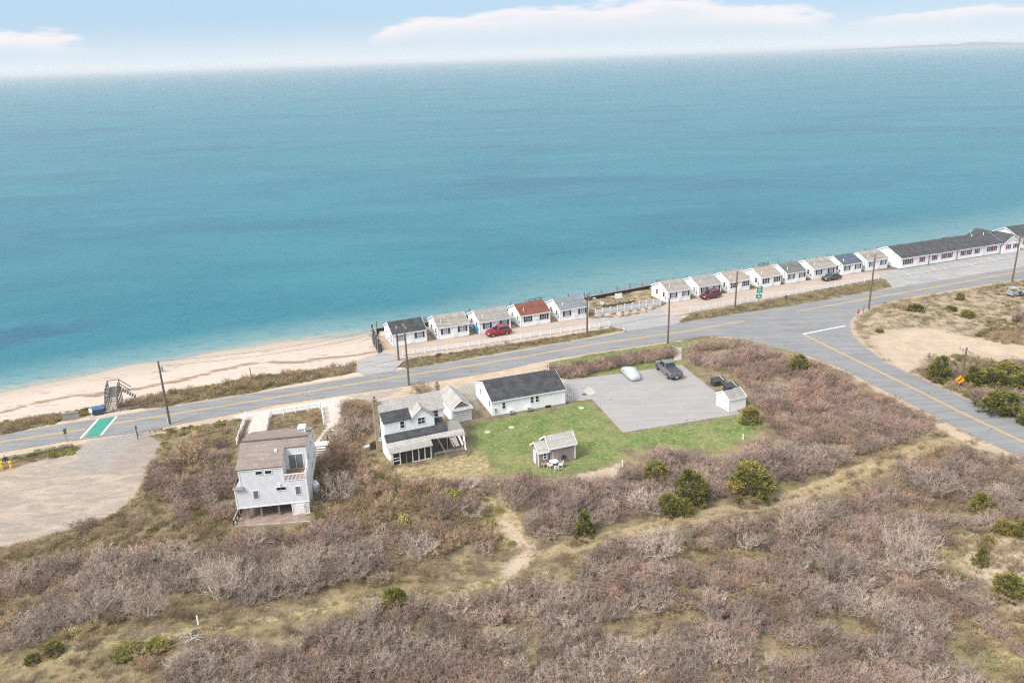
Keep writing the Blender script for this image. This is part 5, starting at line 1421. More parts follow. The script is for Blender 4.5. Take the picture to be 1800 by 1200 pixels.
# ------------------------------------------------------------------ utility poles and wires
POLES = [((299, 745), (281, 635), 1, 'utility pole left of the grey house, by the road edge', None),
 ((719, 677), (711, 568), 1, 'utility pole with cross-arm rising before the black-roofed cottage', 'arm'),
 ((1174, 603), (1178, 525), 0, 'plain utility pole at the right end of the bramble hedge', None),
 ((1527, 543), (1537, 447), 1, 'utility pole by the stop sign at the junction', 'arm'),
 ((1779, 495), (1793, 413), 1, 'utility pole with double cross-arm before the motel wing', 'arm2'),
 ((1687, 685), (1699, 611), 1, 'utility pole behind the yellow diamond sign', 'arm'),
 ((1032, 586), (1033, 518), 0, 'utility pole with street lamp beside the blue-grey-roofed cottage', 'lamp'),
 ((701, 633), (698, 579), 0, 'short bare pole just left of the cross-armed pole', None),
 ((1292, 541), (1302, 477), 0, 'leaning utility pole before the mottled-roofed cottage', None)]
PTOP = {}
for i, (b_, t0, m0, lb, kind) in enumerate(POLES):
    base = G(*b_); h = height_at(base, t0[1]); PTOP[i] = (base, h)
    t_ = thing('utility_pole', lb, 'utility pole', base, R(21), 'utility poles along the road')
    m_ = MB(); m_.tube([(0, 0, -0.3), (0, 0, h * 0.5), (0, 0, h)], [0.17, 0.145, 0.115], 9); m_.build('pole', POLE_WOOD, t_)
    if kind in ('arm', 'arm2'):
        for z in ((h - 0.5,) if kind == 'arm' else (h - 0.4, h - 1.3)):
            m_ = MB(); m_.box(-0.06, 0.06, -1.15, 1.15, z - 0.07, z + 0.07); m_.bar((0.02, -0.7, z - 0.05), (0.02, 0, z - 0.75), 0.05, 0.04); m_.bar((0.02, 0.7, z - 0.05), (0.02, 0, z - 0.75), 0.05, 0.04); o = m_.build('cross_arm', mat('pale_arm', (0.33, 0.30, 0.27)), t_)
            for y in (-1.0, -0.45, 0.45, 1.0): q = MB(); q.tube([(0, y, z + 0.07), (0, y, z + 0.25)], 0.05, 6); q.build('insulator', GALV, o)
    else:
        q = MB(); q.tube([(0, 0, h), (0, 0, h + 0.18)], 0.05, 6); q.build('insulator', GALV, t_)
    if i == 0:
        q = MB(); q.tube([(0.3, 0, h - 1.5), (0.3, 0, h - 0.8)], 0.16, 10); q.build('transformer', plain('blue_grey_metal', (0.30, 0.40, 0.48), 0.4), t_)
        q = MB(); q.tube([(-0.2, -0.08, 0), (-0.19, -0.08, 1.2)], 0.05, 6); q.build('conduit', TRIM, t_)
    if kind == 'lamp':
        q = MB(); q.tube([(0, 0, h - 0.9), (0.5, -0.15, h - 0.6), (1.1, -0.3, h - 0.65)], 0.035, 6); o = q.build('lamp_arm', GALV, t_)
        q = MB(); q.box(0.95, 1.5, -0.42, -0.18, h - 0.78, h - 0.63); q.build('lamp_head', plain('lamp_white', (0.7, 0.7, 0.7)), o)
    if i == 8:
        q = MB(); q.tube([(0, 0, h - 2.4), (-0.6, -0.1, h - 2.0), (-1.1, -0.2, h - 2.5)], 0.03, 6); q.box(-1.4, -0.9, -0.3, -0.1, h - 2.6, h - 2.48); q.build('lamp_arm', GALV, t_)
WIRE = plain('black_cable', (0.03, 0.03, 0.032), 0.6)


def wire(i, j, dy, dz, lb, sag=0.9):
    (a, ha), (b, hb) = PTOP[i], PTOP[j]
    off_ = VN * dy; p = a + off_ + Vector((0, 0, ha + dz)); q = b + off_ + Vector((0, 0, hb + dz))
    pts = [p.lerp(q, s / 14) - Vector((0, 0, sag * 4 * (s / 14) * (1 - s / 14))) for s in range(15)]
    m_ = MB(); m_.tube([x - p for x in pts], 0.018, 4); tag(m_.build('overhead_wire', WIRE, None, loc=p), lb, 'cable', 'overhead wires along the road')


names = ['the pole by the grey house', 'the cross-armed pole', 'the pole by the bramble hedge', 'the junction pole', 'the motel pole']
for i in range(4):
    for dy, dz, w_ in ((-1.0, -0.25, 'landward'), (1.0, -0.25, 'seaward')):
        if i == 2 and w_ == 'seaward': continue
        wire(i, i + 1, dy if i != 2 else 0.3, dz, 'thin %s overhead wire from %s to %s' % (w_, names[i], names[i + 1]))
wire(1, 7, 0, -1.5, 'short slack wire between the cross-armed pole and the short pole', 0.2)
wire(2, 6, 0, -0.4, 'slack wire from the bramble hedge pole to the street lamp pole', 0.6)


# ------------------------------------------------------------------ signs
def sign(px, top, label, build, cat='sign', yaw=0.0, postr=0.035, pm=None):
    base = G(*px); h = height_at(base, top)
    t_ = thing('road_sign', label, cat, base, yaw); m_ = MB(); m_.box(-postr, postr, -postr, postr, -0.2, h); m_.build('post', pm or GALV, t_)
    build(t_, h); return t_


def text(parent, s, size, loc, m, rot=(math.pi / 2, 0, 0), name='lettering'):
    cu = bpy.data.curves.new(name, 'FONT'); cu.body = s; cu.size = size; cu.align_x = 'CENTER'; cu.align_y = 'CENTER'; cu.extrude = 0.002
    o = bpy.data.objects.new(name, cu); dg = None
    COL.objects.link(o); bpy.context.view_layer.update()
    me = bpy.data.meshes.new_from_object(o.evaluated_get(bpy.context.evaluated_depsgraph_get())); COL.objects.unlink(o); bpy.data.objects.remove(o)
    me.materials.clear(); me.materials.append(m); o = link(name, me, parent, loc); o.rotation_euler = rot; return o


SIGNG = plain('sign_green', (0.0, 0.24, 0.155), 0.4); SIGNW = plain('sign_white', (0.8, 0.8, 0.8), 0.4); SIGNR = plain('sign_red', (0.55, 0.03, 0.03), 0.4); SIGNY = plain('sign_yellow', (0.72, 0.33, 0.01), 0.4); SIGNK = plain('sign_black', (0.02, 0.02, 0.02), 0.4)


def panel(t_, x0, x1, z0, z1, m, edge=True, y=-0.05):
    b = MB(); b.box(x0, x1, y, y + 0.02, z0, z1); o = b.build('panel', m, t_)
    if edge:
        e = MB(); w = 0.03
        e.box(x0, x1, y - 0.004, y, z0, z0 + w); e.box(x0, x1, y - 0.004, y, z1 - w, z1); e.box(x0, x0 + w, y - 0.004, y, z0 + w, z1 - w); e.box(x1 - w, x1, y - 0.004, y, z0 + w, z1 - w); e.build('border', SIGNW, o)
    return o


def b_green(t_, h):
    o = panel(t_, -0.6, 0.6, h - 1.55, h - 0.25, SIGNG)
    for z, w in ((h - 0.55, 0.3), (h - 0.9, 0.42), (h - 1.25, 0.26)): e = MB(); e.box(-w, w * 0.7, -0.058, -0.0505, z - 0.07, z + 0.07); e.build('legend', SIGNW, o)
    o = panel(t_, -0.7, 0.5, h - 2.6, h - 1.75, SIGNG)
    for z, w in ((h - 2.0, 0.3), (h - 2.3, 0.36)): e = MB(); e.box(-w, w * 0.6, -0.058, -0.0505, z - 0.07, z + 0.07); e.build('legend', SIGNW, o)


sign((1333, 541), 501, 'green road sign with two panels by the right cottage fence', b_green, yaw=R(12), postr=0.05)


def octagon(r): return [(r * math.cos(math.pi / 8 + i * math.pi / 4), r * math.sin(math.pi / 8 + i * math.pi / 4)) for i in range(8)]


def b_stop(t_, h):
    b = MB(); b.prism([(x, z + h - 0.45) for x, z in octagon(0.44)], 'y', -0.05, -0.036); o = b.build('panel', SIGNW, t_)
    b = MB(); b.prism([(x, z + h - 0.45) for x, z in octagon(0.405)], 'y', -0.056, -0.051); b.build('face', SIGNR, o)
    text(o, 'STOP', 0.36, (0, -0.059, h - 0.45), SIGNW)


sign((1506.7, 561), 543, 'red octagonal stop sign at the junction corner', b_stop, yaw=R(20))


def b_yellow(t_, h):
    r = 0.62; b = MB(); b.prism([(0, h - 2 * r), (r, h - r), (0, h), (-r, h - r)], 'y', -0.05, -0.036); o = b.build('panel', SIGNY, t_)
    e = MB(); e.bar((0.16, -0.054, h - 0.32), (0.12, -0.054, h - 0.62), 0.008, 0.15, up=(1, 0, 0)); e.bar((0.12, -0.054, h - 0.55), (-0.13, -0.054, h - 0.75), 0.008, 0.13, up=(1, 0, 0)); e.bar((-0.12, -0.054, h - 0.68), (-0.12, -0.054, h - 0.95), 0.008, 0.15, up=(1, 0, 0)); e.build('symbol', SIGNK, o)


sign((1683.8, 688), 659.5, 'yellow diamond warning sign beside the side road', b_yellow, yaw=R(-25))
sign((118.3, 777), 753, 'dark-backed sign on a post by the sandy lot', lambda t_, h: panel(t_, -0.22, 0.22, h - 0.75, h, plain('sign_back', (0.12, 0.14, 0.11), 0.5), False), yaw=R(70))
sign((242.7, 772), 748, 'narrow grey sign post at the right of the lot mouth', lambda t_, h: panel(t_, -0.14, 0.14, h - 0.5, h, plain('sign_back', (0.12, 0.14, 0.11)), False), yaw=R(65), pm=WOOD_DARK)
sign((1517.5, 550), 538, 'thin dark post between stop sign and junction pole', lambda t_, h: panel(t_, -0.09, 0.09, h - 0.35, h, plain('sign_back', (0.12, 0.14, 0.11)), False), yaw=R(60), pm=WOOD_DARK)
for px, top, lb in (((1306, 772), 763, 'white marker post at the right end of the lawn'), ((1094, 818), 808, 'thin white post standing in the thicket right of the cabin'), ((697.5, 842), 826, 'pale post before the farmhouse porch'), ((707, 853), 843, 'small white stake below the farmhouse porch'), ((350, 1103), 1082, 'white stake in the foreground grass at left'), ((441, 660), 646, 'thin stake on the beach edge')):
    base = G(*px); base.z = gz(base); h = height_at(base, top) - base.z
    m_ = MB(); m_.box(-0.06, 0.06, -0.06, 0.06, -0.2, max(h, 0.5)); m_.add([(-0.06, -0.06, max(h, 0.5)), (0.06, -0.06, max(h, 0.5)), (0.06, 0.06, max(h, 0.5)), (-0.06, 0.06, max(h, 0.5)), (0, 0, max(h, 0.5) + 0.08)], [(0, 1, 4), (1, 2, 4), (2, 3, 4), (3, 0, 4)])
    tag(m_.build('marker_post', VINYL if 'white' in lb else WOOD_GREY, None, loc=base), lb, 'post')
p_ = G(1381, 525.5); t_ = thing('hydrant', 'small dark hydrant on the verge before the right cottages', 'hydrant', p_)
m_ = MB(); m_.tube([(0, 0, 0), (0, 0, 0.55), (0, 0, 0.7), (0, 0, 0.78)], [0.15, 0.15, 0.17, 0.06], 10); m_.build('barrel', plain('dark_red_iron', (0.10, 0.05, 0.045), 0.6), t_)
m_ = MB(); m_.tube([(-0.26, 0, 0.45), (0.26, 0, 0.45)], 0.07, 8); m_.build('outlet', plain('dark_red_iron', (0.10, 0.05, 0.045)), t_)

# ------------------------------------------------------------------ vehicles
TYRE = BLACK; RIM = plain('alloy', (0.42, 0.43, 0.45), 0.35, 0.8); CARGLASS = plain('tinted_glass', (0.02, 0.024, 0.03), 0.06, spec=0.9)
LAMP = plain('lamp_lens', (0.75, 0.76, 0.78), 0.15); TAIL = plain('tail_lens', (0.32, 0.02, 0.02), 0.2)
wb_ = MB(); wb_.tube([(0, -0.11, 0), (0, -0.09, 0), (0, 0.09, 0), (0, 0.11, 0)], [0.29, 0.345, 0.345, 0.29], 18)
TYRE_M = wb_.mesh('tyre', TYRE); rb_ = MB(); rb_.tube([(0, -0.122, 0), (0, 0.122, 0)], 0.215, 14)
for a_ in range(5): rb_.bar((0, -0.128, 0), (math.cos(a_ * 1.257) * 0.2, -0.128, math.sin(a_ * 1.257) * 0.2), 0.02, 0.05)
RIM_M = rb_.mesh('rim', RIM)


def loft(secs, m=None):
    """secs: list of (x, [(y, z), ...]) closed rings of equal count"""
    b = MB(); n = len(secs[0][1]); v = []
    for x, r in secs: v += [(x, y, z) for y, z in r]
    f = [(i * n + j, i * n + (j + 1) % n, (i + 1) * n + (j + 1) % n, (i + 1) * n + j) for i in range(len(secs) - 1) for j in range(n)]
    f += [tuple(range(n - 1, -1, -1)), tuple((len(secs) - 1) * n + j for j in range(n))]
    return b.add(v, f)


def body_ring(hw, z0, z1, r=0.12):
    return [(-hw * 0.93, z0), (-hw, z0 + r * 1.3), (-hw, z1 - r), (-hw + r * 0.7, z1), (0, z1 + 0.015), (hw - r * 0.7, z1), (hw, z1 - r), (hw, z0 + r * 1.3), (hw * 0.93, z0)]


def vehicle(name, label, cat, kind, paint, wf, wr, dirt=0.0):
    """wf, wr: where the two wheels on the car's left side touch the ground"""
    spec = {'suv': dict(L=4.5, wbx=2.65, hw=0.9, belt=1.02, roof=1.68, hood=1.05), 'sedan': dict(L=4.65, wbx=2.75, hw=0.88, belt=0.92, roof=1.44, hood=0.92), 'pickup': dict(L=5.8, wbx=3.65, hw=0.97, belt=1.18, roof=1.88, hood=1.18)}[kind]
    h_ = (wf - wr); sc = max(0.9, min(1.12, h_.length / spec['wbx'])); h_.normalize(); left = Vector((-h_.y, h_.x, 0))
    c_ = (wf + wr) / 2 - left * (spec['hw'] - 0.1) * sc
    t_ = thing(name, label, cat, c_, math.atan2(h_.y, h_.x)); t_.scale = (sc,) * 3
    L = spec['L'] / 2; hw = spec['hw']; bt = spec['belt']; rf = spec['roof']; hd = spec['hood']; wx = spec['wbx'] / 2
    if kind == 'pickup':
        secs = [(-L, body_ring(hw * 0.95, 0.5, bt - 0.02)), (-L + 0.08, body_ring(hw, 0.42, bt)), (0.1, body_ring(hw, 0.38, bt)), (1.55, body_ring(hw, 0.38, hd)), (L - 0.5, body_ring(hw * 0.98, 0.4, hd - 0.04)), (L - 0.06, body_ring(hw * 0.9, 0.45, hd - 0.16)), (L, body_ring(hw * 0.82, 0.5, hd - 0.3))]
    else:
        secs = [(-L, body_ring(hw * 0.82, 0.5, bt - 0.16)), (-L + 0.1, body_ring(hw * 0.93, 0.36, bt - 0.02)), (-L + 0.6, body_ring(hw, 0.3, bt + 0.02)), (0, body_ring(hw, 0.28, bt)), (L - 1.35, body_ring(hw, 0.28, hd)), (L - 0.55, body_ring(hw * 0.97, 0.3, hd - 0.1)), (L - 0.1, body_ring(hw * 0.87, 0.36, hd - 0.24)), (L, body_ring(hw * 0.74, 0.45, hd - 0.36))]
    bo = loft(secs).build('body', paint, t_, smooth=False)
    # cabin
    if kind == 'suv': cb = (-L + 0.12, L - 1.42, -L + 0.55, L - 2.25)
    elif kind == 'sedan': cb = (-L + 0.5, L - 1.35, -L + 1.25, L - 2.25)
    else: cb = (-0.75, 1.65, -0.5, 0.85)
    x0, x1, x2, x3 = cb; hb, ht = hw - 0.05, hw - 0.22; z0 = bt - 0.04
    v = [(x0, -hb, z0), (x1, -hb, z0), (x1, hb, z0), (x0, hb, z0), (x2, -ht, rf), (x3, -ht, rf - 0.02), (x3, ht, rf - 0.02), (x2, ht, rf)]
    xm = (x2 + x3) / 2
    b = MB(); b.add(v, [(0, 1, 5, 4), (1, 2, 6, 5), (2, 3, 7, 6), (3, 0, 4, 7)]); b.add([v[4], v[5], v[6], v[7], (xm, -ht * 0.92, rf + 0.045), (xm, ht * 0.92, rf + 0.045)], [(0, 1, 4), (1, 2, 5, 4), (2, 3, 5), (3, 0, 4, 5)]); b.build('cabin', paint, t_)

    def pane(q, m0, m1, e0, e1, nm='window'):
        q = [Vector(x) for x in q]                       # bottom-a, bottom-b, top-b, top-a
        P2 = lambda u, w: q[0].lerp(q[1], u).lerp(q[3].lerp(q[2], u), w)
        nrm = (q[1] - q[0]).cross(q[3] - q[0]).normalized()
        cen = sum(q, Vector()) / 4
        if nrm.dot(cen - Vector((xm, 0, z0))) < 0: nrm = -nrm
        pts = [P2(m0, e0), P2(m1, e0), P2(m1, e1), P2(m0, e1)]
        b = MB(); v_ = [x + nrm * 0.012 for x in pts] + [x - nrm * 0.01 for x in pts]
        b.add(v_, [(0, 1, 2, 3), (0, 4, 5, 1), (1, 5, 6, 2), (2, 6, 7, 3), (3, 7, 4, 0)]); b.build(nm, CARGLASS, t_)
    for s in (0, 1):
        q = (v[0], v[1], v[5], v[4]) if s == 0 else (v[3], v[2], v[6], v[7])
        if kind == 'pickup': sp = ((0.08, 0.44), (0.48, 0.80))
        else: sp = ((0.07, 0.27), (0.29, 0.55), (0.58, 0.86))
        for a_, b2 in sp: pane(q, a_, b2, 0.16, 0.86)
    pane((v[1], v[2], v[6], v[5]), 0.07, 0.93, 0.10, 0.92, 'windscreen')
    pane((v[3], v[0], v[4], v[7]), 0.1, 0.9, 0.25 if kind != 'pickup' else 0.15, 0.9, 'rear_window')
    for x in (wx, -wx):
        for s in (1, -1):
            o = link('wheel', TYRE_M, t_, (x, s * (hw - 0.09), 0.345)); o.scale = (1.08,) * 3 if kind == 'pickup' else (1, 1, 1)
            link('rim', RIM_M, o, None, 0 if s < 0 else math.pi)
            ar = MB(); ar.tube([(x, s * (hw - 0.2), 0.40), (x, s * (hw + 0.006), 0.40)], 0.41, 16); ar.build('wheel_arch', DARKHOLE, t_)
    for s in (1, -1):
        b = MB(); b.box(L - 0.28, L - 0.04, s * hw * 0.72 - 0.16, s * hw * 0.72 + 0.16, hd - 0.42, hd - 0.27); b.build('headlight', LAMP, t_)
        b = MB(); b.box(-L - 0.012, -L + 0.16, s * hw * 0.84 - 0.1, s * hw * 0.84 + 0.1, bt - 0.38, bt - 0.14); b.build('tail_light', TAIL, t_)
        b = MB(); b.box(x1 - 0.35, x1 - 0.15, s * (hw + 0.1) - 0.09, s * (hw + 0.1) + 0.09, z0 + 0.06, z0 + 0.22); b.build('wing_mirror', paint, t_)
    b = MB(); b.box(L - 0.05, L + 0.03, -hw * 0.7, hw * 0.7, 0.36, 0.56); b.build('front_bumper', plain('bumper_black', (0.03, 0.03, 0.03)), t_)
    b = MB(); b.box(-L - 0.05, -L + 0.05, -hw * 0.85, hw * 0.85, 0.4, 0.58); b.build('rear_bumper', plain('bumper_black', (0.03, 0.03, 0.03)), t_)
    b = MB(); b.box(-L - 0.06, -L - 0.052, -0.2, 0.2, 0.43 if kind == 'pickup' else 0.6, 0.55 if kind == 'pickup' else 0.72); b.build('number_plate', SIGNW, t_)
    if kind == 'pickup':
        b = MB(); b.box(-L + 0.1, -0.78, -hw + 0.12, hw - 0.12, bt + 0.005, bt + 0.04); b.build('bed_cover', plain('bed_black', (0.06, 0.06, 0.065), 0.7), t_)
        b = MB(); b.box(-L - 0.02, -L, -hw * 0.75, hw * 0.75, 0.62, bt - 0.08); b.build('tailgate', paint, t_)
        b = MB(); b.box(-L - 0.03, -L - 0.02, -0.1, 0.1, 0.85, 0.99); b.build('tailgate_handle', BLACK, t_)
        b = MB(); b.box(L - 0.02, L + 0.012, -0.6, 0.6, 0.6, hd - 0.35); b.build('grille', BLACK, t_)
    if kind == 'suv':
        for s in (1, -1): b = MB(); b.bar((x2 + 0.2, s * ht * 0.9, rf + 0.07), (x3 - 0.1, s * ht * 0.9, rf + 0.06), 0.04, 0.04); b.build('roof_rail', GALV, t_)
    return t_


def paintm(name, c): return plain(name, c, 0.28, spec=0.5, coat=0.6, vary=0.02)


vehicle('suv', 'bright red car parked in front of the grey-roofed cottage', 'car', 'suv', paintm('bright_red_paint', (0.27, 0.008, 0.018)), G(866.7, 592.4), G(891, 588.4))
vehicle('suv', 'dark red car parked before the right row of cottages', 'car', 'suv', paintm('dark_red_paint', (0.14, 0.010, 0.025)), G(1244, 527), G(1262, 523.5))
vehicle('sedan', 'dark grey sedan parked before the tan-roofed cottage', 'car', 'sedan', paintm('charcoal_paint', (0.05, 0.053, 0.06)), G(1457, 494.5), G(1474, 491.5))
vehicle('pickup_truck', 'silver grey pickup truck with a black bed cover on the lot', 'truck', 'pickup', paintm('silver_grey_paint', (0.14, 0.145, 0.155)), G(1155.4, 649.5), G(1174, 665.2))

# car under a pale cover
f0, r0 = G(1091, 654), G(1108, 670); h_ = (f0 - r0).normalized(); rt = Vector((h_.y, -h_.x, 0)); c_ = (f0 + r0) / 2 + rt * 0.85
t_ = thing('covered_car', 'car under a pale grey fitted cover on the lot', 'car', c_, math.atan2(h_.y, h_.x))
def cring(hw, z): return [(-hw * 1.0, 0.10), (-hw * 1.03, 0.45), (-hw * 0.95, z * 0.66), (-hw * 0.72, z * 0.94), (0, z), (hw * 0.72, z * 0.94), (hw * 0.95, z * 0.66), (hw * 1.03, 0.45), (hw * 1.0, 0.10)]
secs = [(-2.3, cring(0.45, 0.7)), (-2.15, cring(0.72, 0.9)), (-1.7, cring(0.86, 1.0)), (-1.1, cring(0.9, 1.14)), (-0.6, cring(0.9, 1.34)), (0.2, cring(0.9, 1.38)), (0.75, cring(0.9, 1.22)), (1.2, cring(0.89, 0.98)), (1.8, cring(0.84, 0.88)), (2.15, cring(0.68, 0.75)), (2.3, cring(0.42, 0.6))]
o = loft(secs).build('cover', plain('pale_cover', (0.44, 0.47, 0.49), 0.6), t_, smooth=True)
for s in (-1, 1): m_ = MB(); m_.box(0.55, 0.8, s * 0.98 - 0.1, s * 0.98 + 0.1, 0.84, 1.0); m_.build('mirror_pocket', plain('pale_cover', (0.44, 0.47, 0.49)), t_)
for x in (-1.35, 1.35):
    for s in (-1, 1): link('wheel', TYRE_M, t_, (x, s * 0.74, 0.33), None, (0.94,) * 3)

# old grey jeep cut off by the right edge
p_ = G(1789, 523); t_ = thing('jeep', 'old grey jeep with side spare wheel cut off by the right edge', 'car', p_, R(12))
GJ = mat('faded_grey_paint', (0.36, 0.37, 0.375), 0.6, 0.1, 1.5)
m_ = MB(); m_.prism([(-1.3, 0.45), (1.9, 0.45), (1.95, 1.0), (0.6, 1.1), (0.5, 1.2), (-1.3, 1.25)], 'y', 0.0, 1.5); m_.build('body', GJ, t_)
for x in (-0.75, 1.4):
    for y in (0.08, 1.42): o = link('wheel', TYRE_M, t_, (x, y, 0.36), None, (1.05,) * 3); link('rim', RIM_M, o)
o = link('spare_wheel', TYRE_M, t_, (0.35, -0.14, 0.95), None, (0.95,) * 3); link('rim', RIM_M, o)
m_ = MB(); m_.bar((-1.25, 0.06, 1.25), (-1.25, 0.06, 1.85), 0.06, 0.06); m_.bar((-1.25, 1.44, 1.25), (-1.25, 1.44, 1.85), 0.06, 0.06); m_.bar((-1.25, 0.06, 1.85), (-1.25, 1.44, 1.85), 0.06, 0.06); m_.bar((0.5, 0.06, 1.2), (0.3, 0.06, 1.8), 0.06, 0.06); m_.bar((0.5, 1.44, 1.2), (0.3, 1.44, 1.8), 0.06, 0.06); m_.bar((0.3, 0.06, 1.8), (0.3, 1.44, 1.8), 0.06, 0.06); m_.build('windscreen_frame', BLACK, t_)
m_ = MB(); m_.slab((-1.3, 0.02, 1.88), (0.2, 0.02, 1.84), (0.2, 1.48, 1.84), (-1.3, 1.48, 1.88), 0.04); m_.build('canvas_top', mat('grey_canvas', (0.40, 0.40, 0.41), 0.9), t_)
m_ = MB(); m_.box(0.05, 0.12, -0.03, -0.003, 0.7, 1.1); m_.build('jerry_strap', BLACK, t_)
m_ = MB(); m_.prism([(0.9, 0.75), (1.95, 0.75), (1.95, 1.02), (1.5, 1.12), (0.9, 1.12)], 'y', -0.12, -0.003); m_.build('fender', plain('yellow_paint', (0.62, 0.48, 0.06), 0.5), t_)

# ------------------------------------------------------------------ yellow barrels and a person at the left edge
for (px, py), lb in (((5, 823.5), 'yellow bollard left of the person at the left edge'), ((20.5, 822.5), 'yellow bollard right of the person at the left edge')):
    t_ = thing('bollard', lb, 'bollard', G(px, py), 0, 'yellow bollards by the sandy lot')
    m_ = MB(); m_.tube([(0, 0, -0.1), (0, 0, 0.92), (0, 0, 1.0), (0, 0, 1.03)], [0.19, 0.19, 0.14, 0.02], 14); m_.build('sleeve', plain('bollard_yellow', (0.72, 0.44, 0.01), 0.5), t_, smooth=False)
    for z in (0.45, 0.7): m_ = MB(); m_.tube([(0, 0, z), (0, 0, z + 0.07)], 0.194, 14); m_.build('band', SIGNW if z < 0.5 else plain('bollard_band', (0.5, 0.3, 0.02)), t_)
p_ = G(12.8, 821.5)
J = {'pel': (0, 0, .94, .135), 'sp': (0, 0, 1.1, .13), 'ch': (0, 0, 1.3, .15), 'nk': (0, 0, 1.47, .06), 'h1': (0, -.02, 1.56, .085), 'h2': (0, -.015, 1.66, .09), 'h3': (0, 0, 1.74, .05), 'nose': (0, -.115, 1.6, .018),
     'lh': (-.1, 0, .88, .105), 'lk': (-.12, -.03, .5, .07), 'la': (-.13, .02, .1, .048), 'lt': (-.14, -.16, .04, .045), 'rh': (.1, 0, .88, .105), 'rk': (.12, -.02, .5, .07), 'ra': (.14, .03, .1, .048), 'rt_': (.16, -.15, .04, .045),
     'ls': (-.19, 0, 1.38, .075), 'le': (-.26, .02, 1.1, .052), 'lw': (-.24, -.12, .86, .036), 'lp': (-.23, -.16, .79, .035), 'rs': (.19, 0, 1.38, .075), 're': (.27, .03, 1.1, .052), 'rw': (.25, -.08, .85, .036), 'rp': (.245, -.11, .78, .035)}
ED = [('pel', 'sp'), ('sp', 'ch'), ('ch', 'nk'), ('nk', 'h1'), ('h1', 'h2'), ('h2', 'h3'), ('h1', 'nose'), ('pel', 'lh'), ('lh', 'lk'), ('lk', 'la'), ('la', 'lt'), ('pel', 'rh'), ('rh', 'rk'), ('rk', 'ra'), ('ra', 'rt_'), ('ch', 'ls'), ('ls', 'le'), ('le', 'lw'), ('lw', 'lp'), ('ch', 'rs'), ('rs', 're'), ('re', 'rw'), ('rw', 'rp')]
for s in ('l', 'r'):
    b0 = J[s + 'p']; sg = -1 if s == 'l' else 1
    for f_ in range(4): J[s + 'f%d' % f_] = (b0[0] + sg * 0.004, b0[1] - 0.035 + f_ * 0.022, b0[2] - 0.085 + 0.008 * abs(f_ - 1.5), .009); ED.append((s + 'p', s + 'f%d' % f_))
    J[s + 'th'] = (b0[0] - sg * 0.02, b0[1] - 0.06, b0[2] - 0.03, .011); ED.append((s + 'p', s + 'th'))
ks = list(J); me = bpy.data.meshes.new('person'); me.from_pydata([J[q][:3] for q in ks], [(ks.index(a), ks.index(b)) for a, b in ED], [])
o = link('person', me, None, p_, R(35)); tag(o, 'person in dark top and pale trousers standing between yellow bollards', 'person')
md = o.modifiers.new('skin', 'SKIN'); md.use_smooth_shade = True
for i_, q in enumerate(ks): me.skin_vertices[0].data[i_].radius = (J[q][3], J[q][3])
me.skin_vertices[0].data[0].use_root = True
o.modifiers.new('sub', 'SUBSURF').levels = 1; o.modifiers['sub'].render_levels = 2
t = NT('clothed_figure'); zz = t.N.new('ShaderNodeSeparateXYZ'); t.L.new(t.coords(), zz.inputs[0])
cr = t.N.new('ShaderNodeValToRGB'); cr.color_ramp.interpolation = 'CONSTANT'; e = cr.color_ramp.elements
e[0].position = 0; e[0].color = (0.04, 0.04, 0.045, 1); e[1].position = 0.045; e[1].color = (0.50, 0.50, 0.52, 1)
for ps, cc in ((0.50, (0.03, 0.03, 0.05, 1)), (0.765, (0.50, 0.30, 0.22, 1)), (0.885, (0.20, 0.10, 0.05, 1))): n_ = e.new(ps); n_.color = cc
t.L.new(t.math('DIVIDE', zz.outputs[2], 1.9), cr.inputs[0]); t.L.new(cr.outputs[0], t.b.inputs['Base Color']); t.b.inputs['Roughness'].default_value = 0.85
me.materials.append(t.m)
# ------------------------------------------------------------------ plants: shapes
def twig_mat(name, stem, tip, tip2, hue=0.06):
    t = NT(name); oi = t.N.new('ShaderNodeObjectInfo')
    tips = t.mix(oi.outputs['Random'], tip, tip2)
    c = t.mix(t.rng(t.attr('tip'), 0.15, 0.75), stem, tips)
    h = t.N.new('ShaderNodeHueSaturation'); t.L.new(c, h.inputs['Color'])
    r2 = t.math('FRACT', t.math('MULTIPLY', oi.outputs['Random'], 7.31)); t.put(h.inputs['Value'], t.math('ADD', t.math('MULTIPLY', r2, 0.75), 0.58))
    t.L.new(h.outputs[0], t.b.inputs['Base Color']); t.b.inputs['Roughness'].default_value = 0.9; t.b.inputs['Specular IOR Level'].default_value = 0.1
    return t.m


class Ribbons:
    def __init__(self): self.v = []; self.f = []; self.tip = []

    def seg(self, p, q, w0, w1, t0, t1, rs):
        d = q - p; s = d.cross(Vector((rs.gauss(0, 1), rs.gauss(0, 1), rs.gauss(0, 1))))
        if s.length < 1e-6: return
        s.normalize(); o = len(self.v)
        self.v += [p - s * w0 / 2, p + s * w0 / 2, q + s * w1 / 2, q - s * w1 / 2]; self.f.append((o, o + 1, o + 2, o + 3)); self.tip += [t0, t0, t1, t1]

    def leaf(self, p, sz, t, rs, up=0.4):
        n = Vector((rs.gauss(0, 1), rs.gauss(0, 1), rs.gauss(0, 1) + up)).normalized(); a = n.orthogonal().normalized(); b = n.cross(a)
        an = rs.uniform(0, 6.28); a, b = a * math.cos(an) + b * math.sin(an), b * math.cos(an) - a * math.sin(an); o = len(self.v)
        self.v += [p - a * sz, p + b * sz * 0.45, p + a * sz, p - b * sz * 0.45]; self.f.append((o, o + 1, o + 2, o + 3)); self.tip += [t] * 4

    def mesh(self, name, m):
        me = bpy.data.meshes.new(name); me.from_pydata([tuple(x) for x in self.v], [], self.f)
        a = me.attributes.new('tip', 'FLOAT', 'POINT'); a.data.foreach_set('value', np.array(self.tip, np.float32)); me.materials.append(m); me.update(); return me


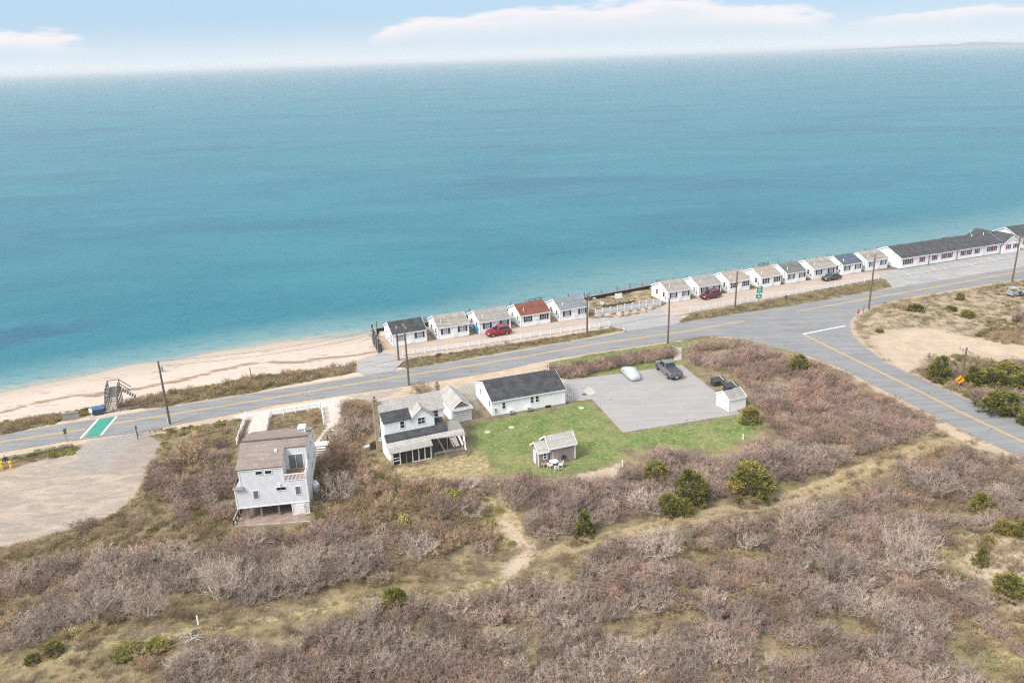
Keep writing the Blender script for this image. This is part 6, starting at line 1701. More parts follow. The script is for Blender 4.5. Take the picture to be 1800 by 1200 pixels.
def bare_shrub(seed, h, r, stems, branches, twigs, droop=0.0, thick=1.0, tw=1.0):
    """arching stems that fork into branches and a haze of fine twigs"""
    rs = random.Random(seed); S = Ribbons(); T = Ribbons()
    for i in range(stems):
        az = 2 * math.pi * (i + rs.uniform(-.4, .4)) / stems; reach = r * rs.uniform(0.25, 1.0); top = h * math.sqrt(max(0.08, 1 - (reach / r * 0.85) ** 2)) * rs.uniform(0.8, 1.08)
        base = Vector((math.cos(az), math.sin(az), 0)) * r * rs.uniform(0.02, 0.22); end = Vector((math.cos(az) * reach, math.sin(az) * reach, top))
        ctl = base.lerp(end, 0.5) + Vector((math.cos(az), math.sin(az), 0.3)) * rs.uniform(-0.15, 0.25) * r + Vector((rs.gauss(0, .1), rs.gauss(0, .1), 0)) * r
        pts = [base * (1 - u) ** 2 + ctl * 2 * u * (1 - u) + end * u * u for u in (0, .2, .4, .6, .8, 1)]
        pts = [p + Vector((rs.gauss(0, .04), rs.gauss(0, .04), rs.gauss(0, .03))) * (r if j else 0) for j, p in enumerate(pts)]
        w = [0.085, 0.07, 0.055, 0.042, 0.03, 0.016]
        for j in range(5): S.seg(pts[j], pts[j + 1], w[j] * thick, w[j + 1] * thick, j * 0.08, (j + 1) * 0.08, rs)
        for b in range(branches):
            u = rs.uniform(0.3, 1.0); j = min(int(u * 5), 4); p = pts[j].lerp(pts[j + 1], u * 5 - j)
            d = ((pts[j + 1] - pts[j]).normalized() + Vector((rs.gauss(0, .75), rs.gauss(0, .75), rs.gauss(0.22 - droop, .5)))).normalized()
            L = rs.uniform(0.28, 0.6) * r * 0.62; m = p + d * L * 0.5; q = m + (d + Vector((rs.gauss(0, .35), rs.gauss(0, .35), rs.gauss(0.12, .3)))).normalized() * L * 0.5
            S.seg(p, m, 0.03 * thick, 0.022 * thick, 0.3, 0.42, rs); S.seg(m, q, 0.022 * thick, 0.012 * thick, 0.42, 0.6, rs)
            for k_ in range(twigs):
                v = rs.uniform(0.15, 1.0); a = p.lerp(m, v * 2) if v < 0.5 else m.lerp(q, v * 2 - 1)
                e = a + (d * 0.6 + Vector((rs.gauss(0, .6), rs.gauss(0, .6), rs.gauss(0.3 - droop, .5)))).normalized() * rs.uniform(0.14, 0.36) * r * 0.6
                T.seg(a, e, 0.017 * tw, 0.006 * tw, 0.65, 1.0, rs)
    return S, T


def joined(S, T):
    J_ = Ribbons(); J_.v = S.v + T.v; o = len(S.v); J_.f = S.f + [tuple(i + o for i in f) for f in T.f]; J_.tip = S.tip + T.tip; return J_


GREYT = twig_mat('grey_twigs', (0.47, 0.40, 0.34), (0.375, 0.295, 0.248), (0.46, 0.365, 0.305))
MAUVET = twig_mat('mauve_twigs', (0.42, 0.345, 0.29), (0.310, 0.222, 0.186), (0.40, 0.292, 0.242))
BROWNT = twig_mat('brown_twigs', (0.36, 0.275, 0.195), (0.36, 0.25, 0.16), (0.44, 0.325, 0.20))
ROSET = twig_mat('rose_twigs', (0.39, 0.285, 0.23), (0.44, 0.283, 0.215), (0.42, 0.297, 0.235))
PALET = twig_mat('pale_twigs', (0.53, 0.46, 0.40), (0.44, 0.36, 0.305), (0.49, 0.405, 0.34))
OLIVET = twig_mat('olive_leaves', (0.22, 0.17, 0.11), (0.18, 0.175, 0.055), (0.27, 0.23, 0.09))
LIMET = twig_mat('fresh_leaves', (0.20, 0.16, 0.10), (0.24, 0.27, 0.055), (0.31, 0.31, 0.09))
STRAWT = twig_mat('straw_blades', (0.28, 0.22, 0.12), (0.46, 0.37, 0.20), (0.55, 0.44, 0.27))
GRASST = twig_mat('green_blades', (0.13, 0.16, 0.045), (0.17, 0.23, 0.06), (0.25, 0.27, 0.09))
DUNET = twig_mat('dune_blades', (0.20, 0.165, 0.09), (0.27, 0.225, 0.105), (0.37, 0.285, 0.165))


def leafy(seed, h, r, n, leaf, m, tall=0.4):
    rs = random.Random(seed); Rb = Ribbons()
    for i in range(12):
        az = rs.uniform(0, 6.28); e = Vector((math.cos(az), math.sin(az), 0)) * r * rs.uniform(.2, .8) + Vector((0, 0, h * rs.uniform(.5, .95))); Rb.seg(Vector((0, 0, 0)), e, 0.03, 0.01, 0, 0.2, rs)
    for i in range(n):
        az = rs.uniform(0, 6.28); u = math.sqrt(rs.random()); zf = (1 - u ** 2) ** .5
        lump = 0.75 + 0.35 * mnoise.noise(Vector((math.cos(az) * 1.4, math.sin(az) * 1.4, zf * 2 + seed)))
        p = Vector((math.cos(az) * r * u, math.sin(az) * r * u, h * zf * rs.uniform(0.45, 1.0))) * lump; p.z = max(p.z, 0.03)
        Rb.leaf(p, leaf * rs.uniform(.6, 1.3), rs.uniform(0.6, 1), rs)
    return Rb


def tuft(seed, h, r, n, w=0.022):
    rs = random.Random(seed); Rb = Ribbons()
    for i in range(n):
        az = rs.uniform(0, 6.28); b = Vector((rs.gauss(0, r * .4), rs.gauss(0, r * .4), 0)); lean = rs.uniform(.1, .7)
        m = b + Vector((math.cos(az) * lean * .4, math.sin(az) * lean * .4, 1)) * h * .55; q = m + Vector((math.cos(az) * lean, math.sin(az) * lean, .6 - lean * .6)) * h * rs.uniform(.4, .8)
        Rb.seg(b, m, w, w * .8, 0.1, 0.6, rs); Rb.seg(m, q, w * .8, w * .2, 0.6, 1, rs)
    return Rb


PROTO = {}


def proto(key, me):
    o = bpy.data.objects.new(key, me); PROTO[key] = o; return key


for i in range(3):
    proto('tall%d' % i, joined(*bare_shrub(20 + i, 1.45, 1.6, 17, 9, 6, thick=1.05, tw=1.1)).mesh('tall', GREYT))
    proto('mauve%d' % i, joined(*bare_shrub(40 + i, 1.25, 1.35, 20, 9, 7, tw=1.0)).mesh('mauve', MAUVET))
    proto('brown%d' % i, joined(*bare_shrub(60 + i, 0.95, 1.0, 14, 8, 6, thick=.6, tw=.9)).mesh('brown', BROWNT))
for i in range(2):
    proto('rose%d' % i, joined(*bare_shrub(80 + i, 1.3, 1.3, 16, 9, 6, thick=.8)).mesh('rose', ROSET))
    proto('pale%d' % i, joined(*bare_shrub(90 + i, 1.35, 1.5, 15, 8, 5, thick=1.2, tw=1.1)).mesh('pale', PALET))
    proto('olive%d' % i, leafy(100 + i, 0.7, 0.85, 420, 0.075, OLIVET).mesh('olive', OLIVET))
    proto('lime%d' % i, leafy(110 + i, 0.8, 0.85, 420, 0.07, LIMET).mesh('lime', LIMET))
    proto('straw%d' % i, tuft(120 + i, 0.42, 0.5, 34).mesh('straw', STRAWT))
    proto('grass%d' % i, tuft(130 + i, 0.22, 0.55, 40, .02).mesh('grass', GRASST))
    proto('dune%d' % i, tuft(140 + i, 0.55, 0.6, 44, .026).mesh('dune', DUNET))
proto('reed0', tuft(150, 1.3, 0.5, 40, .03).mesh('reed', STRAWT))


def scatter(name, label, cat, polys, spacing, mix, sc=(0.75, 1.2), thin=None, avoid=True, sink=0.05, seed=1, keep_noise=None, edge=(0.8, 2.5, 0.7)):
    """one mass of plants: points with a size, a turn and a kind; geometry nodes set a plant on each"""
    rg = np.random.default_rng(seed); XS, YS = [], []
    for poly in polys:
        w = poly_px(poly); xs = [p.x for p in w]; ys = [p.y for p in w]
        gx_, gy_ = np.meshgrid(np.arange(min(xs), max(xs), spacing), np.arange(min(ys), max(ys), spacing))
        X = (gx_ + rg.uniform(-.5, .5, gx_.shape) * spacing).ravel(); Y = (gy_ + rg.uniform(-.5, .5, gy_.shape) * spacing).ravel()
        ok = soft(w, X, Y, edge[0]) + (vnoise(X, Y, edge[1]) - .5) * edge[2] > 0.5
        XS.append(X[ok]); YS.append(Y[ok])
    X = np.concatenate(XS); Y = np.concatenate(YS)
    ok = np.ones(X.shape, bool)
    if avoid:
        ok &= ~inside(ROAD_POLY, X, Y) & (seg_dist(ROAD_POLY, X, Y) > 0.5)
        for px in AVOID: ok &= ~inside(px, X, Y)
        if cat in ('thicket', 'scrub'): ok &= (seg_dist(TW['track'], X, Y, False) > 2.0 + 1.6 * (vnoise(X, Y, 5.0) - .3)) & ~inside(ZW['track_sand'], X, Y) & (seg_dist(PATHL, X, Y, False) > 1.5 + 0.8 * (vnoise(X, Y, 3.0) - .5)) & ~inside(ZW['yard'], X, Y)
    if thin is not None: ok &= rg.random(X.shape) < thin
    if cat == 'grass': td = seg_dist(TW['track'], X, Y, False); ok &= ~((np.abs(td - 0.8) < 0.6) & (rg.random(X.shape) < 0.8)) & ~(inside(ZW['track_sand'], X, Y) & (rg.random(X.shape) < 0.85))
    if keep_noise: ok &= vnoise(X + 31, Y + 17, keep_noise[0]) > keep_noise[1]
    X, Y = X[ok], Y[ok]; Zv = ground_z(X, Y) - sink; n = len(X)
    keys = [k_ for k_, w_ in mix]; pw = np.array([w_ for k_, w_ in mix], float)
    fam = vnoise(X + 5, Y + 9, 7.0)                       # neighbours tend to be of one kind
    cum = np.cumsum(pw / pw.sum()); pick = np.searchsorted(cum, np.clip(0.62 * np.clip((fam - .2) / .6, 0, .999) + 0.38 * rg.random(n), 0, .999))
    me = bpy.data.meshes.new(name); me.vertices.add(n); me.vertices.foreach_set('co', np.stack([X, Y, Zv], 1).ravel().astype(np.float32))
    for nm, ty, val in (('scl', 'FLOAT', rg.uniform(sc[0], sc[1], n).astype(np.float32)), ('rz', 'FLOAT', rg.uniform(0, 6.28, n).astype(np.float32)), ('kind_index', 'INT', pick.astype(np.int32))):
        a = me.attributes.new(nm, ty, 'POINT'); a.data.foreach_set('value', val)
    o = link(name, me); tag(o, label, cat, kind='stuff')
    ng = bpy.data.node_groups.new(name, 'GeometryNodeTree'); ng.interface.new_socket('Geometry', in_out='INPUT', socket_type='NodeSocketGeometry'); ng.interface.new_socket('Geometry', in_out='OUTPUT', socket_type='NodeSocketGeometry')
    N = ng.nodes; L = ng.links; gi = N.new('NodeGroupInput'); go = N.new('NodeGroupOutput'); ip = N.new('GeometryNodeInstanceOnPoints'); L.new(gi.outputs[0], ip.inputs['Points'])
    jn = N.new('GeometryNodeJoinGeometry')
    for k_ in reversed(keys):
        oi = N.new('GeometryNodeObjectInfo'); oi.inputs['Object'].default_value = PROTO[k_]; oi.inputs['As Instance'].default_value = False
        g2 = N.new('GeometryNodeGeometryToInstance'); L.new(oi.outputs['Geometry'], g2.inputs[0]); L.new(g2.outputs[0], jn.inputs[0])
    L.new(jn.outputs[0], ip.inputs['Instance']); ip.inputs['Pick Instance'].default_value = True

    def na(nm, ty):
        q = N.new('GeometryNodeInputNamedAttribute'); q.data_type = ty; q.inputs['Name'].default_value = nm; return q.outputs['Attribute']
    L.new(na('kind_index', 'INT'), ip.inputs['Instance Index'])
    cx_ = N.new('ShaderNodeCombineXYZ'); L.new(na('rz', 'FLOAT'), cx_.inputs[2]); er = N.new('FunctionNodeEulerToRotation'); L.new(cx_.outputs[0], er.inputs[0]); L.new(er.outputs[0], ip.inputs['Rotation'])
    L.new(na('scl', 'FLOAT'), ip.inputs['Scale']); L.new(ip.outputs[0], go.inputs[0])
    o.modifiers.new('plants', 'NODES').node_group = ng
    print('SCATTER', name, n)
    return o


PATHL = poly_px([(838, 790), (850, 840), (872, 890), (905, 935)])
AVOID = [poly_px(p) for p in (
 [(404, 930), (548, 925), (560, 800), (545, 760), (430, 765), (415, 860)], [(640, 790), (665, 700), (775, 690), (832, 735), (830, 800), (760, 815), (690, 826)],
 [(838, 740), (838, 690), (985, 660), (1000, 715), (866, 740)], [(1010, 690), (1000, 664), (1100, 652), (1198, 638), (1306, 720), (1310, 730), (1095, 764)], [(940, 826), (940, 795), (1012, 790), (1018, 812)],
 Z['shell_l'], Z['shell_t'], Z['shell_r'], Z['lot'], [(690, 611), (1035, 559), (1071, 573), (708, 625)], [(1160, 540), (1545, 474), (1545, 490), (1213, 549)], [(1183, 636), (1186, 611), (1199, 609), (1199, 634)])]
TK = [(a, b) for a, b in Z.items()]
mixT = [('tall0', 1.6), ('pale0', .3), ('tall1', 1.6), ('mauve0', 1.6), ('rose1', .7), ('brown1', 1.2), ('tall2', 1.3), ('mauve1', 1.6), ('olive0', .35), ('mauve2', 1.3), ('pale1', .25), ('rose0', 1.0), ('brown0', 1.0)]
mixM = [('mauve0', 2), ('tall1', 1), ('mauve1', 2), ('brown1', 1), ('mauve2', 2), ('rose1', .8), ('tall0', .8)]
mixR = [('mauve2', 1.6), ('rose0', 2), ('tall2', .7), ('rose1', 2), ('mauve0', 1.2), ('brown2', .8)]
mixB = [('brown0', 2), ('olive0', 1.1), ('brown1', 2), ('rose1', .5), ('olive1', .9), ('brown2', 2), ('mauve1', .7), ('lime0', .25)]
scatter('bare_thicket', 'broad grey bare thicket filling the bottom right of the view', 'thicket',
        [[(240, 1270), (300, 1185), (420, 1118), (560, 1098), (700, 1082), (860, 1066), (960, 1018), (1050, 976), (1200, 948), (1420, 890), (1600, 838), (1700, 812), (1800, 825), (1880, 870), (1880, 905), (1800, 915), (1690, 945), (1640, 1000), (1690, 1100), (1770, 1210), (1800, 1290)]], 0.88, mixT, (0.38, 1.05), seed=2, keep_noise=(4.5, 0.2), edge=(3.5, 4.0, 1.6))
scatter('bare_thicket', 'tall grey bare thicket across the left foreground', 'thicket',
        [[(-60, 1050), (0, 1030), (100, 1012), (250, 985), (420, 955), (560, 945), (700, 965), (690, 1012), (560, 1035), (430, 1060), (260, 1085), (150, 1105), (0, 1125), (-60, 1140)]], 0.98, [('tall0', 2), ('pale0', .3), ('tall1', 2), ('brown1', 1), ('pale1', .4), ('tall2', 2), ('mauve1', 1.4), ('brown0', 1.2)], (0.4, 1.1), seed=3, keep_noise=(4.0, 0.27), edge=(3.0, 4.0, 1.6))
scatter('bare_thicket', 'dark mauve thicket between the lawn and the grassy track', 'thicket',
        [[(868, 866), (900, 848), (960, 858), (1050, 852), (1105, 815), (1180, 796), (1262, 806), (1332, 780), (1400, 772), (1480, 800), (1560, 770), (1640, 752), (1652, 768), (1560, 806), (1400, 856), (1200, 912), (1060, 934), (930, 934), (885, 900)]], 0.88, mixM, (0.5, 1.15), seed=4, keep_noise=(3.5, 0.2), edge=(1.5, 3.0, 1.0))
scatter('bare_thicket', 'mauve and rusty thicket between the lot and the side road', 'thicket',
        [[(1206, 612), (1240, 606), (1320, 612), (1420, 646), (1540, 697), (1640, 745), (1620, 764), (1500, 796), (1400, 776), (1345, 748), (1335, 720), (1318, 690), (1268, 655), (1215, 642)]], 0.88, mixR, (0.42, 1.05), seed=5, keep_noise=(3.5, 0.2), edge=(1.2, 3.0, 0.9))
scatter('bramble_hedge', 'long low bramble hedge between the road and the lot', 'hedge', [[(968, 652), (1000, 643), (1100, 629), (1186, 616), (1188, 628), (1080, 650), (1000, 667), (975, 664)]], 0.75, [('rose0', 1), ('mauve1', 1.2), ('rose1', 1), ('mauve2', 1)], (0.62, 0.88), avoid=False, seed=6)
scatter('heath_scrub', 'low brown and olive scrub between grey house and farmhouse', 'scrub',
        [[(556, 800), (606, 745), (612, 712), (650, 712), (664, 750), (672, 790), (690, 838), (770, 862), (835, 880), (872, 948), (800, 972), (700, 972), (620, 968), (550, 945)]], 0.85, mixB + [('tall1', .8), ('rose0', .8), ('lime1', .5)], (0.65, 1.3), seed=7, edge=(2.0, 3.0, 1.2), keep_noise=(3.0, 0.15))
scatter('heath_scrub', 'low brown and olive scrub left of the grey house', 'scrub',
        [[(270, 850), (290, 805), (330, 778), (395, 768), (420, 775), (414, 850), (402, 925), (350, 905), (300, 890)]], 0.8, [('brown0', 2), ('mauve1', 1.6), ('olive1', .9), ('brown1', 1.5), ('mauve0', 1), ('olive0', .9), ('lime0', .2)], (0.6, 1.15), seed=8, edge=(2.5, 3.0, 1.4))
scatter('heath_scrub', 'sparse brown scrub on the slope below the sandy lot', 'scrub', [[(-60, 990), (0, 972), (120, 950), (220, 905), (300, 890), (410, 935), (560, 940), (520, 965), (300, 985), (100, 1030), (-60, 1060)]], 1.1, mixB + [('mauve0', .8)], (0.45, 1.0), thin=0.9, seed=9, keep_noise=(5.0, 0.42), edge=(3, 4, 1.4))
scatter('heath_scrub', 'patchy scrub among the junipers right of the side road', 'scrub', [[(1612, 662), (1640, 628), (1700, 618), (1760, 632), (1880, 628), (1880, 790), (1800, 742), (1700, 700)]], 1.05, [('brown0', 1), ('olive0', 2), ('brown1', 1), ('mauve1', 1), ('olive1', 2)], (0.7, 1.25), seed=10)
scatter('heath_scrub', 'thin scrub on the sandy ground in the right background', 'scrub', [[(1540, 552), (1580, 530), (1700, 510), (1880, 478), (1880, 600), (1760, 585), (1690, 560), (1600, 572)]], 1.15, [('brown0', 1), ('olive0', .6), ('dune0', 3), ('brown2', 1), ('straw0', 2)], (0.35, 0.9), keep_noise=(7.0, 0.36), seed=11)
scatter('heath_scrub', 'dark scrub patch at the right edge beyond the sand', 'scrub', [[(1712, 590), (1740, 565), (1810, 552), (1880, 560), (1880, 590), (1780, 605)]], 0.95, [('brown0', 1.5), ('olive0', 1), ('mauve0', 1)], (0.6, 1.0), seed=12)
scatter('heath_scrub', 'brown scrub clump behind the pole of the sandy lot', 'scrub', [[(245, 772), (275, 757), (330, 748), (400, 735), (428, 735), (415, 755), (330, 768), (270, 785)]], 0.9, [('brown0', 1), ('dune0', 2), ('olive0', 1), ('dune1', 2)], (0.5, 0.95), seed=13)
scatter('dune_grass', 'dune grass and brush along the beach right of the stairs', 'dune grass', [Z['dune_b']], 0.62, [('dune0', 2), ('brown0', .8), ('dune1', 2), ('olive0', .5), ('brown1', .6)], (0.55, 0.95), avoid=True, seed=14)
scatter('dune_grass', 'dune grass and brush along the beach left of the stairs', 'dune grass', [Z['dune_a']], 0.62, [('dune0', 2), ('olive0', .8), ('dune1', 2), ('brown2', .6)], (0.55, 0.95), seed=15)
scatter('dune_grass', 'brown grass verge before the left cottages', 'dune grass', [[(695, 641), (722, 630), (900, 603), (1080, 577), (1094, 580), (1000, 597), (840, 625), (725, 646)]], 0.5, [('dune0', 3), ('brown0', .3), ('dune1', 3), ('olive0', .5)], (0.42, 0.75), avoid=True, seed=16)
scatter('dune_grass', 'brown grass verge before the right cottages', 'dune grass', [[(1196, 565), (1217, 554), (1400, 521), (1545, 493.5), (1568, 501), (1400, 533), (1205, 566)]], 0.5, [('dune0', 3), ('brown1', .4), ('dune1', 3), ('olive1', .3)], (0.42, 0.75), avoid=True, seed=17)
scatter('dune_grass', 'dry grass in the sandy gap between the cottage rows', 'dune grass', [[(1038, 530), (1158, 506), (1165, 534), (1046, 553)]], 0.75, [('dune0', 1), ('straw0', 2)], (0.4, 0.7), thin=.8, seed=18)
scatter('dune_grass', 'grassy island between the road and the sandy lot', 'dune grass', [[(-40, 812), (0, 806), (115, 783), (135, 785), (132, 797), (100, 803), (0, 822), (-40, 830)]], 0.55, [('dune0', 2), ('olive0', 1), ('lime1', .5), ('dune1', 2)], (0.5, 0.9), avoid=False, seed=19)
scatter('dry_grass', 'straw grass along the old track and clearings', 'grass', [[(-60, 1200), (0, 1140), (240, 1105), (440, 1075), (560, 1050), (700, 1020), (870, 1000), (950, 950), (1060, 936), (1400, 862), (1650, 775), (1720, 790), (1600, 835), (1400, 890), (1060, 975), (960, 1015), (860, 1062), (560, 1096), (420, 1116), (250, 1200), (100, 1260)]], 0.62, [('straw0', 3), ('grass0', 1.6), ('straw1', 3), ('brown1', .35), ('grass1', 1.4)], (0.55, 1.05), thin=0.8, seed=20)
scatter('dry_grass', 'straw grass round the pale sand at the lower right', 'grass', [[(1650, 960), (1690, 945), (1780, 915), (1900, 900), (1900, 1270), (1800, 1240), (1760, 1170), (1690, 1060)]], 0.7, [('straw0', 3), ('grass0', 1), ('straw1', 3), ('lime0', .25)], (0.5, 0.95), keep_noise=(5.0, 0.36), seed=21)
scatter('dry_grass', 'rough grass on the slope left of the grey house', 'grass', [[(-40, 975), (0, 955), (100, 935), (200, 905), (250, 850), (290, 790), (420, 740), (420, 930), (560, 935), (560, 955), (300, 985), (0, 1050)]], 0.8, [('straw0', 2), ('grass0', 1), ('dune1', 1), ('straw1', 2)], (0.5, 0.95), seed=22)
scatter('dry_grass', 'rough grass below the farmhouse and beside the path', 'grass', [[(640, 800), (690, 832), (780, 815), (835, 790), (870, 840), (890, 900), (940, 950), (900, 1000), (870, 950), (840, 875), (760, 855), (690, 848), (640, 830)]], 0.62, [('grass0', 2), ('straw0', 2), ('lime0', .3), ('grass1', 2)], (0.5, 0.9), thin=.85, avoid=False, seed=23)
scatter('lawn_grass', 'rough green lawn grass round the cabin', 'grass', [Z['lawn']], 0.55, [('grass0', 3), ('straw0', .6), ('grass1', 3)], (0.4, 0.7), thin=.75, seed=24)
scatter('lawn_grass', 'green grass strip along the road and path', 'grass', [Z['lawn_n']], 0.55, [('grass0', 3), ('straw0', .4), ('grass1', 3)], (0.4, 0.8), thin=.9, seed=25)
scatter('dry_grass', 'grassy plot behind the white fence of the grey house', 'grass', [[(474, 735), (566, 719), (569, 745), (540, 752), (470, 757)]], 0.5, [('grass0', 2), ('dune0', 1.2), ('straw0', 1), ('brown2', .4)], (0.45, 0.8), avoid=False, seed=26)
scatter('reed_bed', 'pale standing reeds at the left foreground', 'reeds', [[(120, 1125), (150, 1108), (215, 1092), (222, 1104), (160, 1130), (130, 1140)]], 0.55, [('reed0', 1)], (0.6, 1.0), seed=27)

scatter('dry_grass', 'rough straw grass and litter between the shrubs', 'grass', [[(-80, 975), (200, 905), (280, 790), (420, 740), (420, 935), (555, 945), (560, 770), (660, 720), (690, 835), (850, 850), (880, 940), (1060, 940), (1660, 760), (1880, 850), (1880, 1280), (-120, 1280)]], 0.62, [('straw0', 3), ('brown0', 1), ('dune0', 2), ('grass0', .7), ('straw1', 3), ('brown2', 1), ('dune1', 2), ('brown1', 1)], (0.4, 1.0), seed=28, keep_noise=(3.0, 0.12))

# ------------------------------------------------------------------ junipers, one by one
t = NT('juniper_foliage'); cr = t.N.new('ShaderNodeValToRGB'); e = cr.color_ramp.elements
e[0].position = 0.0; e[0].color = (0.05, 0.064, 0.018, 1); e[1].position = 1.0; e[1].color = (0.38, 0.27, 0.06, 1)
for ps, cc in ((0.35, (0.125, 0.135, 0.030, 1)), (0.65, (0.235, 0.215, 0.052, 1))): n_ = e.new(ps); n_.color = cc
oi = t.N.new('ShaderNodeObjectInfo'); t.L.new(t.math('ADD', t.attr('tip'), t.math('MULTIPLY', t.math('SUBTRACT', oi.outputs['Random'], 0.5), 0.35)), cr.inputs[0]); t.L.new(cr.outputs[0], t.b.inputs['Base Color']); t.b.inputs['Roughness'].default_value = 0.8; t.b.inputs['Specular IOR Level'].default_value = 0.2
JUN = t.m
BARK = mat('juniper_bark', (0.16, 0.115, 0.085), 0.9, 0.2, 3.0)
JM = []
for s in range(4):
    rs = random.Random(300 + s); Rb = Ribbons(); tr = MB(); cone = s == 3
    tr.tube([(0, 0, -0.05), (rs.gauss(0, .02), 0, 0.3), (0, 0, 0.75)], [0.05, 0.04, 0.012], 7)
    nc = 130
    for c_ in range(nc):
        az = rs.uniform(0, 6.28); zz = rs.random() ** 1.1; prof = (1 - zz) ** 0.8 + 0.08 if cone else math.sqrt(max(0.02, 1 - (zz * 1.02 - 0.12) ** 2 * 1.15)) * 0.98
        rad = 0.5 * prof * (0.55 + 0.45 * math.sqrt(rs.random())) * (0.82 + 0.4 * mnoise.noise(Vector((math.cos(az) * 1.6, math.sin(az) * 1.6, zz * 2.5 + s * 5))))
        cen = Vector((math.cos(az) * rad, math.sin(az) * rad, 0.01 + zz * 0.92)); tone = min(1, max(0, rs.gauss(0.45, 0.2)))
        if c_ % 9 == 0: tr.tube([(0, 0, cen.z * 0.5), cen], [0.018, 0.006], 5)
        out = Vector((math.cos(az), math.sin(az), 0.7)).normalized()
        for q in range(34):
            p = cen + Vector((rs.gauss(0, .038), rs.gauss(0, .038), rs.gauss(0, .034))); e_ = p + (out + Vector((rs.gauss(0, .6), rs.gauss(0, .6), rs.gauss(.2, .5)))).normalized() * rs.uniform(.03, .075)
            Rb.seg(p, e_, 0.026, 0.012, tone, min(1, tone + 0.12), rs)
    JM.append((Rb.mesh('crown', JUN), tr.mesh('trunk', BARK)))
JUNIPERS = [
 (1321, 869, 806, 82, 0, 'large dark round juniper above the grassy track'), (1212, 884, 818, 62, 1, 'tall golden juniper in the thicket left of the large round one'), (1152, 846, 804, 48, 2, 'pale grey-green juniper at the back of the thicket'),
 (1176, 907, 862, 42, 2, 'yellowish juniper at the track edge below the tall golden one'), (1204, 909, 873, 34, 1, 'small spreading juniper right of the yellowish one'), (1027, 942, 890, 40, 3, 'conical juniper at the left end of the thicket by the track'),
 (1318, 744, 711, 34, 0, 'rounded juniper beside the white storage shed'), (693, 1066, 1028, 46, 1, 'lone dark juniper in the straw clearing of the foreground'), (97, 1158, 1125, 36, 0, 'dark juniper near the bottom left corner'),
 (62, 1171, 1146, 28, 2, 'smaller juniper left of the dark one in the bottom left corner'), (228, 1158, 1134, 56, 2, 'low sprawling juniper left in the foreground grass'), (276, 1150, 1124, 48, 1, 'low sprawling juniper touching the one to its left'),
 (1722, 893, 860, 38, 3, 'small juniper in the thicket at the right'), (1761, 938, 911, 32, 0, 'small juniper of a pair above the pale sand'), (1796, 943, 914, 40, 1, 'juniper of a pair cut off by the right edge'),
 (1738, 954, 938, 22, 2, 'tiny juniper above the pale sand'), (1724, 988, 954, 28, 3, 'narrow juniper at the left rim of the pale sand'), (1772, 1044, 1006, 62, 1, 'broad yellowish juniper on the pale sand at lower right'),
 (1650, 669, 620, 38, 1, 'leftmost tall juniper of the group by the side road'), (1708, 677, 636, 38, 3, 'dark juniper right behind the yellow sign pole'), (1742, 682, 643, 58, 0, 'largest dark juniper of the group by the side road'),
 (1772, 656, 632, 44, 2, 'low juniper at the back of the group by the side road'), (1795, 692, 652, 54, 1, 'juniper at the right edge behind the side road'), (1760, 724, 683, 72, 0, 'broad yellow-green juniper nearest the side road'),
 (1799, 744, 722, 26, 2, 'small juniper on the verge at the right edge'), (1608, 550, 532, 28, 0, 'dark juniper on the sand beyond the stop sign'), (1687, 525, 513, 17, 1, 'small dark juniper close to the far road edge'),
 (1701, 557, 543, 26, 2, 'low dark juniper in the middle of the sandy ground'), (1404, 659, 619, 38, 1, 'juniper standing in the thicket beside the side road'), (1672, 546, 536, 20, 0, 'tiny juniper left of the low dark one on the sand'),
 (1545, 583, 575, 15, 2, 'small dark bush on the sand near the junction corner')]
for i, (px, py, top, wpx, s, lb) in enumerate(JUNIPERS):
    b_ = G(px, py); b_.z = gz(b_); h = height_at(b_, top) - b_.z; dep = (b_ - Vector((0, 0, CAM_H))).dot(FW); w = wpx * dep / F_PX * 1.12
    t_ = thing('juniper', lb, 'tree', b_, i * 1.3, 'junipers'); t_.scale = (w * 0.97, w * 0.97, max(h * 0.88, 0.45))
    link('crown', JM[s][0], t_); link('trunk', JM[s][1], t_)

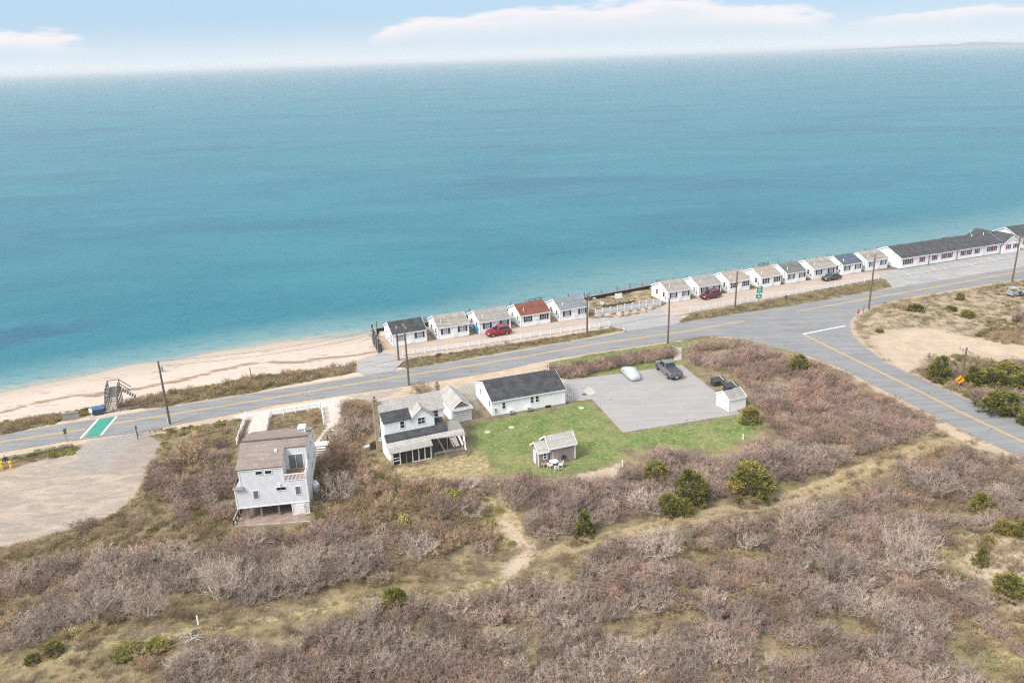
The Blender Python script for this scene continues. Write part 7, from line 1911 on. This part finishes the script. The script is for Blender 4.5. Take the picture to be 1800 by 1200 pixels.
# ------------------------------------------------------------------ bare shrubs that stand out
BS = [[(x.mesh('stems', m), y.mesh('twigs', m)) for x, y in [bare_shrub(sd, 0.82, 0.85, 24, 11, 7, thick=0.5, tw=0.5)]][0] for sd, m in ((501, GREYT), (502, MAUVET), (503, GREYT), (504, BROWNT))]
SHRUBS = [(1600, 1000, 922, 120, 0, 'wide domed bare shrub with pale twisted branches by the pale sand'), (262, 1092, 1026, 90, 2, 'fan-shaped grey bare shrub beside the pale reeds'), (168, 1098, 1032, 90, 2, 'spreading grey bare shrub left of the fan-shaped one'),
 (398, 1052, 975, 100, 0, 'tall pale bare shrub with a dark hollow in the left foreground'), (535, 1030, 960, 95, 2, 'grey bare shrub below the grey house'), (778, 912, 862, 62, 1, 'dark twisted bare shrub left of the sandy path'),
 (1160, 988, 930, 100, 0, 'arching pale bare shrub just below the track'), (1400, 945, 876, 100, 1, 'mauve domed bare shrub below the track right of centre'), (1640, 872, 826, 95, 2, 'grey bare shrub where the track meets the side road'),
 (741, 692, 672, 58, 3, 'rounded brown bush at the foot of the cross-armed pole'), (1000, 900, 850, 80, 1, 'dark mauve bare shrub below the cabin'), (1460, 1010, 945, 95, 0, 'pale bare shrub in the middle of the right thicket'),
 (905, 892, 842, 70, 1, 'dark bare shrub at the left end of the middle thicket'), (600, 880, 828, 74, 2, 'grey bare shrub right of the propane tank'), (1330, 642, 604, 70, 1, 'mauve bare shrub at the corner of the two roads'), (330, 812, 770, 90, 3, 'dark brown bush left of the grey house'),
 (1590, 545, 531, 32, 3, 'brown bush around the dark juniper beyond the stop sign'), (1725, 975, 940, 30, 3, 'small brown bush on the rim of the pale sand'), (860, 870, 830, 50, 1, 'mauve bare shrub at the lower lawn corner')]
for i, (px, py, top, wpx, s, lb) in enumerate(SHRUBS):
    b_ = G(px, py); b_.z = gz(b_); h = height_at(b_, top) - b_.z; dep = (b_ - Vector((0, 0, CAM_H))).dot(FW); w = wpx * dep / F_PX / 1.75
    t_ = thing('bare_shrub', lb, 'shrub', b_, i * 0.9, 'bare shrubs'); t_.scale = (w, w, max(h, 0.5)); link('stems', BS[s][0], t_); link('twigs', BS[s][1], t_)
# fresh green bushes
LM = [(leafy(700 + s, 1, 0.5, 700, 0.06, LIMET).mesh('leaves', LIMET)) for s in range(2)]
for i, (px, py, top, wpx, lb) in enumerate([(388, 820, 806, 24, 'bright yellow-green bush left of the grey house'), (712, 925, 896, 40, 'yellow-green bush in the scrub below the farmhouse'), (793, 880, 855, 46, 'yellow-green bush beside the sandy path head'), (540, 795, 780, 26, 'small green bush right of the stepping stones'), (1688, 1020, 1000, 30, 'green patch bush left of the pale sand')]):
    b_ = G(px, py); b_.z = gz(b_); h = max(height_at(b_, top) - b_.z, .5); dep = (b_ - Vector((0, 0, CAM_H))).dot(FW); w = wpx * dep / F_PX
    t_ = thing('green_bush', lb, 'bush', b_, i, 'fresh green bushes'); t_.scale = (w, w, h); link('leaves', LM[i % 2], t_)
    m_ = MB(); m_.tube([(0, 0, -0.05), (0.02, 0, 0.35), (0.1, 0.05, 0.6)], [0.03, 0.02, 0.01], 5); m_.build('stem', BARK, t_)

# ------------------------------------------------------------------ dead wood and odds and ends
p_ = G(112, 1003); p_.z = gz(p_); t_ = thing('dead_stump', 'broken dead grey stump on the slope below the sandy lot', 'stump', p_)
m_ = MB(); m_.tube([(0, 0, -0.1), (0.05, 0, 0.6), (0.0, 0.05, 1.2), (0.08, 0, 1.35)], [0.2, 0.16, 0.13, 0.04], 8); m_.build('trunk', WOOD_GREY, t_)
for a_ in range(4): m_ = MB(); m_.tube([(0, 0, 0.8 + .12 * a_), (math.cos(a_ * 1.8) * .4, math.sin(a_ * 1.8) * .4, 1.3 + .1 * a_), (math.cos(a_ * 1.8) * .7, math.sin(a_ * 1.8) * .7, 1.35 + .15 * a_)], [.06, .04, .015], 5); m_.build('limb', WOOD_GREY, t_)
for (px, py), lb, sd in (((335, 1132), 'tangle of pale dead branches in the foreground grass', 5), ((965, 935), 'small heap of dead branches beside the sandy track', 6)):
    rs = random.Random(sd); p_ = G(px, py); p_.z = gz(p_); t_ = thing('brush_pile', lb, 'branches', p_)
    for q in range(16):
        az = rs.uniform(0, 6.28); a0 = Vector((rs.gauss(0, .5), rs.gauss(0, .4), rs.uniform(.05, .4))); e_ = a0 + Vector((math.cos(az), math.sin(az), rs.uniform(-.1, .35))) * rs.uniform(.6, 1.4)
        m_ = MB(); m_.tube([a0, a0.lerp(e_, .5) + Vector((0, 0, .12)), e_], [.045, .03, .01], 5); m_.build('branch', mat('bleached_wood', (0.46, 0.41, 0.36), 0.9), t_)
for (px, py), lb, c_ in (((1006, 858), 'small white crate lying at the lower lawn edge', (0.75, 0.75, 0.74)), ((1329, 798), 'small red-brown chest in the thicket above the large juniper', (0.30, 0.11, 0.09)), ((690, 784), 'pale blue drum left of the farmhouse porch', (0.45, 0.5, 0.55))):
    if 'drum' in lb: px, py = 645, 790
    p_ = G(px, py); t_ = thing('box', lb, 'box', p_, 0.5); mm = plain('box_' + str(px), c_, 0.6)
    m_ = MB(); m_.box(-.45, .45, -.3, .3, 0, .42); m_.build('body', mm, t_); m_ = MB(); m_.box(-.48, .48, -.33, .33, .42, .5); m_.build('lid', mm, t_)
a, b = G(651, 792), G(668, 783)
m_ = MB(); dd = b - a; m_.bar((0, 0, .5), dd + Vector((0, 0, .5)), .12, 1.0); m_.bar(Vector((0, 0, 1.03)), dd + Vector((0, 0, 1.03)), .25, .07)
tag(m_.build('timber_wall', WOOD_BROWN, None, loc=a), 'short brown timber wall left of the farmhouse porch', 'wall')
# stepping stones and small litter
for i in range(6):
    p_ = G(577 - i * 3.6, 752 + i * 4.6); m_ = MB(); m_.prism([(math.cos(q * .785) * (.42 + .06 * math.sin(q * 3 + i)), math.sin(q * .785) * (.3 + .05 * math.cos(q * 2 + i))) for q in range(8)], 'z', -.05, .06)
    tag(m_.build('stepping_stone', mat('pale_stone', (0.50, 0.46, 0.41), 0.9), None, loc=p_, rz=.4 * i), 'pale stepping stone by the grey house, %s' % ['nearest the shell bay', 'second from the shell bay', 'third from the shell bay', 'third from the white landing', 'second from the white landing', 'nearest the white landing'][i], 'stone', 'stepping stones by the grey house')
p_ = G(591, 755); m_ = MB(); m_.tube([(math.cos(q * .524) * .55, math.sin(q * .524) * .4, .1) for q in range(13)], .13, 6, cap=False)
tag(m_.build('stone_ring', mat('pale_stone', (0.50, 0.46, 0.41)), None, True, loc=p_), 'pale ring of stones in the scrub by the shell bay', 'fire ring')
for (px, py), lb in (((857, 759), 'leftmost'), ((899, 751), 'middle'), ((1022, 717), 'rightmost')):
    p_ = G(px, py); m_ = MB(); m_.tube([(0, 0, -.05), (0, 0, .05), (0, 0, .08)], [.42, .42, .36], 18); tag(m_.build('tank_cover', mat('pale_green_lid', (0.42, 0.46, 0.32), 0.8), None, loc=p_), 'round pale green tank cover in the lawn, %s of three' % lb, 'cover', 'tank covers in the lawn')
p_ = G(1027, 693); m_ = MB(); m_.tube([(0, 0, 0.0), (0, 0, .03)], .33, 18); m_.tube([(0, 0, 0.03), (0, 0, .04)], .26, 18); tag(m_.build('manhole_cover', plain('cast_iron', (.06, .06, .06)), None, loc=p_), 'dark round manhole cover at the lot corner', 'cover')
# ------------------------------------------------------------------ sea haze
mb = MB(); hz = 56000
mb.box(-70000, 70000, -3000, hz + 20000, -8.5, CAM_H + 6)
hm = bpy.data.materials.new('haze_air'); hm.use_nodes = True; hn = hm.node_tree.nodes
hn.remove(hn['Principled BSDF']); pv = hn.new('ShaderNodeVolumePrincipled'); pv.inputs['Density'].default_value = HAZE; pv.inputs['Color'].default_value = (0.955, 0.98, 1.0, 1); pv.inputs['Anisotropy'].default_value = 0.0
hm.node_tree.links.new(pv.outputs[0], hn['Material Output'].inputs['Volume'])
tag(mb.build('haze', hm), 'pale sea haze', 'haze', kind='stuff')
